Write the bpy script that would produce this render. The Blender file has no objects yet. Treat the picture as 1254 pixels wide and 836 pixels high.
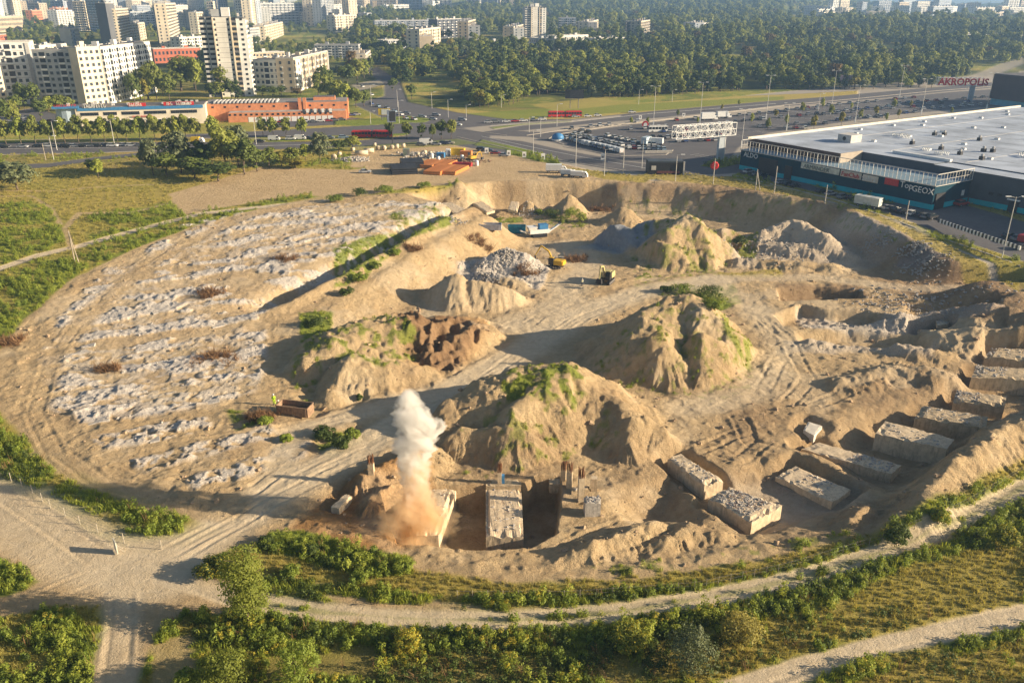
import bpy, bmesh, math, random
import numpy as np
from mathutils import Vector, Matrix
random.seed(7); RNG = np.random.RandomState(11)
S = bpy.context.scene
# ---------------- camera ----------------
CH, TH, F = 64.0, math.atan(416/1000), 1000.0
cam = bpy.data.cameras.new('camera'); camo = bpy.data.objects.new('camera', cam); S.collection.objects.link(camo)
camo.location = (0, 0, CH); camo.rotation_euler = (math.pi/2-TH, 0, 0)
cam.sensor_width = 36; cam.lens = 36*F/1254; cam.clip_start = 1; cam.clip_end = 12000
S.camera = camo; S.render.resolution_x = 1024; S.render.resolution_y = 682
# ---------------- world, sun ----------------
SUN_EL, SUN_AZ = 17.0, math.radians(-7)      # azimuth measured from +X towards +Y
sd = Vector((math.cos(SUN_AZ)*math.cos(math.radians(SUN_EL)), math.sin(SUN_AZ)*math.cos(math.radians(SUN_EL)), math.sin(math.radians(SUN_EL))))
W = bpy.data.worlds.new('World'); S.world = W; W.use_nodes = True
nt = W.node_tree; bg = nt.nodes['Background']
sky = nt.nodes.new('ShaderNodeTexSky'); sky.sky_type = 'NISHITA'; sky.sun_disc = False
sky.sun_elevation = math.radians(SUN_EL); sky.sun_rotation = math.pi/2-SUN_AZ; sky.altitude = 100; sky.dust_density = 1.5
nt.links.new(sky.outputs[0], bg.inputs[0]); bg.inputs[1].default_value = 0.055
sl = bpy.data.lights.new('sun', 'SUN'); sl.energy = 5.0; sl.angle = math.radians(0.5); sl.color = (1, .82, .58)
slo = bpy.data.objects.new('sun', sl); S.collection.objects.link(slo); slo.rotation_euler = sd.to_track_quat('Z', 'Y').to_euler(); slo.location = (300, 0, 200)
S.view_settings.view_transform = 'Standard'; S.view_settings.look = 'None'; S.view_settings.gamma = 1; S.view_settings.exposure = 1.05
S.cycles.max_bounces = 5; S.cycles.diffuse_bounces = 2; S.cycles.glossy_bounces = 2; S.cycles.transparent_max_bounces = 8
S.cycles.volume_bounces = 6; S.cycles.use_denoising = True
# ---------------- maths ----------------
sT, cT = math.sin(TH), math.cos(TH)
def ray(px, py):
    px = np.asarray(px, float); py = np.asarray(py, float)
    v = 418-py
    return px-627, v*sT+F*cT, v*cT-F*sT
def P(px, py, z=0.0):
    dx, dy, dz = ray(px, py); t = (z-CH)/dz
    return dx*t, dy*t
_T = RNG.rand(256, 256)
def vn(x, y):
    xi = np.floor(x).astype(int); yi = np.floor(y).astype(int); fx = x-xi; fy = y-yi
    fx = fx*fx*(3-2*fx); fy = fy*fy*(3-2*fy)
    a = _T[xi & 255, yi & 255]; b = _T[(xi+1) & 255, yi & 255]; c = _T[xi & 255, (yi+1) & 255]; d = _T[(xi+1) & 255, (yi+1) & 255]
    return (a+(b-a)*fx)*(1-fy)+(c+(d-c)*fx)*fy
def fbm(x, y, o=4, s=0.0):
    r = 0; a = .5; t = 0
    for i in range(o):
        r = r+a*vn(x+s+i*17.3, y-s+i*9.1); t += a; a *= .5; x = x*2.03; y = y*2.03
    return r/t-.5            # about -.5 .. .5
def ss(a, b, x):
    t = np.clip((x-a)/(b-a), 0, 1); return t*t*(3-2*t)
def polyw(pts, z=None):
    """pixels of the photograph -> world points on the level z"""
    o = []
    for p in pts:
        zz = p[2] if len(p) > 2 else (z if z is not None else 0.0)
        x, y = P(p[0], p[1], zz); o.append((float(x), float(y)))
    return o
def sdf(X, Y, poly):
    """signed distance, positive inside"""
    d = np.full(X.shape, 1e18); ins = np.zeros(X.shape, bool); n = len(poly)
    for i in range(n):
        ax, ay = poly[i]; bx, by = poly[(i+1) % n]
        ex, ey = bx-ax, by-ay; wx, wy = X-ax, Y-ay
        t = np.clip((wx*ex+wy*ey)/(ex*ex+ey*ey+1e-12), 0, 1)
        d = np.minimum(d, (wx-ex*t)**2+(wy-ey*t)**2)
        c = (ay > Y) != (by > Y)
        if ay != by: ins ^= c & (X < (bx-ax)*(Y-ay)/(by-ay)+ax)
    d = np.sqrt(d); return np.where(ins, d, -d)
def pline(X, Y, pts):
    """distance to a polyline, arc length there, signed side distance, fraction values"""
    best = np.full(X.shape, 1e18); s_ = np.zeros(X.shape); side = np.zeros(X.shape); k_ = np.zeros(X.shape); acc = 0.0
    nx = np.zeros(X.shape); ny = np.zeros(X.shape)
    for i in range(len(pts)-1):
        ax, ay = pts[i][:2]; bx, by = pts[i+1][:2]; ex, ey = bx-ax, by-ay; L = math.hypot(ex, ey)+1e-9
        wx, wy = X-ax, Y-ay; t = np.clip((wx*ex+wy*ey)/(L*L), 0, 1)
        qx, qy = wx-ex*t, wy-ey*t; d = qx*qx+qy*qy; m = d < best
        best = np.where(m, d, best); s_ = np.where(m, acc+t*L, s_); k_ = np.where(m, i+t, k_)
        side = np.where(m, np.sign(ex*wy-ey*wx), side); nx = np.where(m, qx, nx); ny = np.where(m, qy, ny); acc += L
    return np.sqrt(best), s_, side, k_, np.arctan2(ny, nx)
def boxed(X, Y, pts, pad, fn, default):
    """evaluate fn only near the points"""
    xs = [p[0] for p in pts]; ys = [p[1] for p in pts]
    m = (X > min(xs)-pad) & (X < max(xs)+pad) & (Y > min(ys)-pad) & (Y < max(ys)+pad)
    out = np.full(X.shape, float(default))
    if m.any(): out[m] = fn(X[m], Y[m])
    return out
# ---------------- the shape of the ground ----------------
def zp(X, Y):
    """the undisturbed ground: rises from the near road to the plateau of the town, then to far hills"""
    z = 1+7*ss(118, 250, Y)
    z = z+12*ss(550, 1500, Y)
    u = X/np.maximum(Y, 1)
    hill = ss(1500, 3600, Y)
    z = z+hill*(20+42*(1-ss(.30, .46, u))+14*fbm(X/500, Y/700, 3))
    z = z+ss(450, 700, Y)*(1-ss(1500, 2500, Y))*10*fbm(X/220, Y/300, 3)*ss(-.1, .1, u)
    return z
PIT = polyw([(484,238,7.5),(520,230,8),(600,222,8),(740,222,8),(830,225,8),(900,231,8),(1000,244,8),(1060,263,8),(1130,289,8),(1190,313,8),(1254,345,8),(1330,400,7),(1390,480,5),
             (1310,500,2),(1254,528,2),(1185,572,2),(1130,620,2),(1075,655,1),(950,678,1),(820,692,1),(700,700,1),(560,694,1),(470,672,1),(385,645,1),(345,600,1),(345,520,1),(352,430,1),(374,388,3),(455,340,4.5),(530,298,6),(590,266,7)])
DITCH = polyw([(150,420,1.5),(330,372,2.5),(400,340,3.5),(470,305,4.5),(520,280,5),(570,262,5)])
def ridge(X, Y, pts, slope, gul=.12, freq=.35, r=1.2, seed=0.0, pad=None):
    w = [(*[float(v) for v in P(a, b, c)], c) for a, b, c in pts]
    zs = np.array([p[2] for p in w]); pad = pad or max(zs)/slope*1.6+4
    def fn(x, y):
        wx = x+3*fbm(x/9, y/9, 2, seed); wy = y+3*fbm(x/9, y/9, 2, seed+31)
        d, s, side, k, ang = pline(wx, wy, w)
        zi = np.interp(k, np.arange(len(zs)), zs) if len(w) > 1 else zs[0]
        u = s+5*ang*side if len(w) > 1 else 5*ang
        u = s+ang*5
        u = u+1.6*fbm(x/2.5, y/2.5, 2, seed+5)
        g = 1-2*np.abs(vn(u*freq*1.3+seed, d*.07+seed)-.5)*1.6
        g2 = 1-2*np.abs(vn(u*freq*3.3+seed, d*.15)-.5)*1.6
        g3 = 1-2*np.abs(vn(u*freq*7.7+seed, d*.3)-.5)*1.6
        dd = np.sqrt(d*d+r*r)-r
        return zi-slope*dd-.78*gul*ss(.2, 2.5, dd)*(1.3*g*(.5+np.minimum(dd, 5)/7)+1.0*g2+.6*g3-1.2)
    if len(w) == 1:
        w = w+[(w[0][0]+.5, w[0][1], w[0][2])]; zs = np.array([p[2] for p in w])
    return boxed(X, Y, w, pad, fn, -99)
# (name, crest points (pixel x, pixel y, height), slope, gully depth, gully frequency, crest radius)
MOUNDS = [
 ('centre', [(562,492,5.0),(590,470,7.4),(632,452,9),(695,446,9),(728,470,6.5)], .74, .16, .42, 3.0),
 ('centre_front', [(632,500,6.2),(648,486,7.2),(672,466,8.4)], .85, .26, .8, 1.0),
 ('centre_spur', [(728,470,6.4),(768,500,5.0),(800,522,3.0)], .80, .20, .8, .8),
 ('centre_front_left', [(566,525,3.6),(600,520,4.4),(640,520,4.6)], 1.1, .26, 1.1, .7),
 ('centre_front_b', [(770,512,4.6),(768,534,2.8)], .95, .22, .9, .6),
 ('right', [(798,386,8.8),(822,366,10.4),(845,362,10.8),(862,376,9.8),(885,398,7),(910,414,4.6)], .76, .15, .45, 2.2),
 ('right_front', [(812,405,8.5),(818,425,6.0)], 1.1, .3, .9, .6),
 ('right_foot', [(862,410,7.6),(862,445,3.5)], .9, .25, .8, .8),
 ('right_west', [(780,394,7.2),(738,412,3.6)], .66, .15, .4, 1.6),
 ('left', [(408,410,5.8),(450,392,6.6),(488,386,6.4)], .64, .14, .4, 3.5),
 ('left_plateau', [(505,398,3.6),(545,392,3.6),(575,392,3.4)], .75, .12, .6, 5.5),
 ('left_rim', [(520,425,2.8),(560,412,3.4),(592,394,3.6)], .8, .2, 1.1, .8),
 ('left_west', [(405,410,6.2),(385,435,4.2)], .7, .18, .4, 1.6),
 ('left_front', [(430,436,5.4),(470,450,3.6),(505,450,3)], .68, .14, .4, 1.2),
 ('left_small', [(410,478,2.0)], .7, .1, .5, .8),
 ('left_tiny', [(452,484,1.2)], .7, .1, .5, .4),
 ('pale_heap', [(556,334,6.6)], .78, .16, .7, .5),
 ('pale_heap_b', [(580,342,5.4),(612,347,4.6),(645,360,2.2)], .74, .18, .7, .6),
 ('back_heap', [(818,280,8.6),(846,262,11.0),(860,272,9.6),(880,292,5)], .78, .14, .45, .9),
 ('back_heap_front', [(800,293,6.4),(822,300,5.6),(838,312,3.6)], .85, .18, .6, .6),
 ('back_heap_west', [(792,272,7.4),(820,268,9.0)], .7, .15, .4, 1.6),
 ('gravel_heap', [(736,286,5.6),(753,276,6.8),(768,283,6.0)], .68, .05, .5, .6),
 ('orange_heap', [(888,276,5.0),(905,284,3.4)], .75, .12, .5, .5),
 ('back_sand', [(762,254,5)], .7, .12, .5, .5),
 ('rubble_heap', [(598,318,2.6),(620,306,4.6),(640,314,3.4),(655,322,1.6)], .62, .25, .8, 1.0),
 ('rubble_heap_front', [(585,334,1.8),(610,336,2.0),(640,346,1.4)], .6, .25, .8, .8),
 ('cliff_cone', [(557,220,9.4)], .78, .12, .5, .4),
 ('cliff_cone_b', [(695,240,5.8)], .85, .12, .5, .4),
 ('cliff_cone_c', [(645,246,3.6)], .85, .12, .5, .4),
 ('cliff_cone_d', [(672,252,1.8)], .85, .12, .5, .4),
 ('brown_bank', [(935,283,4.4),(975,270,6.4),(1010,288,5),(1030,306,2.4)], .6, .25, .6, 1),
 ('rubble_bank_a', [(1045,284,3.4),(1080,284,3.8),(1095,296,3)], .6, .25, .7, 1.2),
 ('rubble_bank_b', [(1110,302,3.2),(1122,298,3.6),(1135,312,2.4)], .6, .25, .7, 1),
 ('rubble_bank_c', [(1110,328,2.2),(1140,322,2.8),(1165,333,1.8)], .5, .25, .7, 1),
 ('rubble_bank_d', [(890,288,2.2),(920,294,2.6),(960,297,2.6),(1000,303,2.2)], .5, .25, .7, 1.2),
 ('rubble_bank_e', [(900,318,1.4),(960,321,1.7),(1020,324,1.6)], .5, .25, .7, 1),
 ('right_end_bank', [(1190,382,4.4),(1225,374,5.6),(1260,380,6)], .5, .2, .5, 2),
 ('right_end_fill', [(1160,408,2.4),(1200,402,3.6),(1254,406,4.4)], .45, .2, .5, 2),
 ('rubble_row_a', [(985,374,1.3),(1050,383,1.7),(1130,390,2.0),(1185,378,2.8)], .5, .25, .8, .8),
 ('rubble_row_b', [(960,419,.9),(1020,414,1.2),(1080,417,1.5),(1150,427,1.8)], .45, .22, .8, .8),
 ('sand_tongue', [(1040,465,1.2),(1110,452,1.8),(1150,458,1.8)], .35, .18, .5, 1),
 ('berm', [(1310,495,5.0),(1254,514,4.6),(1205,540,4.4),(1160,580,4.0),(1115,625,3.0),(1085,650,1.6)], .68, .26, .9, .5),
 ('foreground_spoil', [(690,690,1.4),(730,668,1.9),(770,650,2.0),(800,640,1.7)], .6, .3, .9, .4),
 ('foreground_spoil_b', [(800,668,1.4),(845,648,1.5),(880,655,1.3)], .6, .3, .9, .4),
 ('foreground_spoil_c', [(1040,640,1.6),(1068,622,1.8)], .7, .3, .9, .3),
 ('blast_spoil', [(455,580,2.3),(475,568,3.0),(500,560,3.2),(520,548,2.6)], .75, .35, .8, .6),
 ('blast_spoil_b', [(455,610,1.6),(490,590,2.4)], .65, .35, .8, .6),
 ('west_knoll', [(300,520,1.4),(325,515,1.8)], .55, .25, .8, .4),
]
HAUL = [([(230,680,1),(330,612,1),(420,562,1),(500,515,1),(570,470,.4),(640,430,.2),(710,385,.2),(790,355,.2),(880,342,.2),(1000,338,.2),(1120,352,.2),(1254,356,.3)], 3.4),
        ([(640,400,.2),(690,370,.2),(700,340,.2),(680,345,.2)], 6), ([(720,345,.2),(780,330,.2),(740,315,.2),(700,300,.2)], 5), ([(330,600,1),(360,530,.8),(440,505,.7),(520,480,.5)], 2.6),
        ([(840,500,.1),(930,480,.1),(960,430,.1),(935,380,.1)], 4)]
# holes: polygon (pixels on the level given), depth level, wall width
HOLES = [
 ([(466,612),(500,596),(530,590),(640,588),(655,580),(684,580),(690,600),(684,650),(650,668),(600,674),(540,670),(484,668)], .5, -4.6, .8),
 ([(742,598),(765,584),(800,568),(830,564),(860,590),(880,625),(862,640),(810,645),(770,642),(742,622)], .5, -3.2, 7),
 ([(870,575),(930,548),(960,560),(1010,575),(1060,600),(1040,625),(960,655),(900,655),(860,620)], .5, -2.6, 6),
 ([(1000,520),(1060,490),(1120,480),(1190,455),(1254,430),(1320,430),(1320,500),(1230,520),(1160,590),(1100,610),(1030,580),(985,545)], .5, -2.8, 7),
 ([(945,385),(980,372),(1010,378),(1060,380),(1100,390),(1095,400),(960,400)], 0, -2.4, 2),
 ([(970,405),(1040,402),(1130,412),(1150,430),(1080,432),(975,420)], 0, -1.8, 3),
 ([(950,352),(1000,350),(1055,354),(1060,366),(955,368)], 0, -2.8, 1.5),
 ([(1100,365),(1180,372),(1240,378),(1200,392),(1110,390)], 0, -2.0, 3),
]
TRACKS_PIX = [  # (points, level, half gauge, rut depth)
 ([(70,560),(40,500),(60,440),(120,370),(200,325),(300,285),(420,258)], 2, 1.1, .12),
 ([(60,545),(120,590),(200,615),(300,620),(420,560)], .8, 1.1, .12),
 ([(120,520),(200,505),(300,480),(380,470)], 1, 1.1, .12),
 ([(150,555),(250,540),(330,530),(420,505),(520,480)], 1, 1.1, .12),
 ([(190,690),(300,630),(400,580),(480,540),(560,485),(640,430),(700,392),(790,362)], .5, 1.2, .14),
 ([(210,690),(320,625),(420,575),(500,535),(580,478),(660,422),(720,385),(800,350)], .5, 1.2, .12),
 ([(640,400),(720,350),(800,335),(900,335),(1000,340),(1120,355),(1254,358)], .5, 1.2, .14),
 ([(700,480),(780,500),(860,510),(930,480),(960,430),(930,385),(860,350)], .3, 1.2, .14),
 ([(890,520),(960,500),(990,460),(960,410),(925,380)], .3, 1.1, .16),
 ([(830,560),(900,530),(960,510),(1030,480),(1100,470)], .3, 1.1, .2),
 ([(850,540),(905,560),(950,530)], .3, 1.1, .25),
 ([(900,500),(920,540),(990,560)], .3, 1.1, .25),
 ([(700,690),(740,670),(800,655),(870,660)], .8, 1.1, .25),
 ([(650,690),(720,655),(790,625),(830,610)], .8, 1.1, .25),
 ([(760,690),(800,665),(790,640)], .8, 1.0, .25),
 ([(110,520),(100,500),(150,485),(230,470)], 1, 1.0, .2),
 ([(145,560),(200,585),(260,575)], 1, 1.0, .2),
 ([(190,600),(250,610),(310,600),(350,570)], 1, 1.0, .2),
 ([(205,705),(300,735),(400,750),(500,757),(620,760),(750,750),(880,730),(1000,702),(1120,662),(1200,626),(1270,588)], 1, 1.0, .12),
 ([(150,700),(148,760),(140,850)], 1, 1.0, .12),
 ([(870,850),(1000,805),(1100,782),(1200,762),(1290,745)], 1, 1.1, .12),
 ([(0,600),(60,640),(140,695)], 1, 1.3, .1), ([(0,770),(70,745),(140,712)], 1, 1.2, .15), ([(0,755),(60,728),(130,700)], 1, 1.2, .15),
]
TRACKS = [(polyw(a, b), c, d) for a, b, c, d in TRACKS_PIX]
BLOCK_ROWS = []
def base_h(X, Y):
    z = zp(X, Y)
    pad = 3
    m = (Y > 60) & (Y < 330)
    if m.any():
        x, y = X[m], Y[m]; zz = z[m].copy()
        d = sdf(x, y, PIT)+2.0*fbm(x/8, y/8, 3)
        w = 13-9.5*ss(.05, .0, np.abs(x/y-.0)-.09)*ss(235, 255, y)
        w = np.where(y < 130, 6, w)
        t = ss(0, 1, d/w)
        zz = zz*(1-t)+0*t
        # ditch, its right bank raised to throw shade across the bottom
        dd, s, side, k, ang = boxed2(x, y, DITCH)
        dep = (4.6*np.exp(-(dd/3.3)**2)-1.6*np.exp(-((dd-6.5)/2.2)**2)*(side < 0))*ss(.6, 1.4, k)
        zz = zz-dep
        z[m] = zz
    # embankment under the avenue, upper left
    return z
def boxed2(x, y, pts):
    return pline(x, y, pts)
def full_h(X, Y):
    """everything: ground, bank, heaps, pits, ruts, roughness. Returns z and helper fields"""
    X = np.asarray(X, float); Y = np.asarray(Y, float)
    z = base_h(X, Y)
    heap = np.full(X.shape, -99.0)
    for i, (n, pts, sl, gu, fr, r) in enumerate(MOUNDS):
        heap = np.maximum(heap, ridge(X, Y, pts, sl, gu, fr, r, seed=i*7.7))
    k = .5
    hsm = np.maximum(k-np.abs(z-heap), 0)/k
    zz = np.maximum(z, heap)+hsm*hsm*k*.25
    onheap = ss(-.2, .8, heap-z)
    z = zz+onheap*1.1*fbm(X/5.5, Y/5.5, 3, 62)
    for pts, hw in HAUL:
        pw = polyw(pts); zs = np.array([p[2] for p in pts], float)
        def fl(x, y, pw=pw, zs=zs, hw=hw):
            d, s_, sd_, k_, a_ = pline(x, y, pw); return np.stack([1-ss(hw, hw+2.5, d), np.interp(k_, np.arange(len(zs)), zs)])
        xs = [p[0] for p in pw]; ys = [p[1] for p in pw]; m = (X > min(xs)-hw-4) & (X < max(xs)+hw+4) & (Y > min(ys)-hw-4) & (Y < max(ys)+hw+4)
        if m.any(): r_ = fl(X[m], Y[m]); z[m] = z[m]*(1-r_[0]*.9)+r_[1]*r_[0]*.9
    for poly, lev, dep, w in HOLES:
        pw = polyw(poly, lev)
        def fn(x, y, pw=pw, w=w):
            return ss(0, 1, (sdf(x, y, pw)+.8*fbm(x/3, y/3, 3))/w)
        t = boxed(X, Y, pw, 5, fn, 0)
        z = z*(1-t)+np.minimum(z, dep)*t
    for pts, lev, ex in BLK:
        pw = polyw(pts, lev)
        t = boxed(X, Y, pw, 5, lambda x, y: ss(-2.6, -.9, sdf(x, y, pw)+.5*fbm(x/2, y/2, 3)), 0)
        z = z*(1-t)+np.minimum(z, lev-ex+.5*fbm(X/3, Y/3, 2, 4))*t
    return z, onheap
BLK = [([(1003,541),(1104,568),(1092,579),(981,549)],-1.0,1.2), ([(974,570),(1042,599),(1019,614),(950,582)],-.9,1.1), ([(1084,515),(1169,536),(1160,549),(1072,530)],.4,3.1), ([(1130,495),(1210,509),(1208,522),(1121,509)],.5,2.6),
       ([(1171,477),(1233,484),(1231,495),(1168,489)],.5,2.4), ([(1197,446),(1290,453),(1290,464),(1190,460)],.8,2.8), ([(1216,424),(1290,430),(1290,441),(1206,436)],1.0,2.2), ([(1124,403),(1156,403),(1155,407),(1123,408)],-.2,2.2),
       ([(990,516),(1007,521),(997,533),(984,526)],-.2,.8), ([(834,555),(886,587),(863,593),(818,560)],.4,2.6), ([(893,595),(958,618),(921,638),(868,608)],.3,2.4)]
def pix_dist(X, Y, Z):
    """approximate pixel column/row of world points, used to rough out the working area"""
    x = X; y = Y*cT-(Z-CH)*sT; v = Y*sT+(Z-CH)*cT
    return 627+F*x/y, 418-F*v/y
def detail_h(X, Y, z, onheap, disturbed):
    far = ss(420, 250, Y)
    r = fbm(X/5, Y/5, 4, 3)*.6+fbm(X/1.6, Y/1.6, 3, 9)*.34+(.5-np.abs(fbm(X/4+Y/9, Y/3-X/8, 3, 51))*3)*.22
    lump = np.maximum(0, fbm(X/1.1, Y/1.1, 2, 21)-.12)*1.6
    z = z+far*disturbed*(r+lump*.35)+far*(1-disturbed)*fbm(X/6, Y/6, 3, 5)*.25
    z = z+onheap*far*(fbm(X/2.5, Y/2.5, 3, 15)*.75+fbm(X/.8, Y/.8, 2, 16)*.28+np.maximum(0, fbm(X/1.4, Y/1.4, 2, 17)-.1)*1.1)
    for pts, g, dpt in TRACKS:
        def fn(x, y, pts=pts, g=g, dpt=dpt):
            wob = .5*fbm(x/7, y/7, 2, 40); LT = sum(math.hypot(pts[i+1][0]-pts[i][0], pts[i+1][1]-pts[i][1]) for i in range(len(pts)-1))
            d, s, sd_, k, a = pline(x+wob, y-wob, pts)
            v = -dpt*np.exp(-((d-g)/.28)**2)+dpt*.8*np.exp(-((d-g-.65)/.25)**2)
            return .6*v*ss(.3, .8, vn(s/9+g*9, s*0+dpt*50)+.1)*ss(0, 5, s)*ss(0, 5, LT-s)
        z = z+boxed(X, Y, pts, 3, fn, 0)
    return z
# ---------------- node material helpers ----------------
class NT:
    def __init__(s, name):
        s.m = bpy.data.materials.new(name); s.m.use_nodes = True; s.t = s.m.node_tree; s.b = s.t.nodes['Principled BSDF']; s.out = s.t.nodes['Material Output']
    def n(s, typ, **kw):
        nd = s.t.nodes.new(typ)
        for k, v in kw.items(): setattr(nd, k, v)
        return nd
    def l(s, a, b): s.t.links.new(a, b)
    def val(s, x, sock):
        if isinstance(x, (int, float)): sock.default_value = x
        elif isinstance(x, tuple): sock.default_value = (*x, 1)[:4]
        else: s.l(x, sock)
    def math(s, op, a, b=0.0, clamp=False):
        nd = s.n('ShaderNodeMath', operation=op, use_clamp=clamp); s.val(a, nd.inputs[0]); s.val(b, nd.inputs[1]); return nd.outputs[0]
    def mix(s, f, a, b, mode='MIX'):
        nd = s.n('ShaderNodeMix', data_type='RGBA', blend_type=mode); s.val(f, nd.inputs[0]); s.val(a, nd.inputs[6]); s.val(b, nd.inputs[7]); return nd.outputs[2]
    def noise(s, scale, detail=4, rough=.55, vec=None, dist=0.0):
        nd = s.n('ShaderNodeTexNoise'); nd.inputs['Scale'].default_value = scale; nd.inputs['Detail'].default_value = detail; nd.inputs['Roughness'].default_value = rough; nd.inputs['Distortion'].default_value = dist
        s.l(vec if vec is not None else s.pos(), nd.inputs['Vector']); return nd.outputs[0]
    def pos(s):
        if not hasattr(s, '_p'): s._p = s.n('ShaderNodeNewGeometry').outputs['Position'] if getattr(s, 'world', False) else s.n('ShaderNodeTexCoord').outputs['Object']
        return s._p
    def ramp(s, f, lo, hi):
        nd = s.n('ShaderNodeMapRange', clamp=True); s.val(f, nd.inputs[0]); s.val(lo, nd.inputs[1]); s.val(hi, nd.inputs[2]); return nd.outputs[0]
    def bump(s, h, strength, dist):
        nd = s.n('ShaderNodeBump'); nd.inputs['Strength'].default_value = strength; nd.inputs['Distance'].default_value = dist; s.l(h, nd.inputs['Height']); s.l(nd.outputs[0], s.b.inputs['Normal']); return nd
_MC = {}
def mat(name, col, rough=.8, var=.25, scale=2.0, bump=0.0, col2=None, metal=0.0, spec=.3, emit=0.0):
    if name in _MC: return _MC[name]
    q = NT(name); nz = q.noise(scale, 5, .6)
    c2 = col2 or tuple(c*(1-var) for c in col)
    f = q.ramp(nz, .35, .65)
    q.l(q.mix(f, tuple(c2), tuple(min(1, c*(1+var*.4)) for c in col)), q.b.inputs['Base Color'])
    q.b.inputs['Roughness'].default_value = rough; q.b.inputs['Metallic'].default_value = metal; q.b.inputs['Specular IOR Level'].default_value = spec
    if bump: q.bump(q.noise(scale*6, 3), .6, bump)
    if emit:
        q.b.inputs['Emission Color'].default_value = (*col, 1); q.b.inputs['Emission Strength'].default_value = emit
    _MC[name] = q.m; return q.m
def link(name, me, mtl=None, parent=None, **tags):
    o = bpy.data.objects.new(name, me); S.collection.objects.link(o)
    if mtl is not None and me is not None and not len(me.materials): me.materials.append(mtl)
    if parent is not None: o.parent = parent
    for k, v in tags.items(): o[k] = v
    return o
def grid_mesh(name, V, nr, nc):
    i = np.arange(nr-1)[:, None]*nc+np.arange(nc-1)[None, :]
    q = np.stack([i, i+1, i+nc+1, i+nc], -1).reshape(-1, 4)
    me = bpy.data.meshes.new(name); me.vertices.add(len(V)); me.vertices.foreach_set('co', V.astype(np.float32).ravel())
    me.loops.add(q.size); me.loops.foreach_set('vertex_index', q.astype(np.int32).ravel())
    me.polygons.add(len(q)); me.polygons.foreach_set('loop_start', np.arange(0, q.size, 4, dtype=np.int32)); me.update(); me.validate()
    me.polygons.foreach_set('use_smooth', np.ones(len(q), bool)); return me
# ---------------- the ground sheet ----------------
py_rows = np.concatenate([np.arange(850, 236, -.86), np.arange(236, 96, -.62), np.arange(96, 40, -1.5), np.arange(40, 8, -1.5)])
Ys = [float(P(627, r, 0 if r > 236 else 8)[1]) for r in py_rows]
Yr = np.array([-80, -40, 0, 25, 40, 50]+[y for y in Ys if y > 55]); Yr = np.maximum.accumulate(Yr); Yr = Yr[np.concatenate([[True], np.diff(Yr) > .05])]
Yr = np.concatenate([Yr[Yr < 2200], np.arange(2230, 5000, 90), [5600, 6500]])
pc = np.concatenate([[-2600, -1700, -1100, -700, -450, -300, -200, -140], np.arange(-100, 1356, 1.55), np.arange(1360, 1560, 5), [1600, 1680, 1850, 2200, 2800, 3800]])
YY = np.repeat(Yr[:, None], len(pc), 1); depth = np.maximum(YY*cT+CH*sT, 60); XX = (pc[None, :]-627)/F*depth
X, Y = XX.ravel(), YY.ravel()
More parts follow.
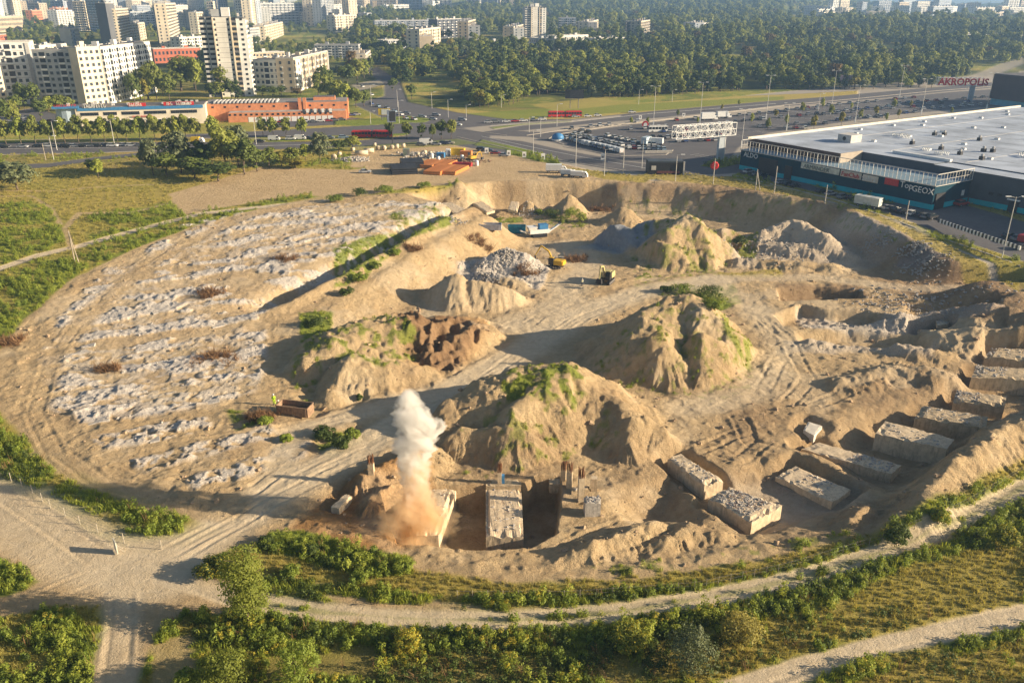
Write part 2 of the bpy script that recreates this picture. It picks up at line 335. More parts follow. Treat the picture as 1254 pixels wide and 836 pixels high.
# ---- what covers it: painted one over the other as shares of eleven materials ----
K = ['sand', 'paleroad', 'asphalt', 'rubble', 'brown', 'orange', 'green', 'dry', 'gravel', 'paving', 'forest', 'crete']
def disturbed_mask(X, Y):
    return DIST(X, Y)
DISTP = polyw([(490,236,8),(620,218,8),(760,214,8),(900,226,8),(1010,240,8),(1130,279,8),(1254,331,8),(1330,385,6),(1330,480,5),(1254,560,2),(1180,605,1.5),(1100,645,1),(1000,672,1),(880,695,1),(760,712,1),(620,715,1),(520,700,1),(440,672,1),(330,668,1),(250,640,1),
               (180,612,1),(100,580,1),(30,535,1),(0,505,1),(-40,470,1),(0,430,1),(30,395,2),(90,350,2.5),(160,320,3),(240,290,4),(340,262,5),(420,250,6)])
def G_paint(X, Y):
    n = len(K); w = np.zeros((n, X.size), np.float32); w[K.index('dry')] = 1
    wob = fbm(X/7, Y/7, 4, 2)*5+fbm(X/1.7, Y/1.7, 3, 4)*2.2
    wob2 = fbm(X/3, Y/3, 3, 12)*1.2
    def put(k, a):
        nonlocal w
        i = K.index(k); w *= (1-a); w[i] += a
    def poly(k, pts, z=1.0, f=.5, wb=1.0, am=1.0, pw=None):
        pw = pw or polyw(pts, z)
        put(k, (am*boxed(X, Y, pw, 12, lambda x, y: 0*x+1, 0)*0+am*_pm(pw, f, wb)).astype(np.float32))
    def _pm(pw, f, wb):
        ym = sum(p[1] for p in pw)/len(pw); f = max(f, .3*.62*ym*ym/56000*1.3)
        xs = [p[0] for p in pw]; ys = [p[1] for p in pw]; pad = 8*wb+f
        m = (X > min(xs)-pad) & (X < max(xs)+pad) & (Y > min(ys)-pad) & (Y < max(ys)+pad)
        out = np.zeros(X.shape)
        if m.any(): out[m] = ss(-f, f, sdf(X[m], Y[m], pw)+wb*wob[m])
        return out
    def line(k, pts, z, wid, f=.4, wb=.15, am=1.0):
        pw = polyw(pts, z); ym = sum(p[1] for p in pw)/len(pw); f = max(f, .25*ym*ym/56000); xs = [p[0] for p in pw]; ys = [p[1] for p in pw]; pad = wid+4
        m = (X > min(xs)-pad) & (X < max(xs)+pad) & (Y > min(ys)-pad) & (Y < max(ys)+pad)
        out = np.zeros(X.shape)
        if m.any():
            d = pline(X[m], Y[m], pw)[0]+wb*wob[m]*.5; out[m] = 1-ss(wid-f, wid+f, d)
        put(k, out*am)
    def patch(k, pts, z, am=.9, thr=.0, f=.5, sc=2.2):
        pw = polyw(pts, z); a = _pm(pw, f, .3)*ss(thr-.08, thr+.08, fbm(X/(sc*.62), Y/(sc*.62), 3, 61)); put(k, a*am)
    # country around
    g = ss(-.12, .14, fbm(X/14, Y/14, 4, 33)); put('green', g*.75)
    put('forest', ss(430, 520, Y)*ss(-.1, .1, fbm(X/60, Y/60, 3, 8)+.05))
    put('green', ss(420, 460, Y)*ss(-.1, .1, fbm(X/40, Y/40, 3, 18)-.05)*.6)
    # upper left field
    poly('dry', [(-60,205),(300,200),(440,215),(330,262),(100,300),(-60,330)], 7, 3, .6, .6)
    poly('green', [(-80,255),(60,262),(85,300),(60,318),(-80,350)], 5, 2, .8, .8)
    poly('green', [(110,275),(230,255),(360,248),(300,262),(150,300),(110,305)], 5, 1.5, .8, .8)
    poly('green', [(-80,345),(60,330),(180,300),(300,268),(400,250),(540,228),(520,240),(420,256),(290,284),(180,318),(110,345),(60,380),(10,430),(-90,520)], 4, 1, .35, .9)
    poly('brown', [(0,190),(60,192),(200,188),(330,192),(330,208),(120,212),(0,205)], 7, 3, 1, .35)
    # lower verges
    poly('green', [(-40,528,1),(20,540,1),(90,572,1),(190,625,1),(255,632,1),(225,665,1),(180,672,1),(120,645,1),(50,598,1),(-40,570,1)], 1, .4, .15, .95)
    poly('dry', [(-40,560),(60,602),(130,650),(185,675),(150,668),(60,615),(-40,580)], 1, .4, .3, .6)
    poly('sand', [(-100,575),(0,592),(60,620),(120,652),(190,680),(300,640),(360,600),(330,660),(250,680),(300,700),(620,745),(900,715),(1050,680),(1254,590),(1330,600),(1050,720),(800,770),(400,760),(230,760),(240,836),(100,860),(130,755),(-60,790),(-100,690)], 1, .5, .2)
    poly('green', [(-40,520,1),(20,532,1),(90,562,1),(190,612,1),(268,628,1),(248,655,1),(215,676,1),(170,678,1),(110,652,1),(40,602,1),(-40,574,1)], 1, .4, .1, 1)
    poly('green', [(-60,655),(20,690),(48,712),(10,728),(-60,735)], 1, .4, .2)
    poly('green', [(-60,765),(60,745),(125,745),(132,770),(118,800),(110,870),(-60,870)], 1, .3, .15)
    poly('dry', [(60,742),(128,742),(134,765),(100,758)], 1, .3, .4, .6)
    # bottom meadow
    poly('green', [(225,748),(330,755),(450,768),(600,775),(760,768),(900,742),(1040,704),(1160,662),(1300,590),(1420,505),(1640,560),(1640,900),(120,900),(165,836),(195,770)], 1, .4, .15)
    poly('dry', [(800,790),(900,735),(1050,712),(1254,655),(1254,745),(1100,780),(980,805),(880,832),(760,836)], 1, 2, .8, .85)
    poly('dry', [(250,770),(700,790),(700,836),(250,836)], 1, 3, 1.0, .45)
    poly('brown', [(240,790),(800,800),(900,780),(700,870),(240,870)], 1, 3, 1.2, .4)
    poly('sand', [(180,790),(240,770),(250,836),(180,850)], 1, .5, .5, .8)
    # lower right road
    poly('paleroad', [(860,842),(960,808),(1060,782),(1160,758),(1254,738),(1330,724),(1560,680),(1560,715),(1330,765),(1254,768),(1180,785),(1090,800),(1020,822),(960,850)], 1, .4, .12)
    poly('dry', [(1040,836),(1120,815),(1260,780),(1330,770),(1600,730),(1600,880),(1040,870)], 1, .4, .3)
    # working area
    PW = DISTP
    put('sand', _pm(PW, .7, .25))
    poly('brown', [(700,222,8),(900,226,8),(1010,242,8),(1130,285,8),(1254,341,8),(1300,390,4),(1200,372,0),(1130,345,0),(1050,300,0),(960,268,0),(840,262,0),(740,255,0)], 8, 2, .4, .55)
    poly('brown', [(600,380),(480,375),(500,430),(560,445),(605,400)], 5, 2, .3, .0)
    poly('sand', [(560,195),(640,205),(740,216),(735,226),(600,224),(400,232),(225,262),(205,238),(320,205),(430,208)], 8, .6, .3)
    poly('sand', [(380,232),(570,188),(680,210),(600,222),(500,230),(430,242),(380,240)], 8, .6, .2)
    poly('sand', [(430,175),(560,172),(640,180),(690,195),(740,210),(560,212),(430,205)], 8, .6, .2)
    # footings field at the left: pale crushed concrete in strips
    R = [[(60,352),(110,345),(120,362),(60,372)],]
    for pts, z in [([(180,322),(215,312),(235,322),(190,336)],3),([(125,338),(170,333),(185,342),(130,352)],3),([(110,362),(190,352),(200,365),(120,376)],2.5),([(75,395),(160,378),(240,372),(260,392),(170,412),(80,412)],2),
                   ([(55,440),(130,428),(230,420),(300,405),(330,440),(310,480),(230,480),(140,490),(60,500)],1.5),([(95,498),(170,485),(260,480),(270,497),(180,512),(100,522)],1),
                   ([(110,535),(180,522),(255,510),(262,522),(190,540),(125,553)],1),([(160,565),(215,552),(300,530),(330,520),(340,535),(250,560),(180,578)],1),([(225,588),(280,570),(350,545),(380,540),(370,560),(290,588),(240,600)],1),
                   ([(240,300),(330,288),(420,290),(380,322),(300,340),(230,335)],3.5),([(215,290),(300,275),(320,288),(240,300)],4),([(330,270),(400,262),(480,258),(520,262),(440,282),(350,284)],5),([(440,300),(520,272),(560,262),(570,270),(470,312),(390,350),(330,380),(330,360),(400,325)],4)]:
        patch('rubble', pts, z, .9 if pts[0][1] > 490 else .55, -.05 if pts[0][1] > 490 else .02, .8, 2.4)
    poly('orange', [(60,372),(330,300),(400,300),(330,420),(120,420)], 2, 5, 1.2, .12)
    poly('rubble', [(560,322,2),(600,300,4),(655,303,4),(675,325,1),(660,350,1),(620,345,1),(565,345,1)], 1, .6, .4, .9)
    poly('rubble', [(1030,278,3),(1110,285,4),(1140,300,3),(1110,322,0),(1060,330,0),(980,318,0),(900,330,0),(880,290,2)], 2, 2, .9, .45)
    poly('gravel', [(1100,315,3),(1150,315,2),(1170,335,1),(1120,340,0),(1095,328,1)], 1, 1, .4, .8)
    poly('rubble', [(980,370),(1060,378),(1190,375),(1254,395),(1200,400),(1130,402),(985,392)], 1.5, 1, .6, .75)
    poly('rubble', [(955,412),(1040,408),(1150,420),(1140,436),(1040,425),(955,428)], 1, 1, .6, .5)
    poly('brown', [(1040,300),(1200,340),(1260,350),(1260,420),(1150,400),(1100,395),(1180,370),(1080,350)], 1, 3, .8, .55)
    poly('brown', [(950,352),(1060,354),(1060,368),(955,368)], -1, 1, .3, .6)
    poly('gravel', [(695,306,0),(722,284,4),(745,268,7),(775,270,7),(800,288,3),(800,316,0),(740,312,0)], 2, .8, .1, 1)
    poly('orange', [(890,275),(925,288),(925,300),(890,296)], 4, 2, .3, .8)
    poly('orange', [(485,385,5),(560,375,5),(612,380,4),(570,430,3),(500,440,4)], 5, 2, .3, .6)
    poly('brown', [(485,380,6),(560,372,6),(590,380,6),(560,428,5),(500,425,5)], 6, 1, .3, .75)
    poly('orange', [(345,645),(380,612),(430,580),(520,562),(530,590),(500,665),(440,672),(380,655)], 1.5, 1, .4, .95)
    poly('brown', [(560,600),(700,580),(700,665),(560,672)], -5, 1, .2, .35)
    poly('brown', [(740,580),(830,560),(860,600),(800,645),(740,630)], -3, 2, .3, .3)
    poly('brown', [(870,470),(1050,485),(1180,440),(1254,430),(1254,520),(1100,610),(900,660),(860,600)], -2, 6, .6, .3)
    poly('gravel', [(870,600),(960,590),(1060,600),(1030,640),(900,655)], -2, 3, .5, .35)
    poly('paleroad', [(515,380,2),(530,350,4),(556,333,7),(610,345,5),(665,365,1),(620,382,0),(560,385,0)], 2, 1.5, .4, .45)
    put('brown', ss(.06, .24, fbm(X/13, Y/13, 4, 77))*.3*DIST(X, Y)); put('paleroad', ss(.05, .2, fbm(X/9, Y/9, 4, 78))*.4*DIST(X, Y))
    fld = polyw([(60,500,1),(48,440,1.5),(75,392,2),(125,345,3),(200,308,3.5),(300,280,4),(420,262,5),(540,256,6),(556,266,5),(470,304,4.5),(400,338,3.5),(330,375,2.5),(322,470,1.2),(265,500,1),(110,520,1)])
    a0 = P(60,440,1.5); a1 = P(330,405,1.5); th_ = math.atan2(a1[1]-a0[1], a1[0]-a0[0]); cr_ = -X*math.sin(th_)+Y*math.cos(th_); al_ = X*math.cos(th_)+Y*math.sin(th_)
    rowm = _pm(fld, .8, .3)*ss(-.02, .22, np.sin(cr_*2*math.pi/9.4+5.5*fbm(al_/22, cr_/26, 3, 3))*.38+.0+3.4*fbm(al_/5.5, cr_/2.6, 4, 19)-.8*ss(.72, .9, vn(al_/13+.5, np.floor(cr_/9.4))))
    put('rubble', rowm*.95); put('paleroad', _pm(fld, 2, .5)*.25*(1-rowm))
    put('dry', ss(.0, .16, fbm(X/5, Y/5, 3, 44))*w[K.index('green')]*.75)
    # tufts on the heaps
    patch('green', [(610,455),(640,446),(690,440),(720,455),(715,468),(650,472),(615,470)], 9, .9, -.04)
    patch('green', [(560,500),(620,462),(740,480),(760,500),(680,520),(560,540)], 7, .6, .14)
    patch('green', [(730,400),(830,365),(930,395),(925,430),(880,440),(790,430),(720,425)], 8, .55, .13, .5, 1.5)
    patch('green', [(875,395),(925,400),(920,432),(890,425)], 4, .8, -.05)
    patch('green', [(398,395),(480,384),(520,400),(480,430),(430,430),(395,420)], 6.5, .8, .03)
    patch('green', [(360,420),(400,400),(395,440),(370,480),(350,470)], 4, .7, .05)
    patch('green', [(770,262),(900,262),(900,310),(780,320)], 7, .6, .1)
    patch('green', [(760,225,8),(1000,240,8),(1180,312,8),(1160,330,3),(980,262,4),(760,245,5)], 6, .55, .16, 1, 1.8)
    patch('green', [(410,325),(470,310),(540,290),(560,300),(500,325),(450,355),(410,372)], 1, .9, -.1)
    patch('green', [(470,285),(560,270),(600,262),(640,262),(600,275),(500,305)], 2, .7, .05)
    patch('green', [(365,388),(410,385),(400,410),(368,425)], 2, .95, -.3)
    patch('green', [(800,350),(900,345),(910,368),(870,382),(805,360)], .5, .95, -.15)
    patch('green', [(655,262),(715,262),(720,275),(690,278),(655,268)], .5, .8, 0)
    poly('sand', [(670,225,8),(730,225,8),(715,252,4),(695,258,1),(672,252,3)], 4, .5, .3)
    patch('green', [(560,266),(640,262),(640,268),(560,272)], 1, .9, -.2)
    patch('dry', [(880,325),(960,322),(960,332),(880,332)], 2, .9, -.2)
    patch('green', [(895,285),(930,290),(925,312),(900,305)], 2, .8, -.1)
    patch('green', [(270,500),(330,505),(340,520),(290,528)], 1, .7, 0)
    patch('green', [(385,535),(440,525),(445,545),(400,568)], .5, .85, -.1)
    patch('green', [(330,648),(370,645),(450,672),(505,682),(500,700),(440,705),(370,690),(310,672)], 1, 1, -.5)
    patch('green', [(230,690),(330,705),(470,722),(560,730),(520,738),(380,728),(240,705)], 1, .95, -.35)
    patch('green', [(560,728),(700,728),(850,718),(960,695),(1080,662),(1180,620),(1260,575),(1254,588),(1180,628),(1080,672),(960,706),(850,728),(700,740),(560,740)], 1, .95, -.3)
    patch('green', [(720,690),(860,680),(960,660),(1040,645),(1050,655),(900,700),(720,715)], 1, .6, .08)
    patch('dry', [(600,715),(760,705),(900,690),(900,715),(620,728)], 1, .5, .02)
    vb = polyw([(330,748),(400,763),(500,770),(620,774),(750,764),(880,744),(1000,716),(1120,676),(1200,640),(1300,590)], 1); dv = pline(X, Y, vb)[0]
    put('green', .85*(1-ss(2.2, 4.5, dv+.8*wob))*ss(-.15, .05, fbm(X/6, Y/6, 2, 47)))
    # tracks and dirt roads
    line('paleroad', [(-90,372,2.5),(0,338,3),(50,322,3.5),(100,310,4),(160,294,4.5),(250,268,6),(330,256,7),(400,247,7.5)], 5, 1.5)
    line('sand', [(90,312,4),(82,290,4.5),(100,272,5),(160,268,6),(220,250,7),(235,240,7.5)], 5, .9, .4, .2, .8)
    line('sand', [(-60,236),(60,238),(130,232),(220,228)], 7, .7, .4, .2, .8)
    line('sand', [(-60,248),(40,248),(65,262),(75,280)], 6, .6, .4, .2, .8)
    line('paleroad', [(-80,590,1),(20,625,1),(110,680,1),(200,700,1)], 1, 5.5, 2, .3, .8)
    line('paleroad', [(140,695),(240,672),(330,612),(420,562),(500,515),(570,470),(640,430),(710,385),(790,355),(880,342)], .4, 4.0, 2.0, .25, .9)
    line('paleroad', [(640,400),(690,370),(700,345),(720,330),(700,300)], .2, 5, 3, .4, .7)
    line('paleroad', [(330,600),(360,530),(440,505),(520,480)], .7, 2.6, 1.5, .3, .8)
    line('paleroad', [(840,500),(930,480),(960,430),(935,380),(870,345)], .1, 3.5, 2.5, .4, .6)
    line('paleroad', [(860,340),(1000,338),(1120,352),(1254,356),(1330,356)], .5, 2.6, 1.2, .2, .6)
    line('paleroad', [(205,705),(300,735),(400,750),(500,757),(620,760),(750,750),(880,730),(1000,702),(1120,662),(1200,626),(1300,572),(1400,505),(1480,440)], 1, 1.5, .4, .12, .9)
    line('green', [(300,735),(400,750),(500,757),(620,760),(750,750),(880,730),(1000,702),(1120,662),(1200,626),(1300,572)], 1, .3, .3, .5, .4)
    line('paleroad', [(150,690),(148,760),(140,850)], 1, 2.2, .8, .2, .7)
    line('sand', [(90,560),(40,500),(60,440),(120,380),(200,330),(300,290),(420,260)], 2, 2.6, 1, .3, .8)
    line('sand', [(60,545),(120,585),(200,612),(280,622)], .8, 3, 1, .3, .8)
    line('sand', [(90,530),(200,512),(300,490),(380,480)], 1, 1.8, .8, .4, .8)
    # ---- town, z = 8 ----
    ISL = 1
    poly('paving', [(560,155),(700,140),(960,112),(1254,88),(1330,80),(1330,130),(1254,128),(940,165),(905,200),(900,215),(800,222),(720,208),(640,190),(560,175)], 8, .5, 0)
    poly('dry', [(540,132),(640,140),(760,128),(900,118),(1050,112),(1050,118),(880,130),(740,143),(600,153),(480,140)], 8, .6, 0)
    poly('green', [(560,140),(680,132),(880,122),(960,118),(960,122),(820,134),(700,142),(600,148)], 8, .8, .1, .8)
    poly('asphalt', [(-60,176),(60,174),(300,174),(430,173),(500,166),(560,163),(640,185),(620,190),(540,175),(440,180),(300,184),(60,188),(-60,190)], 8, .4, 0)
    poly('asphalt', [(-60,204),(60,200),(130,191),(200,184),(205,187),(130,195),(60,205),(-60,212)], 8, .4, 0)
    poly('asphalt', [(200,166),(330,160),(480,152),(560,148),(600,158),(520,166),(400,166),(260,170)], 8, .4, 0)
    poly('asphalt', [(-60,158),(70,155),(70,140),(40,132),(0,140),(-60,146)], 8, .5, 0)
    poly('asphalt', [(310,150),(430,144),(470,148),(430,152),(330,157)], 8, .5, 0)
    poly('asphalt', [(432,128),(470,118),(470,104),(450,90),(462,84),(490,100),(500,125),(560,138),(620,146),(700,146),(800,136),(940,124),(1100,112),(1254,98),(1254,104),(1100,119),(940,132),(820,143),(720,152),(640,160),(560,160),(480,150)], 8, .4, 0)
    poly('asphalt', [(540,150),(600,158),(660,162),(720,160),(800,150),(860,144),(900,142),(900,147),(860,150),(760,162),(700,170),(680,180),(760,197),(820,204),(880,204),(900,200),(905,212),(840,216),(760,210),(680,196),(600,180),(540,168)], 8, .4, 0)
    poly('asphalt', [(660,166),(720,160),(800,150),(880,143),(980,132),(1120,118),(1254,106),(1330,100),(1330,124),(1254,128),(1100,140),(940,163),(905,180),(890,200),(820,203),(760,196),(690,183)], 8, .4, 0)
    poly('paving', [(566,157),(640,150),(700,147),(760,141),(760,143),(700,150),(640,154),(590,162)], 8, .3, 0)
    poly('green', [(600,156),(640,151.5),(700,148),(700,149),(640,153),(605,158)], 8, .2, 0, .8)
    poly('paving', [(600,166),(650,168),(690,178),(740,190),(735,192),(680,182),(640,173),(600,169)], 8, .3, 0)
    poly('sand', [(672,170),(690,166),(760,155),(830,150),(825,156),(760,160),(700,172),(690,178)], 8, .3, 0, .0)
    poly('asphalt', [(790,198),(905,212),(960,226),(1020,240),(1080,258),(1160,282),(1254,306),(1330,325),(1330,285),(1254,268),(1160,245),(1060,250),(960,215),(900,196)], 8, .4, 0)
    line('paving', [(840,222),(905,220),(960,232),(1030,250),(1100,272),(1180,297),(1260,322),(1330,340)], 8, .9, .2, 0)
    poly('dry', [(740,216),(840,212),(905,220),(1030,247),(1100,270),(1160,290),(1254,324),(1254,335),(1150,297),(1020,247),(900,229),(800,220)], 8, .4, .1, .85)
    poly('dry', [(690,205),(720,208),(800,218),(790,224),(740,220)], 8, .5, .2)
    poly('green', [(858,203),(880,196),(912,193),(908,200),(880,206)], 8, .3, .0)
    poly('green', [(410,148),(500,142),(530,146),(520,150),(440,154),(410,153)], 8, .5, .1)
    poly('green', [(330,172),(430,167),(500,163),(500,165),(430,170),(330,174)], 8, .3, .05)
    poly('green', [(400,182),(560,170),(590,176),(430,186)], 8, .5, .1, .5)
    poly('green', [(620,178),(650,184),(676,192),(690,202),(660,198),(620,188)], 8, .4, .1)
    poly('green', [(590,171),(640,182),(640,186),(580,178)], 8, .4, .1, .7)
    poly('dry', [(640,92),(700,88),(740,95),(700,104),(640,100)], 12, 4, .4, .8)
    poly('dry', [(650,128),(740,118),(760,128),(680,136)], 8, 2, .3, .7)
    poly('paving', [(1150,100),(1254,72),(1254,80),(1170,104)], 9, 1, .0, .8)
    poly('paving', [(430,104),(465,98),(470,104),(440,112)], 8, 1, 0, .8)
    return w
def town_polys(): pass
DIST = lambda x, y: ss(-1, 3, sdf(x, y, DISTP))
z0, onheap = full_h(X, Y)
dist = DIST(X, Y)
wts = G_paint(X, Y)
Z = detail_h(X, Y, z0, onheap, dist*(1-.55*wts[1]))
# crushed concrete lies rough
Z = Z+wts[K.index('rubble')]*(np.maximum(0, fbm(X/.9, Y/.9, 3, 71))*(1.5-.4*(X < -12))+fbm(X/3.5, Y/3.5, 3, 75)*(1.3-.7*(X < -12))+.22)*ss(420, 250, Y)
clod = boxed(X, Y, polyw([(485,380,6),(560,372,6),(590,380,6),(560,428,5),(500,425,5)]), 2, lambda x, y: ss(0, 1.5, sdf(x, y, polyw([(485,380,6),(560,372,6),(598,382,6),(560,432,5),(500,428,5)])))*(.9-np.abs(fbm(x/2.4, y/2.4, 2, 88))*7)*.9, 0)
Z = Z+clod
me = grid_mesh('ground', np.stack([X, Y, Z], 1), len(Yr), len(pc))
for q in range(3):
    a = me.color_attributes.new('cover%d' % q, 'FLOAT_COLOR', 'POINT'); a.data.foreach_set('color', wts[q*4:q*4+4].T.astype(np.float32).ravel())
q = NT('ground_cover'); q.world = True
cover = []
for i in range(3):
    a = q.n('ShaderNodeVertexColor', layer_name='cover%d' % i); s_ = q.n('ShaderNodeSeparateColor'); q.l(a.outputs[0], s_.inputs[0]); cover += [s_.outputs[0], s_.outputs[1], s_.outputs[2], a.outputs['Alpha']]
nA = q.noise(.12, 6, .6); nB = q.noise(.9, 6, .65); nC = q.noise(5, 5, .65); nD = q.noise(18, 3, .7)
PAL = {'sand': ((.64,.485,.285),(.45,.315,.17)), 'paleroad': ((.68,.565,.40),(.52,.415,.275)), 'asphalt': ((.155,.148,.15),(.11,.105,.11)), 'rubble': ((.88,.83,.76),(.45,.38,.31)),
       'brown': ((.34,.22,.13),(.19,.115,.065)), 'orange': ((.52,.29,.11),(.34,.18,.07)), 'green': ((.32,.36,.05),(.12,.17,.026)), 'dry': ((.60,.45,.13),(.32,.27,.06)),
       'gravel': ((.38,.40,.43),(.26,.27,.29)), 'paving': ((.42,.37,.30),(.34,.30,.25)), 'forest': ((.12,.13,.035),(.06,.075,.02)), 'crete': ((.5,.46,.4),(.35,.32,.28))}
fmix = q.math('ADD', q.math('MULTIPLY', nB, .55), q.math('ADD', q.math('MULTIPLY', nC, .35), q.math('MULTIPLY', nA, .35)))
fr = q.ramp(fmix, .48, .78)
hi = q.ramp(q.math('ADD', q.math('MULTIPLY', nC, .6), q.math('MULTIPLY', nD, .5)), .45, .66)
acc = None
for k, c in zip(K, cover):
    a, b = PAL[k]
    col = q.mix(fr if k not in ('rubble', 'green', 'dry') else hi, tuple(a), tuple(b))
    cs = q.mix(1.0, col, c, 'MULTIPLY')
    acc = cs if acc is None else q.mix(1.0, acc, cs, 'ADD')
q.l(acc, q.b.inputs['Base Color']); q.b.inputs['Roughness'].default_value = .95; q.b.inputs['Specular IOR Level'].default_value = .15
rough_amt = q.math('SUBTRACT', 1.0, q.math('ADD', cover[2], q.math('ADD', cover[9], q.math('MULTIPLY', cover[1], .6))), True)
q.bump(q.math('MULTIPLY', q.math('ADD', q.math('MULTIPLY', nB, .6), q.math('ADD', q.math('MULTIPLY', nC, .35), q.math('MULTIPLY', nD, .14))), rough_amt), 1.0, 1.0)
ground = link('ground', me, q.m, kind='structure')
# ---------------- heights for placing things ----------------
TX, TY, TS = -190.0, 55.0, .5
gx, gy = np.meshgrid(np.arange(TX, 300, TS), np.arange(TY, 345, TS), indexing='ij')
_tz, _ = full_h(gx.ravel(), gy.ravel()); _tz = _tz.reshape(gx.shape)
def hgt(x, y):
    x = np.atleast_1d(np.asarray(x, float)); y = np.atleast_1d(np.asarray(y, float))
    u = (x-TX)/TS; v = (y-TY)/TS; ins = (u > 0) & (v > 0) & (u < gx.shape[0]-2) & (v < gx.shape[1]-2)
    z = zp(x, y)
    if ins.any():
        ui, vi = u[ins].astype(int), v[ins].astype(int); fu, fv = u[ins]-ui, v[ins]-vi
        z[ins] = (_tz[ui, vi]*(1-fu)+_tz[ui+1, vi]*fu)*(1-fv)+(_tz[ui, vi+1]*(1-fu)+_tz[ui+1, vi+1]*fu)*fv
    return z
_tt = np.concatenate([np.arange(60, 380, 1.0), np.geomspace(380, 6000, 700)])
def G(px, py):
    """the ground point seen at a pixel of the photograph"""
    dx, dy, dz = [float(v) for v in ray(px, py)]; n = math.sqrt(dx*dx+dy*dy+dz*dz); dx /= n; dy /= n; dz /= n
    x = dx*_tt; y = dy*_tt; z = CH+dz*_tt; h = hgt(x, y); below = np.nonzero(z < h)[0]
    if not len(below): i = len(_tt)-1; return float(x[i]), float(y[i]), float(h[i])
    i = below[0]
    if i == 0: return float(x[0]), float(y[0]), float(h[0])
    a = (z[i-1]-h[i-1])/((z[i-1]-h[i-1])-(z[i]-h[i])+1e-9); t = _tt[i-1]+(_tt[i]-_tt[i-1])*a
    return dx*t, dy*t, float(hgt(dx*t, dy*t)[0])
# ---------------- mesh collecting helpers ----------------
class MB:
    def __init__(s): s.v = []; s.f = []; s.mi = []; s.m = []
    def _m(s, m):
        if m not in s.m: s.m.append(m)
        return s.m.index(m)
    def quad(s, pts, m):
        b = len(s.v); s.v += [tuple(p) for p in pts]; s.f.append(tuple(range(b, b+len(pts)))); s.mi.append(s._m(m))
    def box(s, c, d, m, rz=0.0, top=1.0, M=None):
        """centre of the base, full sizes; top: scale of the upper face"""
        b = len(s.v); cr, sr = math.cos(rz), math.sin(rz)
        for k in (0, 1):
            t = top if k else 1
            for ax, ay in ((-1,-1),(1,-1),(1,1),(-1,1)):
                x, y = ax*d[0]/2*t, ay*d[1]/2*t; p = (c[0]+x*cr-y*sr, c[1]+x*sr+y*cr, c[2]+k*d[2])
                s.v.append(tuple(M @ Vector(p)) if M else p)
        for q in ((0,3,2,1),(4,5,6,7),(0,1,5,4),(1,2,6,5),(2,3,7,6),(3,0,4,7)): s.f.append(tuple(b+i for i in q)); s.mi.append(s._m(m))
    def prism(s, poly, z0, z1, m, mtop=None):
        n = len(poly); b = len(s.v)
        area = sum(poly[i][0]*poly[(i+1) % n][1]-poly[(i+1) % n][0]*poly[i][1] for i in range(n))
        if area < 0: poly = poly[::-1]
        s.v += [(p[0], p[1], z0) for p in poly]+[(p[0], p[1], z1) for p in poly]
        for i in range(n): s.f.append((b+i, b+(i+1) % n, b+n+(i+1) % n, b+n+i)); s.mi.append(s._m(m))
        s.f.append(tuple(b+n+i for i in range(n))); s.mi.append(s._m(mtop or m))
        s.f.append(tuple(b+n-1-i for i in range(n))); s.mi.append(s._m(m))
    def bar(s, a, b_, r, m, n=4, r2=None):
        a = Vector(a); b_ = Vector(b_); d = (b_-a); L = d.length
        if L < 1e-6: return
        q = d.to_track_quat('Z', 'Y'); b = len(s.v); r2 = r if r2 is None else r2
        for k, (p, rr) in enumerate(((a, r), (b_, r2))):
            for i in range(n):
                t = 2*math.pi*(i+.5)/n; s.v.append(tuple(p+q @ Vector((rr*math.cos(t), rr*math.sin(t), 0))))
        for i in range(n): s.f.append((b+i, b+(i+1) % n, b+n+(i+1) % n, b+n+i)); s.mi.append(s._m(m))
        s.f.append(tuple(b+n-1-i for i in range(n))); s.mi.append(s._m(m)); s.f.append(tuple(b+n+i for i in range(n))); s.mi.append(s._m(m))
    def lathe(s, prof, m, n=12, axis='z', off=(0,0,0)):
        b = len(s.v)
        for r, z in prof:
            for i in range(n):
                t = 2*math.pi*i/n; p = (r*math.cos(t), r*math.sin(t), z)
                if axis == 'x': p = (z, p[0], p[1])
                if axis == 'y': p = (p[0], z, -p[1])
                s.v.append((p[0]+off[0], p[1]+off[1], p[2]+off[2]))
        for k in range(len(prof)-1):
            for i in range(n): s.f.append((b+k*n+i, b+k*n+(i+1) % n, b+(k+1)*n+(i+1) % n, b+(k+1)*n+i)); s.mi.append(s._m(m))
        s.f.append(tuple(b+n-1-i for i in range(n))); s.mi.append(s._m(m)); s.f.append(tuple(b+(len(prof)-1)*n+i for i in range(n))); s.mi.append(s._m(m))
    def mesh(s, name, smooth=False):
        me = bpy.data.meshes.new(name); me.from_pydata(s.v, [], s.f)
        for m in s.m: me.materials.append(m)
        me.polygons.foreach_set('material_index', s.mi)
        if smooth: me.polygons.foreach_set('use_smooth', [True]*len(s.f))
        me.update(); return me
    def obj(s, name, parent=None, smooth=False, **tags): return link(name, s.mesh(name, smooth), None, parent, **tags)
def empty(name, loc, rz=0.0, **tags):
    o = bpy.data.objects.new(name, None); S.collection.objects.link(o); o.location = loc; o.rotation_euler = (0, 0, rz); o.empty_display_size = .5
    for k, v in tags.items(): o[k] = v
    return o
def copy_tree(o, parent=None, **tags):
    c = o.copy(); S.collection.objects.link(c); c.parent = parent
    for k, v in tags.items(): c[k] = v
    for ch in list(o.children): copy_tree(ch, c)
    return c
HIDDEN = bpy.data.collections.new('sources')
def source(me, name):
    o = bpy.data.objects.new(name, me); HIDDEN.objects.link(o); o.use_fake_user = True; return o
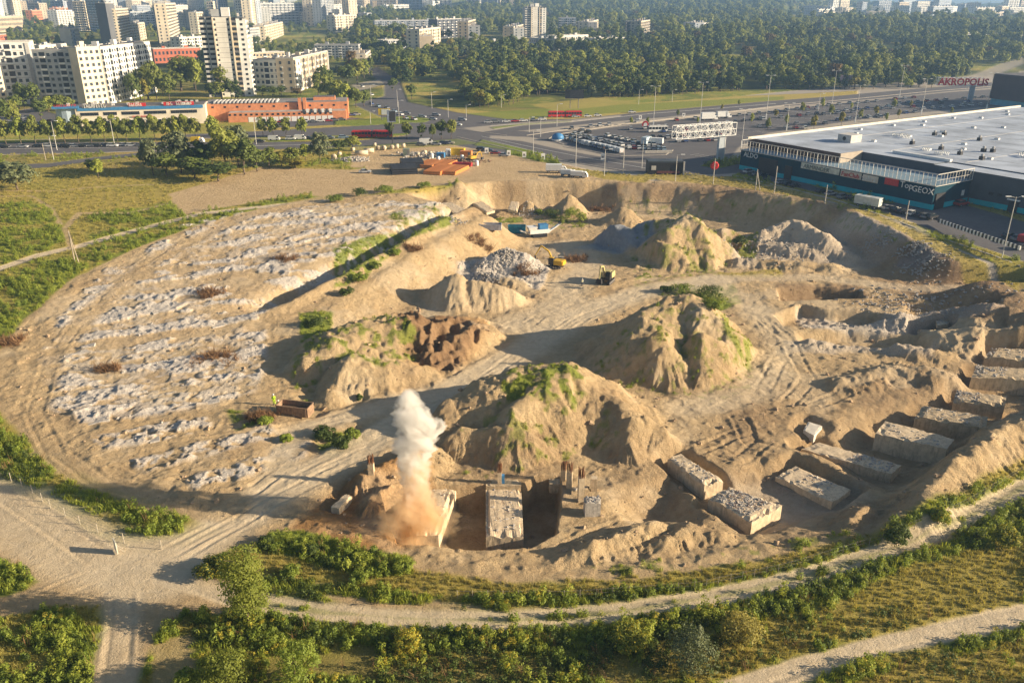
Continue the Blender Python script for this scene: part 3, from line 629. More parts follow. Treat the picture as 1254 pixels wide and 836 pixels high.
def scatter(name, src_me, pts, scl, rz, tilt=None, **tags):
    """one 'stuff' object: many copies of a small mesh on given points"""
    n = len(pts)
    if n == 0: return None
    me = bpy.data.meshes.new(name); me.vertices.add(n); me.vertices.foreach_set('co', np.asarray(pts, np.float32).ravel())
    a = me.attributes.new('scl', 'FLOAT', 'POINT'); a.data.foreach_set('value', np.asarray(scl, np.float32))
    a = me.attributes.new('rot', 'FLOAT_VECTOR', 'POINT'); r = np.zeros((n, 3), np.float32); r[:, 2] = rz
    if tilt is not None: r[:, 0] = tilt[:, 0]; r[:, 1] = tilt[:, 1]
    a.data.foreach_set('vector', r.ravel())
    so = source(src_me, name+'_piece')
    ng = bpy.data.node_groups.new(name, 'GeometryNodeTree'); ng.interface.new_socket('Geometry', in_out='INPUT', socket_type='NodeSocketGeometry'); ng.interface.new_socket('Geometry', in_out='OUTPUT', socket_type='NodeSocketGeometry')
    gi = ng.nodes.new('NodeGroupInput'); go = ng.nodes.new('NodeGroupOutput'); oi = ng.nodes.new('GeometryNodeObjectInfo'); oi.inputs['Object'].default_value = so; oi.inputs['As Instance'].default_value = True
    ip = ng.nodes.new('GeometryNodeInstanceOnPoints'); s1 = ng.nodes.new('GeometryNodeInputNamedAttribute'); s1.data_type = 'FLOAT'; s1.inputs[0].default_value = 'scl'
    s2 = ng.nodes.new('GeometryNodeInputNamedAttribute'); s2.data_type = 'FLOAT_VECTOR'; s2.inputs[0].default_value = 'rot'
    er = ng.nodes.new('FunctionNodeEulerToRotation'); L = ng.links.new
    L(gi.outputs[0], ip.inputs['Points']); L(oi.outputs['Geometry'], ip.inputs['Instance']); L(s1.outputs[0], ip.inputs['Scale']); L(s2.outputs[0], er.inputs[0]); L(er.outputs[0], ip.inputs['Rotation']); L(ip.outputs[0], go.inputs[0])
    o = link(name, me, None, None, kind='stuff', **tags); mo = o.modifiers.new('scatter', 'NODES'); mo.node_group = ng; return o
ORD = ['first','second','third','fourth','fifth','sixth','seventh','eighth','ninth','tenth','eleventh','twelfth','thirteenth','fourteenth','fifteenth','sixteenth','seventeenth','eighteenth','nineteenth','twentieth']
def nth(i): return ORD[i] if i < 20 else '%dth' % (i+1)
# ---------------- leaves ----------------
def leafmat(name, c, c2, tr=.22, oi=.35):
    if name in _MC: return _MC[name]
    q = NT(name); rnd = q.n('ShaderNodeObjectInfo').outputs['Random']
    nz = q.noise(.7, 3, .6)
    f = q.math('ADD', q.math('MULTIPLY', q.ramp(nz, .35, .65), 1-oi), q.math('MULTIPLY', rnd, oi), True)
    q.l(q.mix(f, tuple(c2), tuple(c)), q.b.inputs['Base Color']); q.b.inputs['Roughness'].default_value = .6; q.b.inputs['Specular IOR Level'].default_value = .25
    tb = q.n('ShaderNodeBsdfTranslucent'); q.l(q.mix(.5, q.mix(f, tuple(c2), tuple(c)), (c[0]*1.3, c[1]*1.2, c[2]*.5)), tb.inputs[0])
    mx = q.n('ShaderNodeMixShader'); mx.inputs[0].default_value = tr; q.l(q.b.outputs[0], mx.inputs[1]); q.l(tb.outputs[0], mx.inputs[2]); q.l(mx.outputs[0], q.out.inputs['Surface'])
    _MC[name] = q.m; return q.m
def quads_mesh(name, C, Nn, size, m, asp=1.0, cross=None):
    """many small leaf faces at C facing Nn"""
    n = len(C); Nn = Nn/np.maximum(np.linalg.norm(Nn, axis=1, keepdims=True), 1e-6); r = RNG.normal(size=(n, 3)); t = np.cross(Nn, r); t /= np.maximum(np.linalg.norm(t, axis=1, keepdims=True), 1e-6); b = np.cross(Nn, t)
    s = (np.ones(n)*size if np.isscalar(size) else size)[:, None]*.5
    V = np.stack([C-t*s*asp, C-b*s*.7+Nn*s*.2, C+t*s*asp, C+b*s*.7+Nn*s*.2], 1).reshape(-1, 3)
    me = bpy.data.meshes.new(name); q = np.arange(n*4, dtype=np.int32)
    me.vertices.add(n*4); me.vertices.foreach_set('co', V.astype(np.float32).ravel()); me.loops.add(n*4); me.loops.foreach_set('vertex_index', q)
    me.polygons.add(n); me.polygons.foreach_set('loop_start', np.arange(0, n*4, 4, dtype=np.int32)); me.update(); me.materials.append(m); return me
def crown_mesh(name, h, w, base, nclump, nleaf, size, m, shape='round', seed=0):
    """foliage in clumps spread through a crown between height base and h, full width w"""
    R = np.random.RandomState(seed); cs = []; k = 0
    while len(cs) < nclump and k < 5000:
        k += 1; p = R.uniform(-1, 1, 3); r = np.linalg.norm(p)
        if r > 1 or r < .35: continue
        t = (p[2]+1)/2
        lim = {'round': 1, 'cone': 1.15-t*.95, 'column': .9, 'dome': 1.1-.5*t*t, 'pine': .5+.9*math.sin(t*2.6)}[shape]
        if math.hypot(p[0], p[1]) > lim: continue
        cs.append(p)
    cs = np.array(cs); mid = (h+base)/2; hh = (h-base)/2; wj = w/2
    C = []; N = []
    for c in cs:
        c = c*R.uniform(.82, 1.12); rr = R.uniform(.16, .46)*(w*.5) if shape != 'column' else R.uniform(.35, .5)*w*.5
        d = R.normal(size=(nleaf, 3)); d /= np.linalg.norm(d, axis=1, keepdims=True); d[:, 2] = np.where(d[:, 2] < -.3, -d[:, 2], d[:, 2])
        q = np.array([c[0]*(wj-rr*.7), c[1]*(wj-rr*.7), mid+c[2]*(hh-rr*.6)])
        C.append(q+d*rr*R.uniform(.72, 1.08, (nleaf, 1))*np.array([1, 1, .85])); N.append(d+R.normal(size=(nleaf, 3))*.28)
    return quads_mesh(name, np.concatenate(C), np.concatenate(N), size*R.uniform(.6, 1.3, nclump*nleaf if len(cs) == nclump else len(cs)*nleaf), m)
BARK = mat('bark', (.16,.12,.085), .9, .4, 3, .02)
def trunk_mesh(name, h, r, limbs=5, seed=0, w=4.0):
    R = random.Random(seed); b = MB(); p = Vector((0, 0, -.3)); segs = 4
    for i in range(segs):
        q = Vector((R.uniform(-.03, .03)*h, R.uniform(-.03, .03)*h, h*(i+1)/segs)); b.bar(p, q, r*(1-i/segs*.7), BARK, 7, r*(1-(i+1)/segs*.75)); p = q
        if i >= 1:
            for k in range(limbs//3+1):
                a = R.uniform(0, 6.28); e = q+Vector((math.cos(a)*w*.35, math.sin(a)*w*.35, h*.16)); b.bar(q, e, r*.35, BARK, 5, r*.1)
    return b.mesh(name, True)
# ---------------- trees ----------------
L_DARK = leafmat('leaf_dark', (.18,.22,.045), (.06,.09,.022), .22, .6); L_MID = leafmat('leaf_mid', (.32,.33,.06), (.11,.15,.03), .22, .6); L_YEL = leafmat('leaf_yellow', (.34,.29,.045), (.16,.16,.03))
L_GREY = leafmat('leaf_grey', (.20,.22,.11), (.10,.13,.06)); L_LIME = leafmat('leaf_lime', (.40,.42,.07), (.19,.24,.035), .22, .6); L_RUST = leafmat('leaf_rust', (.20,.13,.05), (.10,.08,.03)); L_PINE = leafmat('leaf_pine', (.08,.12,.035), (.03,.055,.018), .15, .6)
KINDS = []   # (crown, trunk, height, width, words)
for _n in ('leaf_dark', 'leaf_mid', 'leaf_lime', 'leaf_rust', 'leaf_pine'): pass
def kind(words, h, w, base, ncl, nl, size, m, shape, seed):
    KINDS.append((crown_mesh('crown', h, w, base, ncl, nl, size, m, shape, seed), trunk_mesh('trunk', h*.72, .022*h, 5, seed, w), h, w, words))
kind('dark green rounded tree', 12, 9, 2.2, 34, 55, .85, L_DARK, 'round', 1)
kind('mid green broad tree', 11, 9.5, 1.8, 36, 55, .85, L_MID, 'dome', 2)
kind('tall narrow green tree', 15, 6.5, 2, 34, 55, .75, L_MID, 'column', 3)
kind('dark pointed conifer', 15, 6.5, 1.5, 38, 50, .7, L_PINE, 'cone', 4)
kind('lime green leafy tree', 10, 8, 1.5, 34, 55, .8, L_LIME, 'dome', 5)
kind('yellowing round tree', 10, 7, 1.8, 30, 55, .75, L_YEL, 'round', 6)
kind('grey green willow', 10, 9, .8, 36, 60, .8, L_GREY, 'dome', 7)
kind('rust tinged tree', 11, 8, 2, 30, 50, .8, L_RUST, 'round', 8)
def tree(k, x, y, z, s, label, group, sx=1.0, name='tree', cat='tree'):
    cr, tr, h, w, words = KINDS[k]
    o = empty(name, (x, y, z), random.uniform(0, 6.28), label=label, category=cat)
    if group: o['group'] = group
    o.scale = (s*sx, s*sx, s); link('crown', cr, None, o); link('trunk', tr, None, o); return o
def place(k, px, py, hpx, label, group=None, sx=1.0, wpx=None, name='tree', cat='tree'):
    """a tree whose foot is seen at a pixel and whose height is hpx pixels there"""
    x, y, z = G(px, py); d = math.sqrt(x*x+y*y+(CH-z)**2); s = hpx*d/F/.93/KINDS[k][2]
    if wpx: sx = wpx*d/F/KINDS[k][3]/s
    return tree(k, x, y, z-.1, s, label, group, sx, name, cat)
# the clipped row along the avenue
gl = 'clipped trees in the row along the avenue'
rowx = [8,26,44,61,80,97,112,129,144,156,172,190,205,216,228,240,262]
for i, px in enumerate(rowx):
    place((1, 4, 1)[i % 3], px, 177-px*.022, 24+(i % 3)*2, '%s clipped tree from the left in the row before the long shop building' % nth(i), gl, wpx=17)
for i, px in enumerate([322,335,351,370]):
    place((1, 4)[i % 2], px, 168, 22, '%s clipped tree from the left before the orange brick building' % nth(i), gl, wpx=14)
for i, (px, py, h, w) in enumerate([(478,170,20,13),(498,170,19,15),(517,171,19,12),(530,171,18,10),(541,170,22,16),(553,170,22,16)]):
    place(1 if i % 2 else 0, px, py, h, '%s round tree from the left behind the yard of pipes' % nth(i), 'round trees behind the pipe yard', wpx=w)
# scrub around the upper left field
place(6, 22, 233, 30, 'wide grey green willow bush at the left edge of the field', None, wpx=46, name='willow_bush', cat='bush')
place(4, 121, 218, 20, 'small lime green bush alone on the dark bank', None, wpx=16, name='bush', cat='bush')
place(0, 113, 210, 13, 'low dark bush on the bank behind the lime green bush', None, wpx=18, name='bush', cat='bush')
for i, (k, px, py, h, w) in enumerate([(6,188,215,40,32),(6,222,212,46,38),(0,252,212,36,40),(1,278,212,50,44),(0,300,214,40,40),(6,292,204,46,40),(0,238,218,24,40),(0,315,210,26,30),(0,268,222,22,44),(1,330,205,22,28),(5,345,203,18,22),(1,358,202,20,26),(6,393,200,36,28),(4,374,196,18,20),(0,205,216,26,30),(5,362,206,12,30),(1,432,184,16,22),(0,415,186,14,26)]):
    place(k, px, py, h, '%s %s of the thicket below the avenue' % (nth(i), KINDS[k][4].replace('tree', 'tree')), 'thicket between the field and the avenue', wpx=w)
# trees among the nearer flats
for i, (k, px, py, h, w) in enumerate([(0,30,134,26,18),(0,44,134,26,16),(0,22,138,18,16),(4,60,138,16,16),(1,72,137,17,18),(1,84,136,14,16),(0,2,158,30,30),(1,18,156,26,18),(0,140,124,22,16),(0,50,146,20,18),(0,165,126,30,18),(5,178,125,26,14),(1,192,124,40,22),(2,182,122,36,20),(1,208,124,28,20),(0,172,122,30,18),(2,222,112,38,24),(0,238,108,32,24),(4,240,112,34,20),(0,228,100,26,22),(2,272,124,38,20),(0,284,124,24,16),(3,292,124,22,14),(0,260,122,18,16),(1,200,118,26,16),
        (0,322,118,12,16),(0,334,119,12,16),(0,345,118,12,14),(7,364,119,10,14),(2,390,118,26,16),(1,402,126,30,22),(1,412,130,28,24),(4,424,132,26,22),(1,436,132,22,22),(0,446,130,18,20),(0,398,112,28,22),(0,426,108,26,22),(1,438,104,28,24),(7,432,96,30,16),(4,446,96,20,16),(0,452,92,20,16),(1,112,140,8,12),(1,124,126,10,10)]):
    place(k, px, py, h, '%s %s among the flats, counted from the left edge' % (nth(i), KINDS[k][4]), 'trees among the flats', wpx=w)
# the wood: individuals in front, a mass behind
FOREST = [(474,112),(492,118),(505,128),(560,131),(600,132),(628,130),(648,118),(690,116),(745,120),(800,119),(880,113),(960,110),(1050,110),(1140,108),(1165,102),(1215,84),(1270,72),(1400,66),(1400,-60),(420,-60),(440,60)]
CITYP = [(-120,118),(-40,116),(0,112),(60,80),(150,62),(195,60),(210,105),(250,108),(300,110),(312,80),(380,74),(402,76),(408,96),(440,92),(474,112),(440,60),(420,-60),(-200,-60)]
def inpoly(px, py, poly): return sdf(px, py, [(float(a), float(b)) for a, b in poly]) > 0
BUILT = []    # (x, y, radius) footprints to keep clear, filled by the town builder
def fill_trees():
    tr = []
    Yv = 430.0
    while Yv < 5200:
        sp = 6.6+max(0, Yv-500)/230
        xs = np.arange(-.75*Yv, .78*Yv, sp*1.05)+RNG.uniform(-sp*.4, sp*.4); xs = xs+RNG.uniform(-.4, .4, xs.size)*sp; ys = Yv+RNG.uniform(-.4, .4, xs.size)*sp
        zs = zp(xs, ys); px, py = pix_dist(xs, ys, zs)
        fo = inpoly(px, py, FOREST) & ~((px > 960) & (py < 30)); ci = inpoly(px, py, CITYP)
        clear = inpoly(px, py, [(645,92),(690,90),(745,96),(742,105),(700,104),(650,102)]) | inpoly(px, py, [(812,84),(850,82),(850,88),(812,90)]) | inpoly(px, py, [(448,84),(466,80),(500,104),(500,118),(470,118)])
        dens = np.where(fo, .93, np.where(ci, (.25+.55*ss(-.1, .1, fbm(xs/60, ys/60, 2, 5)))*np.where(ys > 1000, .55, 1), np.where((px > 900) & (py <= 30), .3, 0)))
        dens = dens*ss(-.15, -.04, fbm(xs/50, ys/90, 3, 55)); dens = np.where(clear, .06, dens)
        keep = RNG.rand(xs.size) < dens
        for x, y, z, a, b, f in zip(xs[keep], ys[keep], zs[keep], px[keep], py[keep], fo[keep]):
            tr.append((x, y, z, a, b, sp, bool(f)))
        Yv += sp*.9
    return tr
def plant_wood():
    tr = fill_trees()
    bx = np.array([b[0] for b in BUILT]); by = np.array([b[1] for b in BUILT]); br = np.array([b[2] for b in BUILT])
    out = []
    for t in tr:
        if len(bx) and (((bx-t[0])**2+(by-t[1])**2) < (br+3)**2).any(): continue
        out.append(t)
    # the ones that show largest: nearest, inside the frame
    out.sort(key=lambda t: t[1]); near = []; rest = []
    for t in out:
        (near if (len(near) < 235 and -20 < t[3] < 1274 and t[6]) else rest).append(t)
    def pick(t):
        r = random.random(); v = float(fbm(np.array([t[0]/90]), np.array([t[1]/90]), 2, 14)[0])
        if t[6]:
            if v > .16: return random.choice([3, 3, 0, 2])
            return random.choices([0, 1, 2, 3, 4, 5, 6, 7], [26, 24, 16, 6, 15, 4, 6, 3])[0]
        return random.choices([0, 1, 2, 3, 4, 5, 6, 7], [34, 26, 12, 6, 10, 2, 6, 2])[0]
    near.sort(key=lambda t: t[3])
    cnt = {}
    for t in near:
        k = pick(t); s = random.uniform(.62, 1.12); zone = 'beside the road into the town' if t[3] < 560 else 'behind the wide crossing' if t[3] < 660 else 'near the dark hoarding' if t[3] < 760 else 'behind the curved avenue' if t[3] < 930 else 'beyond the big car park' if t[3] < 1140 else 'beside the red lettered sign'
        cnt[(k, zone)] = cnt.get((k, zone), 0)+1
        tree(k, t[0], t[1], t[2]-.2, s, '%s %s from the left, wood edge %s' % (nth(cnt[(k, zone)]-1), KINDS[k][4], zone), 'trees along the front of the wood', random.uniform(1.0, 1.35))
    by_k = {}
    for t in rest: by_k.setdefault(pick(t), []).append(t)
    for k, L in by_k.items():
        n = len(L); pts = np.array([[t[0], t[1], t[2]-.2] for t in L]); sp = np.array([t[5] for t in L])
        scl = (RNG.uniform(.48, .95, n)+.65*RNG.rand(n)**3)*np.clip(sp/7.2, 1, 2.1)*np.where(np.array([t[6] for t in L]), 1, np.where(np.array([t[1] for t in L]) > 800, .6, .8))
        scatter('woodland', KINDS[k][0], pts, scl, RNG.uniform(0, 6.28, n), label='mass of %ss in the wood and between the far houses' % KINDS[k][4], category='trees')
# ---------------- low growth ----------------
def blades(name, n, h, spread, m, wd=.05, lean=.4, seed=0):
    R = np.random.RandomState(seed); V = []; Fc = []
    for i in range(n):
        a = R.uniform(0, 6.28); r = R.uniform(0, spread); x, y = r*math.cos(a), r*math.sin(a); b = R.uniform(0, 6.28); l = R.uniform(.05, lean)*h; hh = h*R.uniform(.6, 1.15); w = wd
        dx, dy = math.cos(b), math.sin(b); k = len(V)
        V += [(x-dy*w, y+dx*w, 0), (x+dy*w, y-dx*w, 0), (x+dx*l*.4+dy*w*.8, y+dy*l*.4-dx*w*.8, hh*.6), (x+dx*l*.4-dy*w*.8, y+dy*l*.4+dx*w*.8, hh*.6), (x+dx*l, y+dy*l, hh)]
        Fc += [(k, k+1, k+2, k+3), (k+3, k+2, k+4)]
    me = bpy.data.meshes.new(name); me.from_pydata(V, [], Fc); me.materials.append(m); me.update(); return me
def weed(name, n, h, w, m, size=.16, seed=0, tip=None, ntip=0):
    R = np.random.RandomState(seed); z = R.uniform(.05, 1, n)*h; r = w*.5*np.sqrt(R.rand(n))*(1.1-.55*z/h); a = R.uniform(0, 6.28, n)
    C = np.stack([r*np.cos(a), r*np.sin(a), z], 1); N = np.stack([np.cos(a)*.5, np.sin(a)*.5, np.ones(n)*.9], 1)+R.normal(size=(n, 3))*.4
    me = quads_mesh(name, C, N, size*R.uniform(.6, 1.4, n), m, 1.3)
    if tip:
        me.materials.append(tip); mi = (z > h*.68).astype(np.int32); me.polygons.foreach_set('material_index', mi)
    return me
GR_G = leafmat('grass_green', (.42,.45,.07), (.20,.26,.035), .4, .6); GR_D = leafmat('grass_dry', (.47,.40,.12), (.24,.24,.055), .4, .7); GR_W = leafmat('weed_green', (.33,.39,.06), (.12,.18,.03), .4, .6)
GR_Y = leafmat('goldenrod_flower', (.60,.48,.05), (.36,.33,.05), .3, .4); GR_K = leafmat('weed_dark', (.13,.17,.035), (.05,.08,.018), .3, .6); GR_B = leafmat('dead_twig', (.36,.21,.10), (.16,.09,.045), .1, .5)
def grow():
    # candidate points, denser near the camera
    P_ = []
    for y0, y1, st in ((56, 80, .62), (80, 110, .75), (110, 150, .95), (150, 230, 1.35), (230, 330, 1.9)):
        xs = np.arange(-.72*y1-20, .88*y1+40, st); ys = np.arange(y0, y1, st); a, b = np.meshgrid(xs, ys); a = a.ravel()+RNG.uniform(-.5, .5, a.size)*st; b = b.ravel()+RNG.uniform(-.5, .5, b.size)*st
        z = hgt(a, b); u, v = pix_dist(a, b, z); m = (u > -60) & (u < 1470) & (v < 880); P_.append(np.stack([a[m], b[m], z[m], np.full(m.sum(), st)], 1))
    Q = np.concatenate(P_); w = G_paint(Q[:, 0], Q[:, 1]); g = w[K.index('green')]; d = w[K.index('dry')]; X_, Y_ = Q[:, 0], Q[:, 1]
    r = RNG.rand(len(Q)); sc = .8+Q[:, 3]*.35-.45*(DIST(Q[:, 0], Q[:, 1]) > .6); zf = fbm(X_/9, Y_/9, 3, 91); zf2 = fbm(X_/5, Y_/5, 3, 97); inside = DIST(X_, Y_) > .6
    u, v = pix_dist(X_, Y_, Q[:, 2]); low = (v > 745) & (u > 210) & ((u < 820) | (RNG.rand(len(Q)) < .35))
    field = (v < 340) & (u < 560) & ~inside
    def sel(m, frac=1.0): return m & (RNG.rand(len(Q)) < frac)
    def go(name, me, m, a, b, label, cat='grass', tl=.15):
        n = int(m.sum()); scatter(name, me, Q[m, :3]-np.array([0, 0, .03]), RNG.uniform(a, b, n)*sc[m], RNG.uniform(0, 6.28, n), RNG.normal(size=(n, 2))*tl, label=label, category=cat)
    G1 = g > .45; D1 = (d > .45) & ~G1
    go('meadow_grass', blades('b1', 26, .55, .42, GR_G, .035, .5, 1), sel(G1, .75), .7, 1.3, 'green grass growing on the verges around the sand pit')
    go('dry_grass', blades('b2', 26, .5, .45, GR_D, .03, .7, 2), sel(D1 | (G1 & (r < .16) & ~inside), .8), .6, 1.1, 'dry yellow grass growing on the fields around the sand pit')
    go('leafy_weeds', weed('w1', 60, .95, .9, GR_W, .17, 3), sel(G1 & (zf2 > -.08), .6), .6, 1.4, 'leafy green weeds growing along the dirt tracks', 'weeds')
    go('dark_weeds', weed('w2', 60, .8, .95, GR_K, .17, 4), sel((G1 & (zf < -.02) & ~field & ~inside) | (low & (zf < .05) & (w[1] < .3) & (w[0] < .6)), .5), .6, 1.2, 'dark green weeds growing in the meadow at the bottom', 'weeds')  # thicker along the bottom, partly standing in for shadow between the plants
    go('goldenrod', weed('w3', 110, 1.2, .8, GR_W, .11, 5, GR_Y), sel(((low & (zf2 > .06)) | (G1 & (zf > .2) & (v > 700) & ~inside & ~field)) & (w[1] < .3) & (w[0] < .6), .4), .7, 1.2, 'goldenrod with yellow flowers growing in patches by the track', 'flowers')
    go('tall_weeds', weed('w4', 90, 1.7, 1.1, leafmat('weed_lime', (.42,.45,.07), (.18,.24,.035), .4, .7), .17, 12), sel((low | G1) & ~inside & ~field & (w[1] < .3) & (w[0] < .5) & (zf2 > .03), .22), .5, 1.3, 'tall ragged yellow green weeds standing in the scrub along the bottom', 'weeds', .25)
    go('dead_stems', blades('b5', 9, 1.5, .4, GR_B, .02, .6, 13), sel((low | G1) & ~inside & ~field & (w[1] < .3) & (w[0] < .5), .05), .5, 1.2, 'dead brown stems standing among the weeds along the bottom', 'stems', .2)
# ---------------- buildings ----------------
GLASS = mat('window_glass', (.06,.075,.095), .12, .3, 4, spec=.6); GLASSB = mat('window_dark', (.03,.035,.045), .2, .2, 4, spec=.5)
def panelmat(name, c): return mat(name, c, .85, .18, .12, .01)
WMAT = {'white': panelmat('white_panel', (.78,.77,.73)), 'cream': panelmat('cream_panel', (.76,.66,.50)), 'grey': panelmat('grey_panel', (.44,.45,.45)), 'tan': panelmat('tan_panel', (.50,.42,.31)),
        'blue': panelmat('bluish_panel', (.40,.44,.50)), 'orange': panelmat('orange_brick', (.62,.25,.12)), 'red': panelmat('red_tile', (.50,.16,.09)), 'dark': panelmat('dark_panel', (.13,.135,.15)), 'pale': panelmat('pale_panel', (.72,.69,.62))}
ROOFM = mat('bitumen_roof', (.15,.14,.14), .9, .4, .3); TRIM = mat('light_trim', (.55,.53,.5), .8, .2, 1); DARK_GREY = mat('dark_grey', (.20,.19,.19), .9, .3, 1); REDP = mat('red_panel', (.50,.07,.04), .7, .2, 1)  # one plain dark grey for joints, legs, wires and boards
def block(spec):
    """box building seen between two ground pixels: left foot, right foot, pixel row of the roof over the left foot"""
    x0, y0, x1, y1, ytop, dep, colr, fl, style, lab, grp = spec
    A = G(x0, y0); B = G(x1, y1); z = min(A[2], B[2]); ax, ay = P(x0, y0, z); bx, by = P(x1, y1, z); ax, ay, bx, by = map(float, (ax, ay, bx, by))
    L = math.hypot(bx-ax, by-ay); th = math.atan2(by-ay, bx-ax); dist = math.sqrt(ax*ax+ay*ay+CH*CH); h = max(4, (y0-ytop)*dist/F*1.03)
    o = empty('apartment_block' if h > 12 else 'low_building', (ax, ay, z), th, label=lab, category='building')
    if grp: o['group'] = grp
    BUILT.append(((ax+bx)/2-math.sin(th)*dep/2, (ay+by)/2+math.cos(th)*dep/2, max(L, dep)*.5))
    if L > dep*1.8:
        for f in (.18, .35, .65, .82): BUILT.append((ax+(bx-ax)*f-math.sin(th)*dep/2, ay+(by-ay)*f+math.cos(th)*dep/2, dep*.6))
    m = WMAT[colr]; b = MB(); b.box((L/2, dep/2, -6), (L, dep, h+6), m); wall = b.obj('wall', o)
    r = MB(); r.box((L/2, dep/2, h), (L-.6, dep-.6, .25), ROOFM)
    for (cx, cy, sx, sy) in ((L/2, .15, L, .3), (L/2, dep-.15, L, .3), (.15, dep/2, .3, dep-.6), (L-.15, dep/2, .3, dep-.6)): r.box((cx, cy, h+.002), (sx, sy, .7), TRIM)
    r.obj('roof', o)
    rb = MB(); nb = max(1, int(L/18))
    R_ = random.Random(int(x0*7+y0))
    for i in range(nb): rb.box(((i+.5)*L/nb+R_.uniform(-1, 1), dep*.55, h+.25), (R_.uniform(2.5, 4), R_.uniform(2, 3.5), R_.uniform(1.8, 3.2)), R_.choice([m, TRIM]))
    for i in range(nb*3): rb.box((R_.uniform(1, L-1), R_.uniform(1, dep-1), h+.25), (.8, .8, R_.uniform(.6, 1.6)), R_.choice([TRIM, DARK_GREY]))
    rb.obj('roof_boxes', o, kind='stuff')
    if fl <= 0: return o
    fh = h/(fl+.25); w = MB(); bal = MB(); nbay = max(2, int(L/3.3)); bw = L/nbay; far = dist > 1000
    for side in ('f', 'r', 'l'):
        n = nbay if side == 'f' else max(1, int(dep/5)); sp = bw if side == 'f' else dep/n
        for i in range(n):
            pat = (i*7+int(x0)) % 6 if style != 'plain' else 9
            if side == 'f' and style == 'panel' and i % 5 == 4:
                # a plain bright stair strip standing proud
                bal.box(((i+.5)*sp, -.25, 0), (sp*.55, .5, h-.3), TRIM if colr != 'cream' else WMAT['cream']); continue
            for j in range(fl):
                zc = fh*(j+.35); ww = sp*.5; hh = fh*.5
                if side == 'f': 
                    if pat in (0, 3) and style in ('balcony', 'panel'):
                        bal.box(((i+.5)*sp, -.5, fh*j+.15), (sp*.9, 1.0, .95), WMAT['white'] if (i+j) % 4 else m); w.box(((i+.5)*sp, -.02, fh*j+1.1), (sp*.88, .06, fh-1.2), GLASSB)
                    else: w.box(((i+.5)*sp, -.02, zc), (ww, .06, hh), GLASS if (i*3+j*5) % 7 else GLASSB)
                elif side == 'r' and style != 'blind': w.box((L+.02, (i+.5)*sp, zc), (.06, ww*.5, hh), GLASS)
                elif side == 'l' and style != 'blind': w.box((-.02, (i+.5)*sp, zc), (.06, ww*.5, hh), GLASS)
    if w.v: w.obj('windows', o, kind='stuff')
    if bal.v: bal.obj('balconies', o, kind='stuff')
    if style == 'panel' or style == 'balcony':
        jn = MB()
        for j in range(1, fl): jn.box((L/2, -.015, fh*j), (L, .05, .12), DARK_GREY if colr in ('white', 'cream', 'pale') else TRIM)
        jn.obj('floor_joints', o, kind='stuff')
    return o
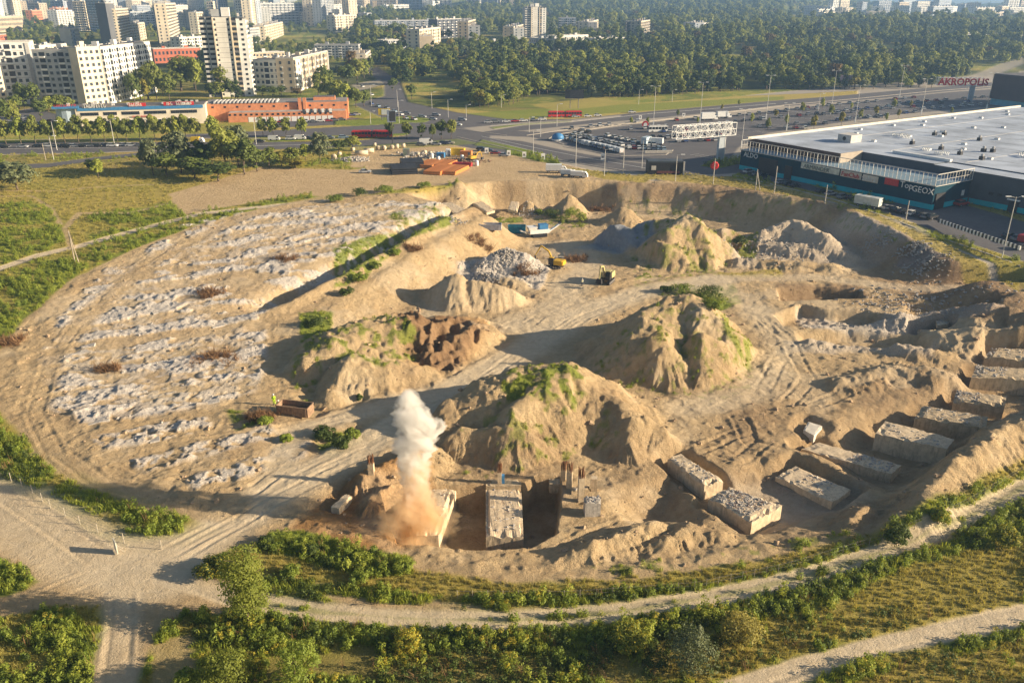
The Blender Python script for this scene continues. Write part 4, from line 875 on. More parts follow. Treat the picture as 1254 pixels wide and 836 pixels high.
T_ = [
 (-30,130,52,127,73,14,'white',9,'panel','long white nine storey block with a red striped stair strip at the left edge',None),
 (-20,137,12,133,88,12,'cream',9,'blind','pale end wall of the nearest flats at the very left edge',None),
 (53,131,106,131,78,14,'grey',9,'balcony','grey nine storey block with balconies between the white block and the cream one',None),
 (107,132,134,129,75,12,'cream',9,'blind','cream windowless stepped end of the long white flats',None),
 (135,128,193,113,73,14,'white',9,'balcony','long white nine storey flats with dark balconies running away to the right',None),
 (55,92,88,88,65,14,'cream',5,'panel','cream flats whose top shows behind the long white blocks',None),
 (309,112,362,113,80,12,'pale',5,'balcony','pale five storey flats behind the orange brick building',None),
 (363,113,404,99,78,12,'tan',5,'panel','sunlit five storey flats end stepping away beside the pale flats',None),
 (300,84,313,80,52,14,'cream',8,'panel','narrow cream flats just right of the tall tower',None),
 (0,40,32,38,26,20,'tan',3,'plain','tan flat roofed school at the upper left',None),
 (42,28,66,27,17,14,'orange',4,'plain','orange brick flats among trees at the upper left',None),
 (71,25,86,24,14,14,'orange',4,'plain','smaller orange brick flats right of the first orange ones',None),
 (-6,64,12,62,49,14,'red',4,'plain','red brick house above the white block at the left edge',None),
 (78,60,89,60,43,12,'blue',5,'plain','bluish half painted as the shaded side of the small block among trees',None),  # bluish and cream walls carry the shade and sun on one block
 (90,60,101,58,41,12,'cream',5,'blind','cream half painted as the sunlit side of the small block among trees',None),
 (95,38,110,38,11,16,'cream',12,'balcony','cream sunlit wing of the wide twelve storey block',None),  # lit side of the block, sunlight put into the cream wall colour
 (111,39,133,40,10,14,'blue',12,'balcony','blue grey ribbed wing of the wide twelve storey block',None),
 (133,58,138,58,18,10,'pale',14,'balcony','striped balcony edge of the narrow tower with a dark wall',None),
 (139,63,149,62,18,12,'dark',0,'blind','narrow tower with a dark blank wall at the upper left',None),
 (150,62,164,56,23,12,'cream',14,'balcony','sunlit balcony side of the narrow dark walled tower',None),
 (160,55,180,50,36,12,'cream',7,'panel','cream seven storey flats right of the narrow dark tower',None),
 (163,37,200,36,20,14,'blue',7,'balcony','long blue grey flats behind the narrow dark tower',None),
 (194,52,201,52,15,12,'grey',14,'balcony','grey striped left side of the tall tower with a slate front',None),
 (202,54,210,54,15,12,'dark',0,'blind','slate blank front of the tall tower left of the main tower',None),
 (211,62,222,54,17,12,'cream',14,'balcony','sunlit right side of the tall tower with a slate front',None),  # cream wall colour holds the sunlight on the tower's right side
 (235,42,243,42,22,12,'white',8,'plain','white half of the small two tone block',None),
 (244,42,252,41,21,12,'cream',8,'balcony','cream half of the small two tone block',None),
 (190,78,247,76,64,14,'red',2,'plain','low house with an orange tiled roof left of the tall tower',None),
 (222,64,252,62,50,14,'pale',4,'balcony','grey five storey flats behind the orange roofed house',None),
 (292,38,309,38,-16,16,'pale',20,'balcony','left half of the very tall pale tower cut by the top edge',None),
 (310,38,318,33,-14,14,'cream',20,'panel','sunlit right half of the very tall pale tower cut by the top edge',None),  # sun on the right half painted as cream against the pale left
 (256,30,264,30,8,12,'cream',8,'panel','bright cream flats between the two tall towers',None),
 (308,56,325,54,39,14,'grey',6,'plain','grey roofed flats right of the very tall tower',None),
 (326,54,348,46,36,14,'cream',6,'panel','sunlit cream striped flats right of the very tall tower',None),
 (315,32,384,30,10,14,'grey',8,'balcony','long grey flats beside the very tall tower',None),
 (305,80,350,78,68,12,'tan',3,'balcony','low tan flats in front of the treetops right of the main tower',None),
 (402,22,416,22,-12,14,'cream',16,'panel','left one of the twin cream towers at the top edge',None),
 (419,22,432,20,-12,14,'cream',16,'panel','right one of the twin cream towers at the top edge',None),
 (386,32,404,28,11,14,'cream',7,'panel','cream flats left of the twin towers',None),
 (411,40,438,38,23,14,'cream',6,'panel','cream striped flats under the twin towers',None),
 (472,12,520,12,0,14,'blue',7,'balcony','long blue grey block at the top edge',None),
 (474,20,520,17,9,14,'white',4,'panel','low white flats with bright piers near the top edge',None),
 (460,46,535,45,29,14,'blue',7,'balcony','long blue grey flats across the middle of the far estate',None),
 (536,48,566,46,28,14,'dark',7,'balcony','dark slab end of the long blue grey flats',None),
 (505,68,514,72,46,14,'tan',0,'blind','tan blank end wall of the ribbed cream flats',None),
 (515,72,540,66,42,14,'cream',8,'panel','ribbed cream flats rising out of the wood',None),
 (470,64,505,62,52,14,'grey',4,'balcony','low grey flats left of the ribbed cream flats',None),
 (386,72,440,72,58,14,'grey',5,'balcony','low grey flats left of the road into the town',None),
 (438,90,448,90,71,14,'tan',0,'blind','tan blank end wall beside the road into the town',None),
 (449,90,455,84,70,14,'cream',6,'balcony','sunlit balcony face beside the road into the town',None),
 (562,52,573,62,31,14,'grey',9,'balcony','grey face of the slim block at the wood edge',None),
 (574,62,583,56,32,12,'tan',9,'balcony','warm sunlit face of the slim block at the wood edge',None),  # tan wall stands for sunlight on this side of the slim block
 (524,12,534,12,-10,14,'pale',12,'balcony','first of the pale towers at the top middle',None),
 (540,12,553,12,-10,14,'pale',12,'balcony','second of the pale towers at the top middle',None),
 (572,12,587,12,-10,14,'pale',12,'balcony','third of the pale towers at the top middle',None),
 (594,12,609,12,-8,14,'pale',12,'balcony','fourth of the pale towers at the top middle',None),
 (616,50,629,52,36,14,'grey',5,'balcony','grey flats just left of the striped tower in the wood',None),
 (629,52,643,47,36,14,'tan',5,'panel','tan flats touching the striped tower in the wood',None),
 (648,62,680,64,49,14,'grey',3,'balcony','long grey low building under the striped tower',None),
 (680,62,720,60,47,14,'pale',3,'balcony','pale low building right of the striped tower',None),
 (684,40,705,40,25,14,'blue',6,'balcony','blue grey flats right of the striped tower',None),
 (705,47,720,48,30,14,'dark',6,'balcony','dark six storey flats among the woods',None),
 (720,48,732,42,31,14,'cream',6,'panel','sunlit end of the dark six storey flats',None),  # sunlight on this end is painted in as cream walls
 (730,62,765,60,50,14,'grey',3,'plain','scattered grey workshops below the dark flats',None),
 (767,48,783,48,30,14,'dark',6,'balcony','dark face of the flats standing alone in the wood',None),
 (784,48,795,45,30,14,'tan',6,'balcony','sunlit face of the flats standing alone in the wood',None),  # this tan face and the dark one paint sun and shade on one block
 (800,45,832,44,41,20,'white',1,'plain','long low white roofed hall in the wood',None),
 (836,46,850,47,31,14,'blue',6,'balcony','hazy blue flats right of the white roofed hall',None),
 (850,47,866,44,33,14,'pale',6,'panel','hazy pale flats right of the white roofed hall',None),
 (600,64,620,63,53,14,'grey',3,'plain','small grey hall among the trees left of the striped tower',None),
 (1165,52,1180,52,46,14,'white',2,'plain','leftmost white house in the hollow at the right',None),
 (1184,54,1206,53,46,14,'white',2,'plain','middle white house in the hollow at the right',None),
 (1212,53,1232,53,46,14,'white',2,'plain','right white house in the hollow at the right',None),
 (1236,54,1254,53,47,14,'white',2,'plain','white house in the hollow cut by the right edge',None),
]
for t in T_: block(t)
# far estates in the haze
R2 = random.Random(5); FAR = []
for i in range(150):
    x = (R2.uniform(-20, 620) if i < 84 else R2.uniform(-20, 440)) if i < 110 else R2.uniform(975, 1254); y = R2.uniform(7, 36) if i < 110 else R2.uniform(17, 29)
    if i < 110 and x > 440: y = R2.uniform(5, 16)
    w = R2.uniform(7, 26); up = R2.uniform(9, 22)*(.85 if i < 84 else .72)
    if i < 110 and R2.random() < .28: w, up = 8, R2.uniform(22, 34)
    c = R2.choice(['pale', 'white', 'cream', 'grey', 'blue', 'tan', 'cream'])
    FAR.append((x, y, x+w, y+R2.uniform(-1.5, 1), y-up, R2.uniform(12, 18), c, max(3, int(up/1.6)), R2.choice(['balcony', 'panel', 'plain'])))
FAR.sort(key=lambda t: t[0]); fc_ = {}
for t in FAR:
    part_ = 'left' if t[0] < 620 else 'right'; fc_[(t[6], part_)] = fc_.get((t[6], part_), 0)+1
    block((*t, '%s %s flats from the left in the %s far haze' % (nth(fc_[(t[6], part_)]-1), {'blue': 'blue grey'}.get(t[6], t[6]), part_), 'far flats in the haze'))
# red strip on the left white block
def tower(px0, px1, pyb, ytop, lab, fl, main=False):
    A = G(px0, pyb); B = G((px0+px1)/2+2, pyb+1); z = A[2]; d = math.hypot(A[0], A[1]); wd = (px1-px0)*d/F; h = (pyb-ytop)*d/F
    o = empty('apartment_tower', (A[0], A[1]+2, z), .25, label=lab, category='tower'); BUILT.append((A[0]+wd/2, A[1]+8, wd*.7))
    s = wd/24.; fh = h/fl
    boxes = [('wall', 0, 2.5, 6.5, 12, 'grey', 0), ('wall', 6.5, 0, 8.5, 16, 'pale', 0), ('wall', 15, 1.5, 7.5, 14, 'white', -fh*.3)]  # wing colours paint in the light: shaded left, pale front, sunlit right
    for nme, x, y, w, dp, c, dh in boxes:
        b = MB(); b.box(((x+w/2)*s, y+dp/2, -3), (w*s, dp, h+3+dh), WMAT[c]); b.box(((x+w/2)*s, y+dp/2, h+dh), (w*s-.5, dp-.5, .4), ROOFM); b.obj(nme, o)
    w = MB(); bl = MB()
    for j in range(fl):
        z0 = j*fh
        for x in (7.4, 13.9): w.box((x*s, -.02, z0+fh*.35), (1.0*s, .08, fh*.45), GLASSB)
        for x in (1.4, 4.6):
            bl.box((x*s, 1.9, z0+.1), (2.6*s, 1.2, 1.35), WMAT['pale'] if (j*3+int(x)) % 4 else WMAT['grey']); w.box((x*s, 2.45, z0+1.1), (2.5*s, .08, fh-1.2), GLASSB)
        bl.box((16.6*s, .9, z0+.1), (2.6*s, 1.2, 1.0), WMAT['tan'] if j % 3 else DARK_GREY); w.box((16.6*s, 1.45, z0+1.1), (2.4*s, .08, fh-1.2), GLASSB)
        w.box((20.3*s, 1.47, z0+fh*.35), (1.3*s, .08, fh*.45), GLASSB)
        for yy in (4, 8, 12): w.box((22.5*s+.02, yy, z0+fh*.35), (.08, 1.2, fh*.45), GLASSB)
        bl.box((22.5*s+.6, 10, z0+.1), (1.2, 2.6, 1.0), WMAT['white'])
        bl.box((11*s, -.01, z0-.06), (7.5*s, .06, .12), DARK_GREY)
    w.obj('windows', o, kind='stuff'); bl.obj('balconies', o, kind='stuff')
    for x in (6.6, 15.2): 
        b = MB(); b.box((x*s, -.35, 0), (.7*s, .9, h), WMAT['cream']); b.obj('pier', o)
    b = MB(); b.box((8.2*s, 6, h+.4), (4.5*s, 6, h*.09), WMAT['grey']); b.box((13*s, 6, h+.4), (4*s, 7, h*.11), WMAT['white'])
    for i in range(9): b.box((random.uniform(2, 21)*s, random.uniform(3, 12), h+.3), (1.2, 1.2, random.uniform(.8, 2.2)), TRIM)
    b.obj('roof_boxes', o, kind='stuff')
    m = MB(); m.bar((9.5*s, 6, h), (9.5*s, 6, h*1.27), .22, TRIM); m.bar((9*s, 6, h*1.26), (12*s, 6, h*1.26), .3, WMAT['white']); m.obj('antenna_mast', o)
tower(255, 306, 120, 37, 'tall pale sixteen storey tower with a roof mast above the orange building', 16, True)
tower(643, 670, 47, 14, 'striped tower with two masts rising out of the wood', 14)
# ---------------- long shop building ----------------
def sign(name, txt, loc, rot, size, m, parent, ext=.06, al='LEFT', **tg):
    c = bpy.data.curves.new(name, 'FONT'); c.offset = (.03*size if ext > .1 else 0); c.body = txt; c.size = size; c.extrude = ext; c.align_x = al; c.resolution_u = 2; c.materials.append(m)
    t_o = bpy.data.objects.new('t', c); S.collection.objects.link(t_o); me_ = bpy.data.meshes.new_from_object(t_o.evaluated_get(bpy.context.evaluated_depsgraph_get())); bpy.data.objects.remove(t_o)
    o = bpy.data.objects.new(name, me_); S.collection.objects.link(o); o.parent = parent; o.location = loc; o.rotation_euler = rot
    for k, v in tg.items(): o[k] = v
    return o
WHITEP = mat('white_paint', (.78,.78,.76), .5, .1, 2); REDL = mat('red_paint', (.55,.03,.03), .5, .15, 2); BLUEP = mat('blue_paint', (.06,.22,.46), .5, .2, 2); YELP = mat('yellow_paint', (.75,.50,.03), .5, .2, 2); BLACKP = mat('black_paint', (.03,.03,.035), .5, .3, 2)
def frame_of(x0, y0, x1, y1, z=8.0):
    a = P(x0, y0, z); b = P(x1, y1, z); ax, ay, bx, by = float(a[0]), float(a[1]), float(b[0]), float(b[1]); return ax, ay, math.hypot(bx-ax, by-ay), math.atan2(by-ay, bx-ax)
ax, ay, L, th = frame_of(68, 157, 254, 151)
o = empty('shop_building', (ax, ay, 8), th, label='long two storey pale shop building with a blue band and red and white signs', category='building')
PALEW = panelmat('pale_plaster', (.74,.66,.54)); d_ = 15; hh = 9.0
b = MB(); b.box((L/2+5, d_/2, -1), (L-10, d_, hh+1), PALEW); b.obj('wall', o)
b = MB(); b.lathe([(6, -1), (6, 9.2)], mat('light_blue_panel', (.45,.55,.66), .4, .15, 1), 16, off=(6, 6.5, 0)); b.obj('round_corner', o)
b = MB(); b.box((L/2+5, -.1, hh-1.5), (L-12, .3, 1.5), BLUEP); b.box((6, .4, hh-.2), (11.6, 2.4, 1.0), BLUEP); b.obj('fascia', o)
b = MB(); b.box((L/2, d_/2, hh+.01), (L-1, d_-1, .3), ROOFM)
for i in range(22): b.box((random.uniform(4, L-4), random.uniform(3, d_-3), hh+.3), (1.2, 1, random.uniform(.5, 1.3)), TRIM)
b.obj('roof', o)
wm = MB(); wm.box((0, 0, 0), (2.0, .1, 1.5), GLASSB); wm.box((0, -.03, -.12), (2.2, .1, .1), WHITEP); wme = wm.mesh('window')
for i in range(26):
    x = 13+i*(L-16)/26
    if i in (4, 8, 13, 19): continue
    w_ = link('window', wme, None, o); w_.location = (x, -.04, 5.2)
dm = MB(); dm.box((0, 0, 0), (3.0, .12, 2.4), GLASSB); dm.box((0, -.1, 2.4), (3.4, .3, .25), WHITEP); dme = dm.mesh('shop_window')
for i in range(13): w_ = link('shop_window', dme, None, o); w_.location = (15+i*(L-18)/13, -.06, .3)
def strokes(x, z, n, h, m, seed):
    """lettering too small to read in the photograph: letter-wide strokes"""
    R = random.Random(seed); b = MB()
    for k in range(n):
        a = x+k*h*.72
        b.box((a, -.52, z), (h*.13, .12, h), m)
        if R.random() < .8: b.box((a+h*.4, -.52, z), (h*.13, .12, h*R.choice([.5, 1])), m)
        for q in range(R.choice([1, 2, 2])): b.box((a+h*.2, -.53, z+R.choice([0, .42, .85])*h), (h*.3, .12, h*.13), m)
    b.obj('sign_lettering', o)
strokes(1.5, hh+.3, 9, 1.5, REDL, 1); strokes(14.5, hh-.1, 9, 1.5, WHITEP, 2); strokes(34.5, hh+.1, 6, 1.4, WHITEP, 3); strokes(56, hh+.1, 6, 1.4, WHITEP, 4); strokes(L-17.5, hh+.15, 3, 1.3, WHITEP, 5); strokes(L-12, hh+.15, 7, 1.3, WHITEP, 6); strokes(L-34, 4.0, 16, .8, REDL, 7)
b = MB(); b.box((38, -.3, hh), (8, .3, 1.6), REDL); b.box((L-12, -.3, hh), (14, .3, 1.7), REDL); b.box((58, -.3, hh), (9, .3, 1.6), BLUEP); b.box((20, -.3, hh-.1), (13, .2, 1.6), DARK_GREY); b.obj('sign_board', o)
BUILT.append((ax+L/2*math.cos(th), ay+8, 30))
# ---------------- orange building ----------------
ax, ay, L, th = frame_of(247, 151, 427, 147)
OB = mat('orange_wall', (.66,.27,.13), .8, .2, .6); o = empty('orange_building', (ax, ay, 8), th, label='long orange brick building with a lower front wing and flat roof', category='building')
b = MB(); b.box((L/2, 17, -1), (L, 20, 9.3), OB); b.obj('wall', o)
b = MB(); b.box((L/2+6, 3.5, -1), (L-14, 7, 5.6), OB); b.obj('front_wing', o)
b = MB(); b.box((L/2, 17, 8.31), (L-1, 19, .25), mat('grey_roof', (.27,.25,.24), .9, .3, .3)); b.box((L/2+6, 3.6, 4.61), (L-15, 6.4, .2), mat('pale_roof', (.45,.40,.36), .9, .3, .3)); b.obj('roof', o)
for k in range(2):
    b = MB(); b.box((48+k*2.4, 6.6, 0), (1.6, 2, 10.6), OB); b.obj('chimney', o)
b = MB()
for i in range(17): b.box((6+i*1.9, 13, 8.56), (.9, 13, .9), TRIM, top=.7)
b.obj('roof_lights', o, kind='stuff')
b = MB(); b.box((L-12, 17, 8.56), (11, 8, 1.6), OB); b.box((L-12, 17, 10.17), (10.5, 7.5, .15), ROOFM); b.obj('roof_house', o)
wm = MB(); wm.box((0, 0, 0), (1.1, .1, .9), GLASSB); wme = wm.mesh('window')
for i in range(20): w_ = link('window', wme, None, o); w_.location = (14+i*(L-20)/20, -.04, 3.2)
for i in range(12): w_ = link('window', wme, None, o); w_.location = (5+i*6, 6.96, 6.3)
gm = MB(); gm.box((0, 0, 0), (2.6, .1, 2.4), WHITEP); gme = gm.mesh('gate')
for i in range(14): w_ = link('garage_door', gme, None, o); w_.location = (24+i*(L-30)/14, -.05, 0)
gl_ = MB()
for i in range(8): gl_.box((L-22+i*1.9, -.1, 4.0), (1.3, .3, 1.9), WHITEP if i % 2 else GLASS)
gl_.obj('glazed_bay', o); BUILT.append((ax+L/2, ay+15, 30))
# ---------------- the mall ----------------
MA = (82.3, 297.1); MTH = math.atan2(-.845, .534)
TEAL = mat('teal_cladding', (.006,.050,.080), .75, .15, .3, spec=.1); TEALB = mat('turquoise_band', (.01,.42,.50), .7, .15, .3, spec=.1); DGREY = mat('dark_cladding', (.065,.08,.10), .6, .2, .2); BROWN = mat('brown_cladding', (.075,.045,.04), .7, .2, .2)
MROOF = mat('membrane_roof', (.44,.49,.57), .8, .32, .09); LOWROOF = mat('blue_grey_roof', (.20,.29,.36), .7, .15, .1); LATT = mat('galvanised_steel', (.62,.60,.56), .45, .15, 2)
mall = empty('shopping_centre', (MA[0], MA[1], 8), MTH, label='huge dark teal shopping centre with a grey flat roof and white lattice along its front', category='building')
# local x runs along the front, local y into the building
b = MB(); b.prism([(0,0),(74.3,0),(74.3,18),(36,18),(36,7),(0,7)], -1, 7, TEAL, LOWROOF); b.obj('front_wing', mall)
b = MB(); b.prism([(-3,7.004),(36.004,7.004),(36.004,18.004),(62,18.004),(62,26),(160,26),(160,190),(-3,190)], -1, 9.7, DGREY, MROOF); 
b.obj('wall', mall)
b = MB(); b.prism([(62.004,18.004),(160,18.004),(160,25.996),(62.004,25.996)], -1, 9.4, DGREY, MROOF); b.obj('wall', mall)
b = MB(); b.box((16.5, 6.9, 7.0), (39.2, .4, 3.1), BROWN); b.box((36.2, 12.5, 7.0), (.4, 11.2, 3.1), mat('beige_cladding', (.42,.36,.29), .8, .15, .3)); b.obj('parapet', mall)
b = MB(); b.box((-3, 98, 9.6), (.8, 184, .9), mat('cream_coping', (.72,.66,.55), .7, .1, .5)); b.obj('coping', mall)
b = MB(); b.box((53, 25.2, 9.7), (20, 1.2, .8), WHITEP); b.obj('coping', mall)
for i in range(13): b = MB(); b.box((78+2, 40+i*12, 9.705), (158, .18, .035), TRIM); b.obj('roof_seam', mall)
for i in range(6): b = MB(); b.box((14+i*26, 108, 9.7), (.25, 160, .06), TRIM); b.obj('roof_seam', mall)
b = MB(); b.box((37.2, -.08, 0), (74.3, .2, 1.5), TEALB); b.box((74.4, 9, 0), (.2, 18, 1.5), TEALB); b.box((118, 17.9, 0), (86, .2, 1.5), TEALB); b.obj('turquoise_band', mall)
for x, w_, h_ in ((13, 8, 5.6), (22, 3, 4.5)):
    b = MB(); b.box((x, -.25, 0), (w_, .3, h_), BLACKP); b.obj('entrance', mall)
b = MB(); b.box((74.5, 3.2, 0), (.3, 4.6, 4.6), BLACKP); b.obj('entrance', mall)
b = MB(); b.box((88, 17.7, 0), (2.6, .4, 3.2), BLACKP); b.box((88, 17.5, 3.2), (3.6, .6, .4), WHITEP); b.obj('side_door', mall)
for i in range(7): b = MB(); b.box((81+i*2.6, 17.86, 3.6), (1.3, .1, .8), BLACKP); b.obj('window', mall)
b = MB(); b.box((74.6, 14.5, 2.6), (.12, 1.4, 1.6), WHITEP); b.obj('notice_board', mall)
# lattice: posts, rails and rungs of the white frame
pm = MB(); pm.bar((0, 0, 0), (0, 0, 3.4), .11, LATT); pme = pm.mesh('post'); rm = MB(); rm.bar((0, 0, 0), (0, 0, 3.4), .05, LATT); rme = rm.mesh('slender_post')
n = 54
for i in range(n+1):
    p = link('lattice_post' if i % 3 == 0 else 'lattice_rung', pme if i % 3 == 0 else rme, None, mall); p.location = (i*74.3/n, -.3, 6.9)
for i in range(1, 13): p = link('lattice_post' if i % 3 == 0 else 'lattice_rung', pme if i % 3 == 0 else rme, None, mall); p.location = (74.6, i*1.5, 6.9)
for z_, r_ in ((6.9, .13), (8.6, .06), (10.3, .13)):
    b = MB(); b.bar((0, -.3, z_), (74.6, -.3, z_), r_, LATT); b.obj('lattice_rail', mall); b = MB(); b.bar((74.6, -.3, z_), (74.6, 18, z_), r_, LATT); b.obj('lattice_rail', mall)
    b = MB(); b.bar((0, -.3, z_), (-.4, 12, z_), r_, LATT); b.obj('lattice_rail', mall)
PI2 = math.pi/2
PALES = mat('pale_sign_panel', (.75,.74,.62), .6, .3, .8)
b = MB(); b.box((34.5, -.25, 4.7), (15, .15, 1.9), PALES); b.box((46.3, -.25, 4.6), (7.6, .15, 2.0), PALEW); b.box((53.3, -.25, 4.5), (5.4, .15, 2.0), PALEW); b.obj('sign_board', mall)
for t_, x, z_, s_, m_ in (('ALDO', 2.0, 4.9, 2.4, WHITEP), ('ARMANDER', 28.2, 5.0, 1.9, mat('grey_green_letters', (.22,.24,.20), .7, .2, 2)), ('FanClub', 43.0, 4.9, 2.0, REDL), ('zebra', 50.6, 4.8, 2.2, WHITEP), ('Top', 63.6, 4.9, 2.6, WHITEP), ('GEOX', 67.6, 4.4, 2.5, WHITEP)):
    sign('sign_lettering', t_, (x, -.6, z_), (PI2, 0, 0), s_, m_, mall)
b = MB(); b.box((60.6, -.25, 4.8), (4.6, .2, 2.1), REDL); b.obj('sign_board', mall)
# plant on the roof
vm = MB(); vm.box((0, 0, 0), (1.5, 1.1, .55), WHITEP); vm.box((0, 0, .55), (1.3, .9, .12), TRIM); vme = vm.mesh('skylight')
for i in range(15):
    for j in range(7):
        if (i*5+j*3) % 7 < 2: continue
        p = link('skylight', vme, None, mall); p.location = (4+j*21+(i % 2)*6, 40+i*10.5, 9.71)
fm = MB(); fm.box((0, 0, 0), (1.3, 1.3, 1.1), BLACKP); fm.lathe([(.45, 1.1), (.45, 1.5), (.65, 1.6), (0.1, 1.9)], TRIM, 8); fme = fm.mesh('fan')
for x, y in ((36,46),(48,44),(57,40),(66,37),(58,52),(60,54),(78,50),(90,60),(98,52),(28,72),(30,75),(44,74),(64,84),(83,45),(86,48),(104,44)):
    p = link('roof_fan', fme, None, mall); p.location = (x, y, 9.71)
for x, y in ((45,38),(53,36),(68,55),(70,53),(72,56),(74,54),(84,52),(87,55),(88,50),(92,48),(95,51),(20,58),(22,60),(25,57),(52,34)):
    b = MB()
    for k in range(5): b.bar((x+k*.6, y, 9.7), (x+k*.6, y+.3, 10.7), .16, WHITEP); b.bar((x+k*.6, y+.3, 10.7), (x+k*.6+.5, y-.3, 10.9), .16, WHITEP)
    b.obj('vent_pipe', mall)
b = MB(); b.box((20, 33, 9.71), (5.5, 6, 2.6), TRIM); b.lathe([(.7, 0), (.7, .1)], BLACKP, 12, 'y', (20, 29.9, 11)); b.obj('plant_room', mall)
BUILT.append((150, 330, 90)); 
# dark brown neighbour at the right edge
ax, ay, L, th = frame_of(1209, 128, 1300, 140)
o = empty('brown_building', (ax, ay, 8), th, label='big windowless dark brown box building with a pale blue base behind the mall roof', category='building')
b = MB(); b.box((L/2, 25, 3.6), (L, 50, 13.5), BROWN); b.obj('upper_wall', o); b = MB(); b.box((L/2, 25.2, -1), (L-2, 49, 4.58), mat('pale_blue_wall', (.10,.35,.46), .6, .2, .3)); b.obj('base_wall', o); b = MB(); b.box((L/2, 25, 17.1), (L-1, 49, .3), ROOFM); b.obj('roof', o)
# ---------------- truss signs ----------------
def truss(px, py, hp, length, th, hgt_, lab, letters=None, off=.85):
    x, y, z = G(px, py); o = empty('truss_sign', (x, y, z), th, label=lab, category='sign')
    b = MB(); b.box((0, 0, 0), (2.6, 1.2, hp), mat('pylon_grey', (.42,.47,.52), .6, .15, .5)); b.box((1.4, 0, 0), (.25, 1.4, hp+3), WHITEP); b.obj('pylon', o)
    x0 = -length*off; n = int(length/2.6); 
    for yy in (-1.4, 1.4):
        for zz in (hp, hp+hgt_/2, hp+hgt_): b = MB(); b.bar((x0, yy, zz), (x0+length, yy, zz), .16, WHITEP); b.obj('chord', o)
    tm = MB(); 
    for i in range(n+1):
        xa = x0+i*length/n
        for yy in (-1.4, 1.4):
            tm.bar((xa, yy, hp), (xa, yy, hp+hgt_), .11, WHITEP)
            if i < n: tm.bar((xa, yy, hp+(hgt_ if i % 2 else 0)), (xa+length/n, yy, hp+(0 if i % 2 else hgt_)), .10, WHITEP); tm.bar((xa, yy, hp+(hgt_/2)), (xa+length/n, yy, hp+(0 if i % 2 else hgt_)), .08, WHITEP)
        for zz in (hp, hp+hgt_): tm.bar((xa, -1.4, zz), (xa, 1.4, zz), .09, WHITEP); 
        if i < n: tm.bar((xa, -1.4, hp+hgt_), (xa+length/n, 1.4, hp+hgt_), .09, WHITEP)
    tm.obj('bracing', o, kind='stuff')
    if letters: sign('sign_lettering', letters, (x0+.4, -1.75, hp+.3), (PI2, 0, 0), hgt_*1.22, mat('bright_red_letter', (.75,.03,.03), .5, .1, 2), o, .15)
    return o
truss(881, 197, 9.5, 27, .42, 4.6, 'white steel truss sign on a grey pylon seen from behind beside the car park', None, .80)
truss(1187, 125, 9.5, 26, -.12, 4.4, 'white truss sign with large red letters at the far end of the car park', 'AKROPOLIS', .80)
# dark low pavilion by the road
ax, ay, L, th = frame_of(793, 214, 836, 214)
o = empty('pavilion', (ax, ay, 8), th, label='long low black pavilion with a pale lettered side beside the mall access road', category='building')
b = MB(); b.box((L/2, 2.5, 0), (L, 5, 4.2), BLACKP); b.obj('wall', o); b = MB(); b.box((L/2, 2.5, 4.2), (L, 5.1, .5), DGREY); b.obj('roof', o); b = MB(); b.box((2, -.05, 1.6), (1.6, .1, 1.5), TRIM); b.box((L/2+1, -.05, .5), (8, .1, .8), mat('faded_red_print', (.16,.06,.06), .7, .4, 3)); b.obj('poster', o)
b = MB(); b.box((L+.2, -.3, 0), (.5, .5, 4.6), TRIM); b.obj('corner_post', o)
# ---------------- hoardings ----------------
def hoarding(px, py, w, h, leg, m, m2, lab, th=0.0, two=True, txt=None):
    x, y, z = G(px, py); o = empty('billboard', (x, y, z), th, label=lab, category='billboard'); b = MB(); b.box((0, 0, leg), (w, .5, h), m); b.obj('panel', o)
    if m2: b = MB(); b.box((w*.12, -.28, leg+h*.08), (w*.7, .06, h*.84), m2); b.obj('poster', o)
    for s_ in ((-1, 1) if two else (0,)): b = MB(); b.bar((s_*w*.22, .1, 0), (s_*w*.22, .1, leg+h*.5), .22, DARK_GREY if two else BLACKP, 6); b.obj('leg', o)
    b = MB(); b.box((0, -.7, leg-.1), (w, .6, .08), DARK_GREY); b.obj('catwalk', o); return o
hoarding(703, 133, 10.5, 4.6, 5.5, BLACKP, mat('dark_screen', (.05,.05,.06), .3, .5, 2), 'black hoarding on two legs at the foot of the wooded slope')
hoarding(1036, 109, 10, 4.0, 5, mat('pink_poster', (.50,.36,.40), .6, .3, 1), None, 'pinkish hoarding at the edge of the wood beyond the car park')
hoarding(471, 147, 6, 3.2, 2.4, YELP, WHITEP, 'yellow and white hoarding on the grass at the crossing')
hoarding(481, 176, 3.6, 4.8, 9, mat('blue_grey_poster', (.20,.24,.32), .5, .4, 1), BLACKP, 'tall dark advertising screen on a single mast above the pipe yard', .2, False)
# ---------------- vehicles ----------------
def objcol(name, rough, coat):
    q = NT(name); oi = q.n('ShaderNodeObjectInfo'); nz = q.noise(3, 3); q.l(q.mix(q.ramp(nz, .3, .8), oi.outputs['Color'], q.mix(1.0, oi.outputs['Color'], (.82,.80,.78), 'MULTIPLY')), q.b.inputs['Base Color'])
    q.b.inputs['Roughness'].default_value = rough; q.b.inputs['Coat Weight'].default_value = coat; q.b.inputs['Coat Roughness'].default_value = .15; return q.m
PAINT = objcol('car_paint', .35, .6); TYRE = mat('tyre_rubber', (.02,.02,.02), .9, .2, 5); RIM = mat('wheel_rim', (.35,.35,.36), .35, .1, 5, metal=.6); LAMP = mat('lamp_glass', (.7,.7,.65), .2, .1, 5); TAIL = mat('tail_lamp', (.45,.02,.02), .3, .1, 5); CARG = mat('car_glass', (.02,.025,.03), .06, .1, 3, spec=.7)
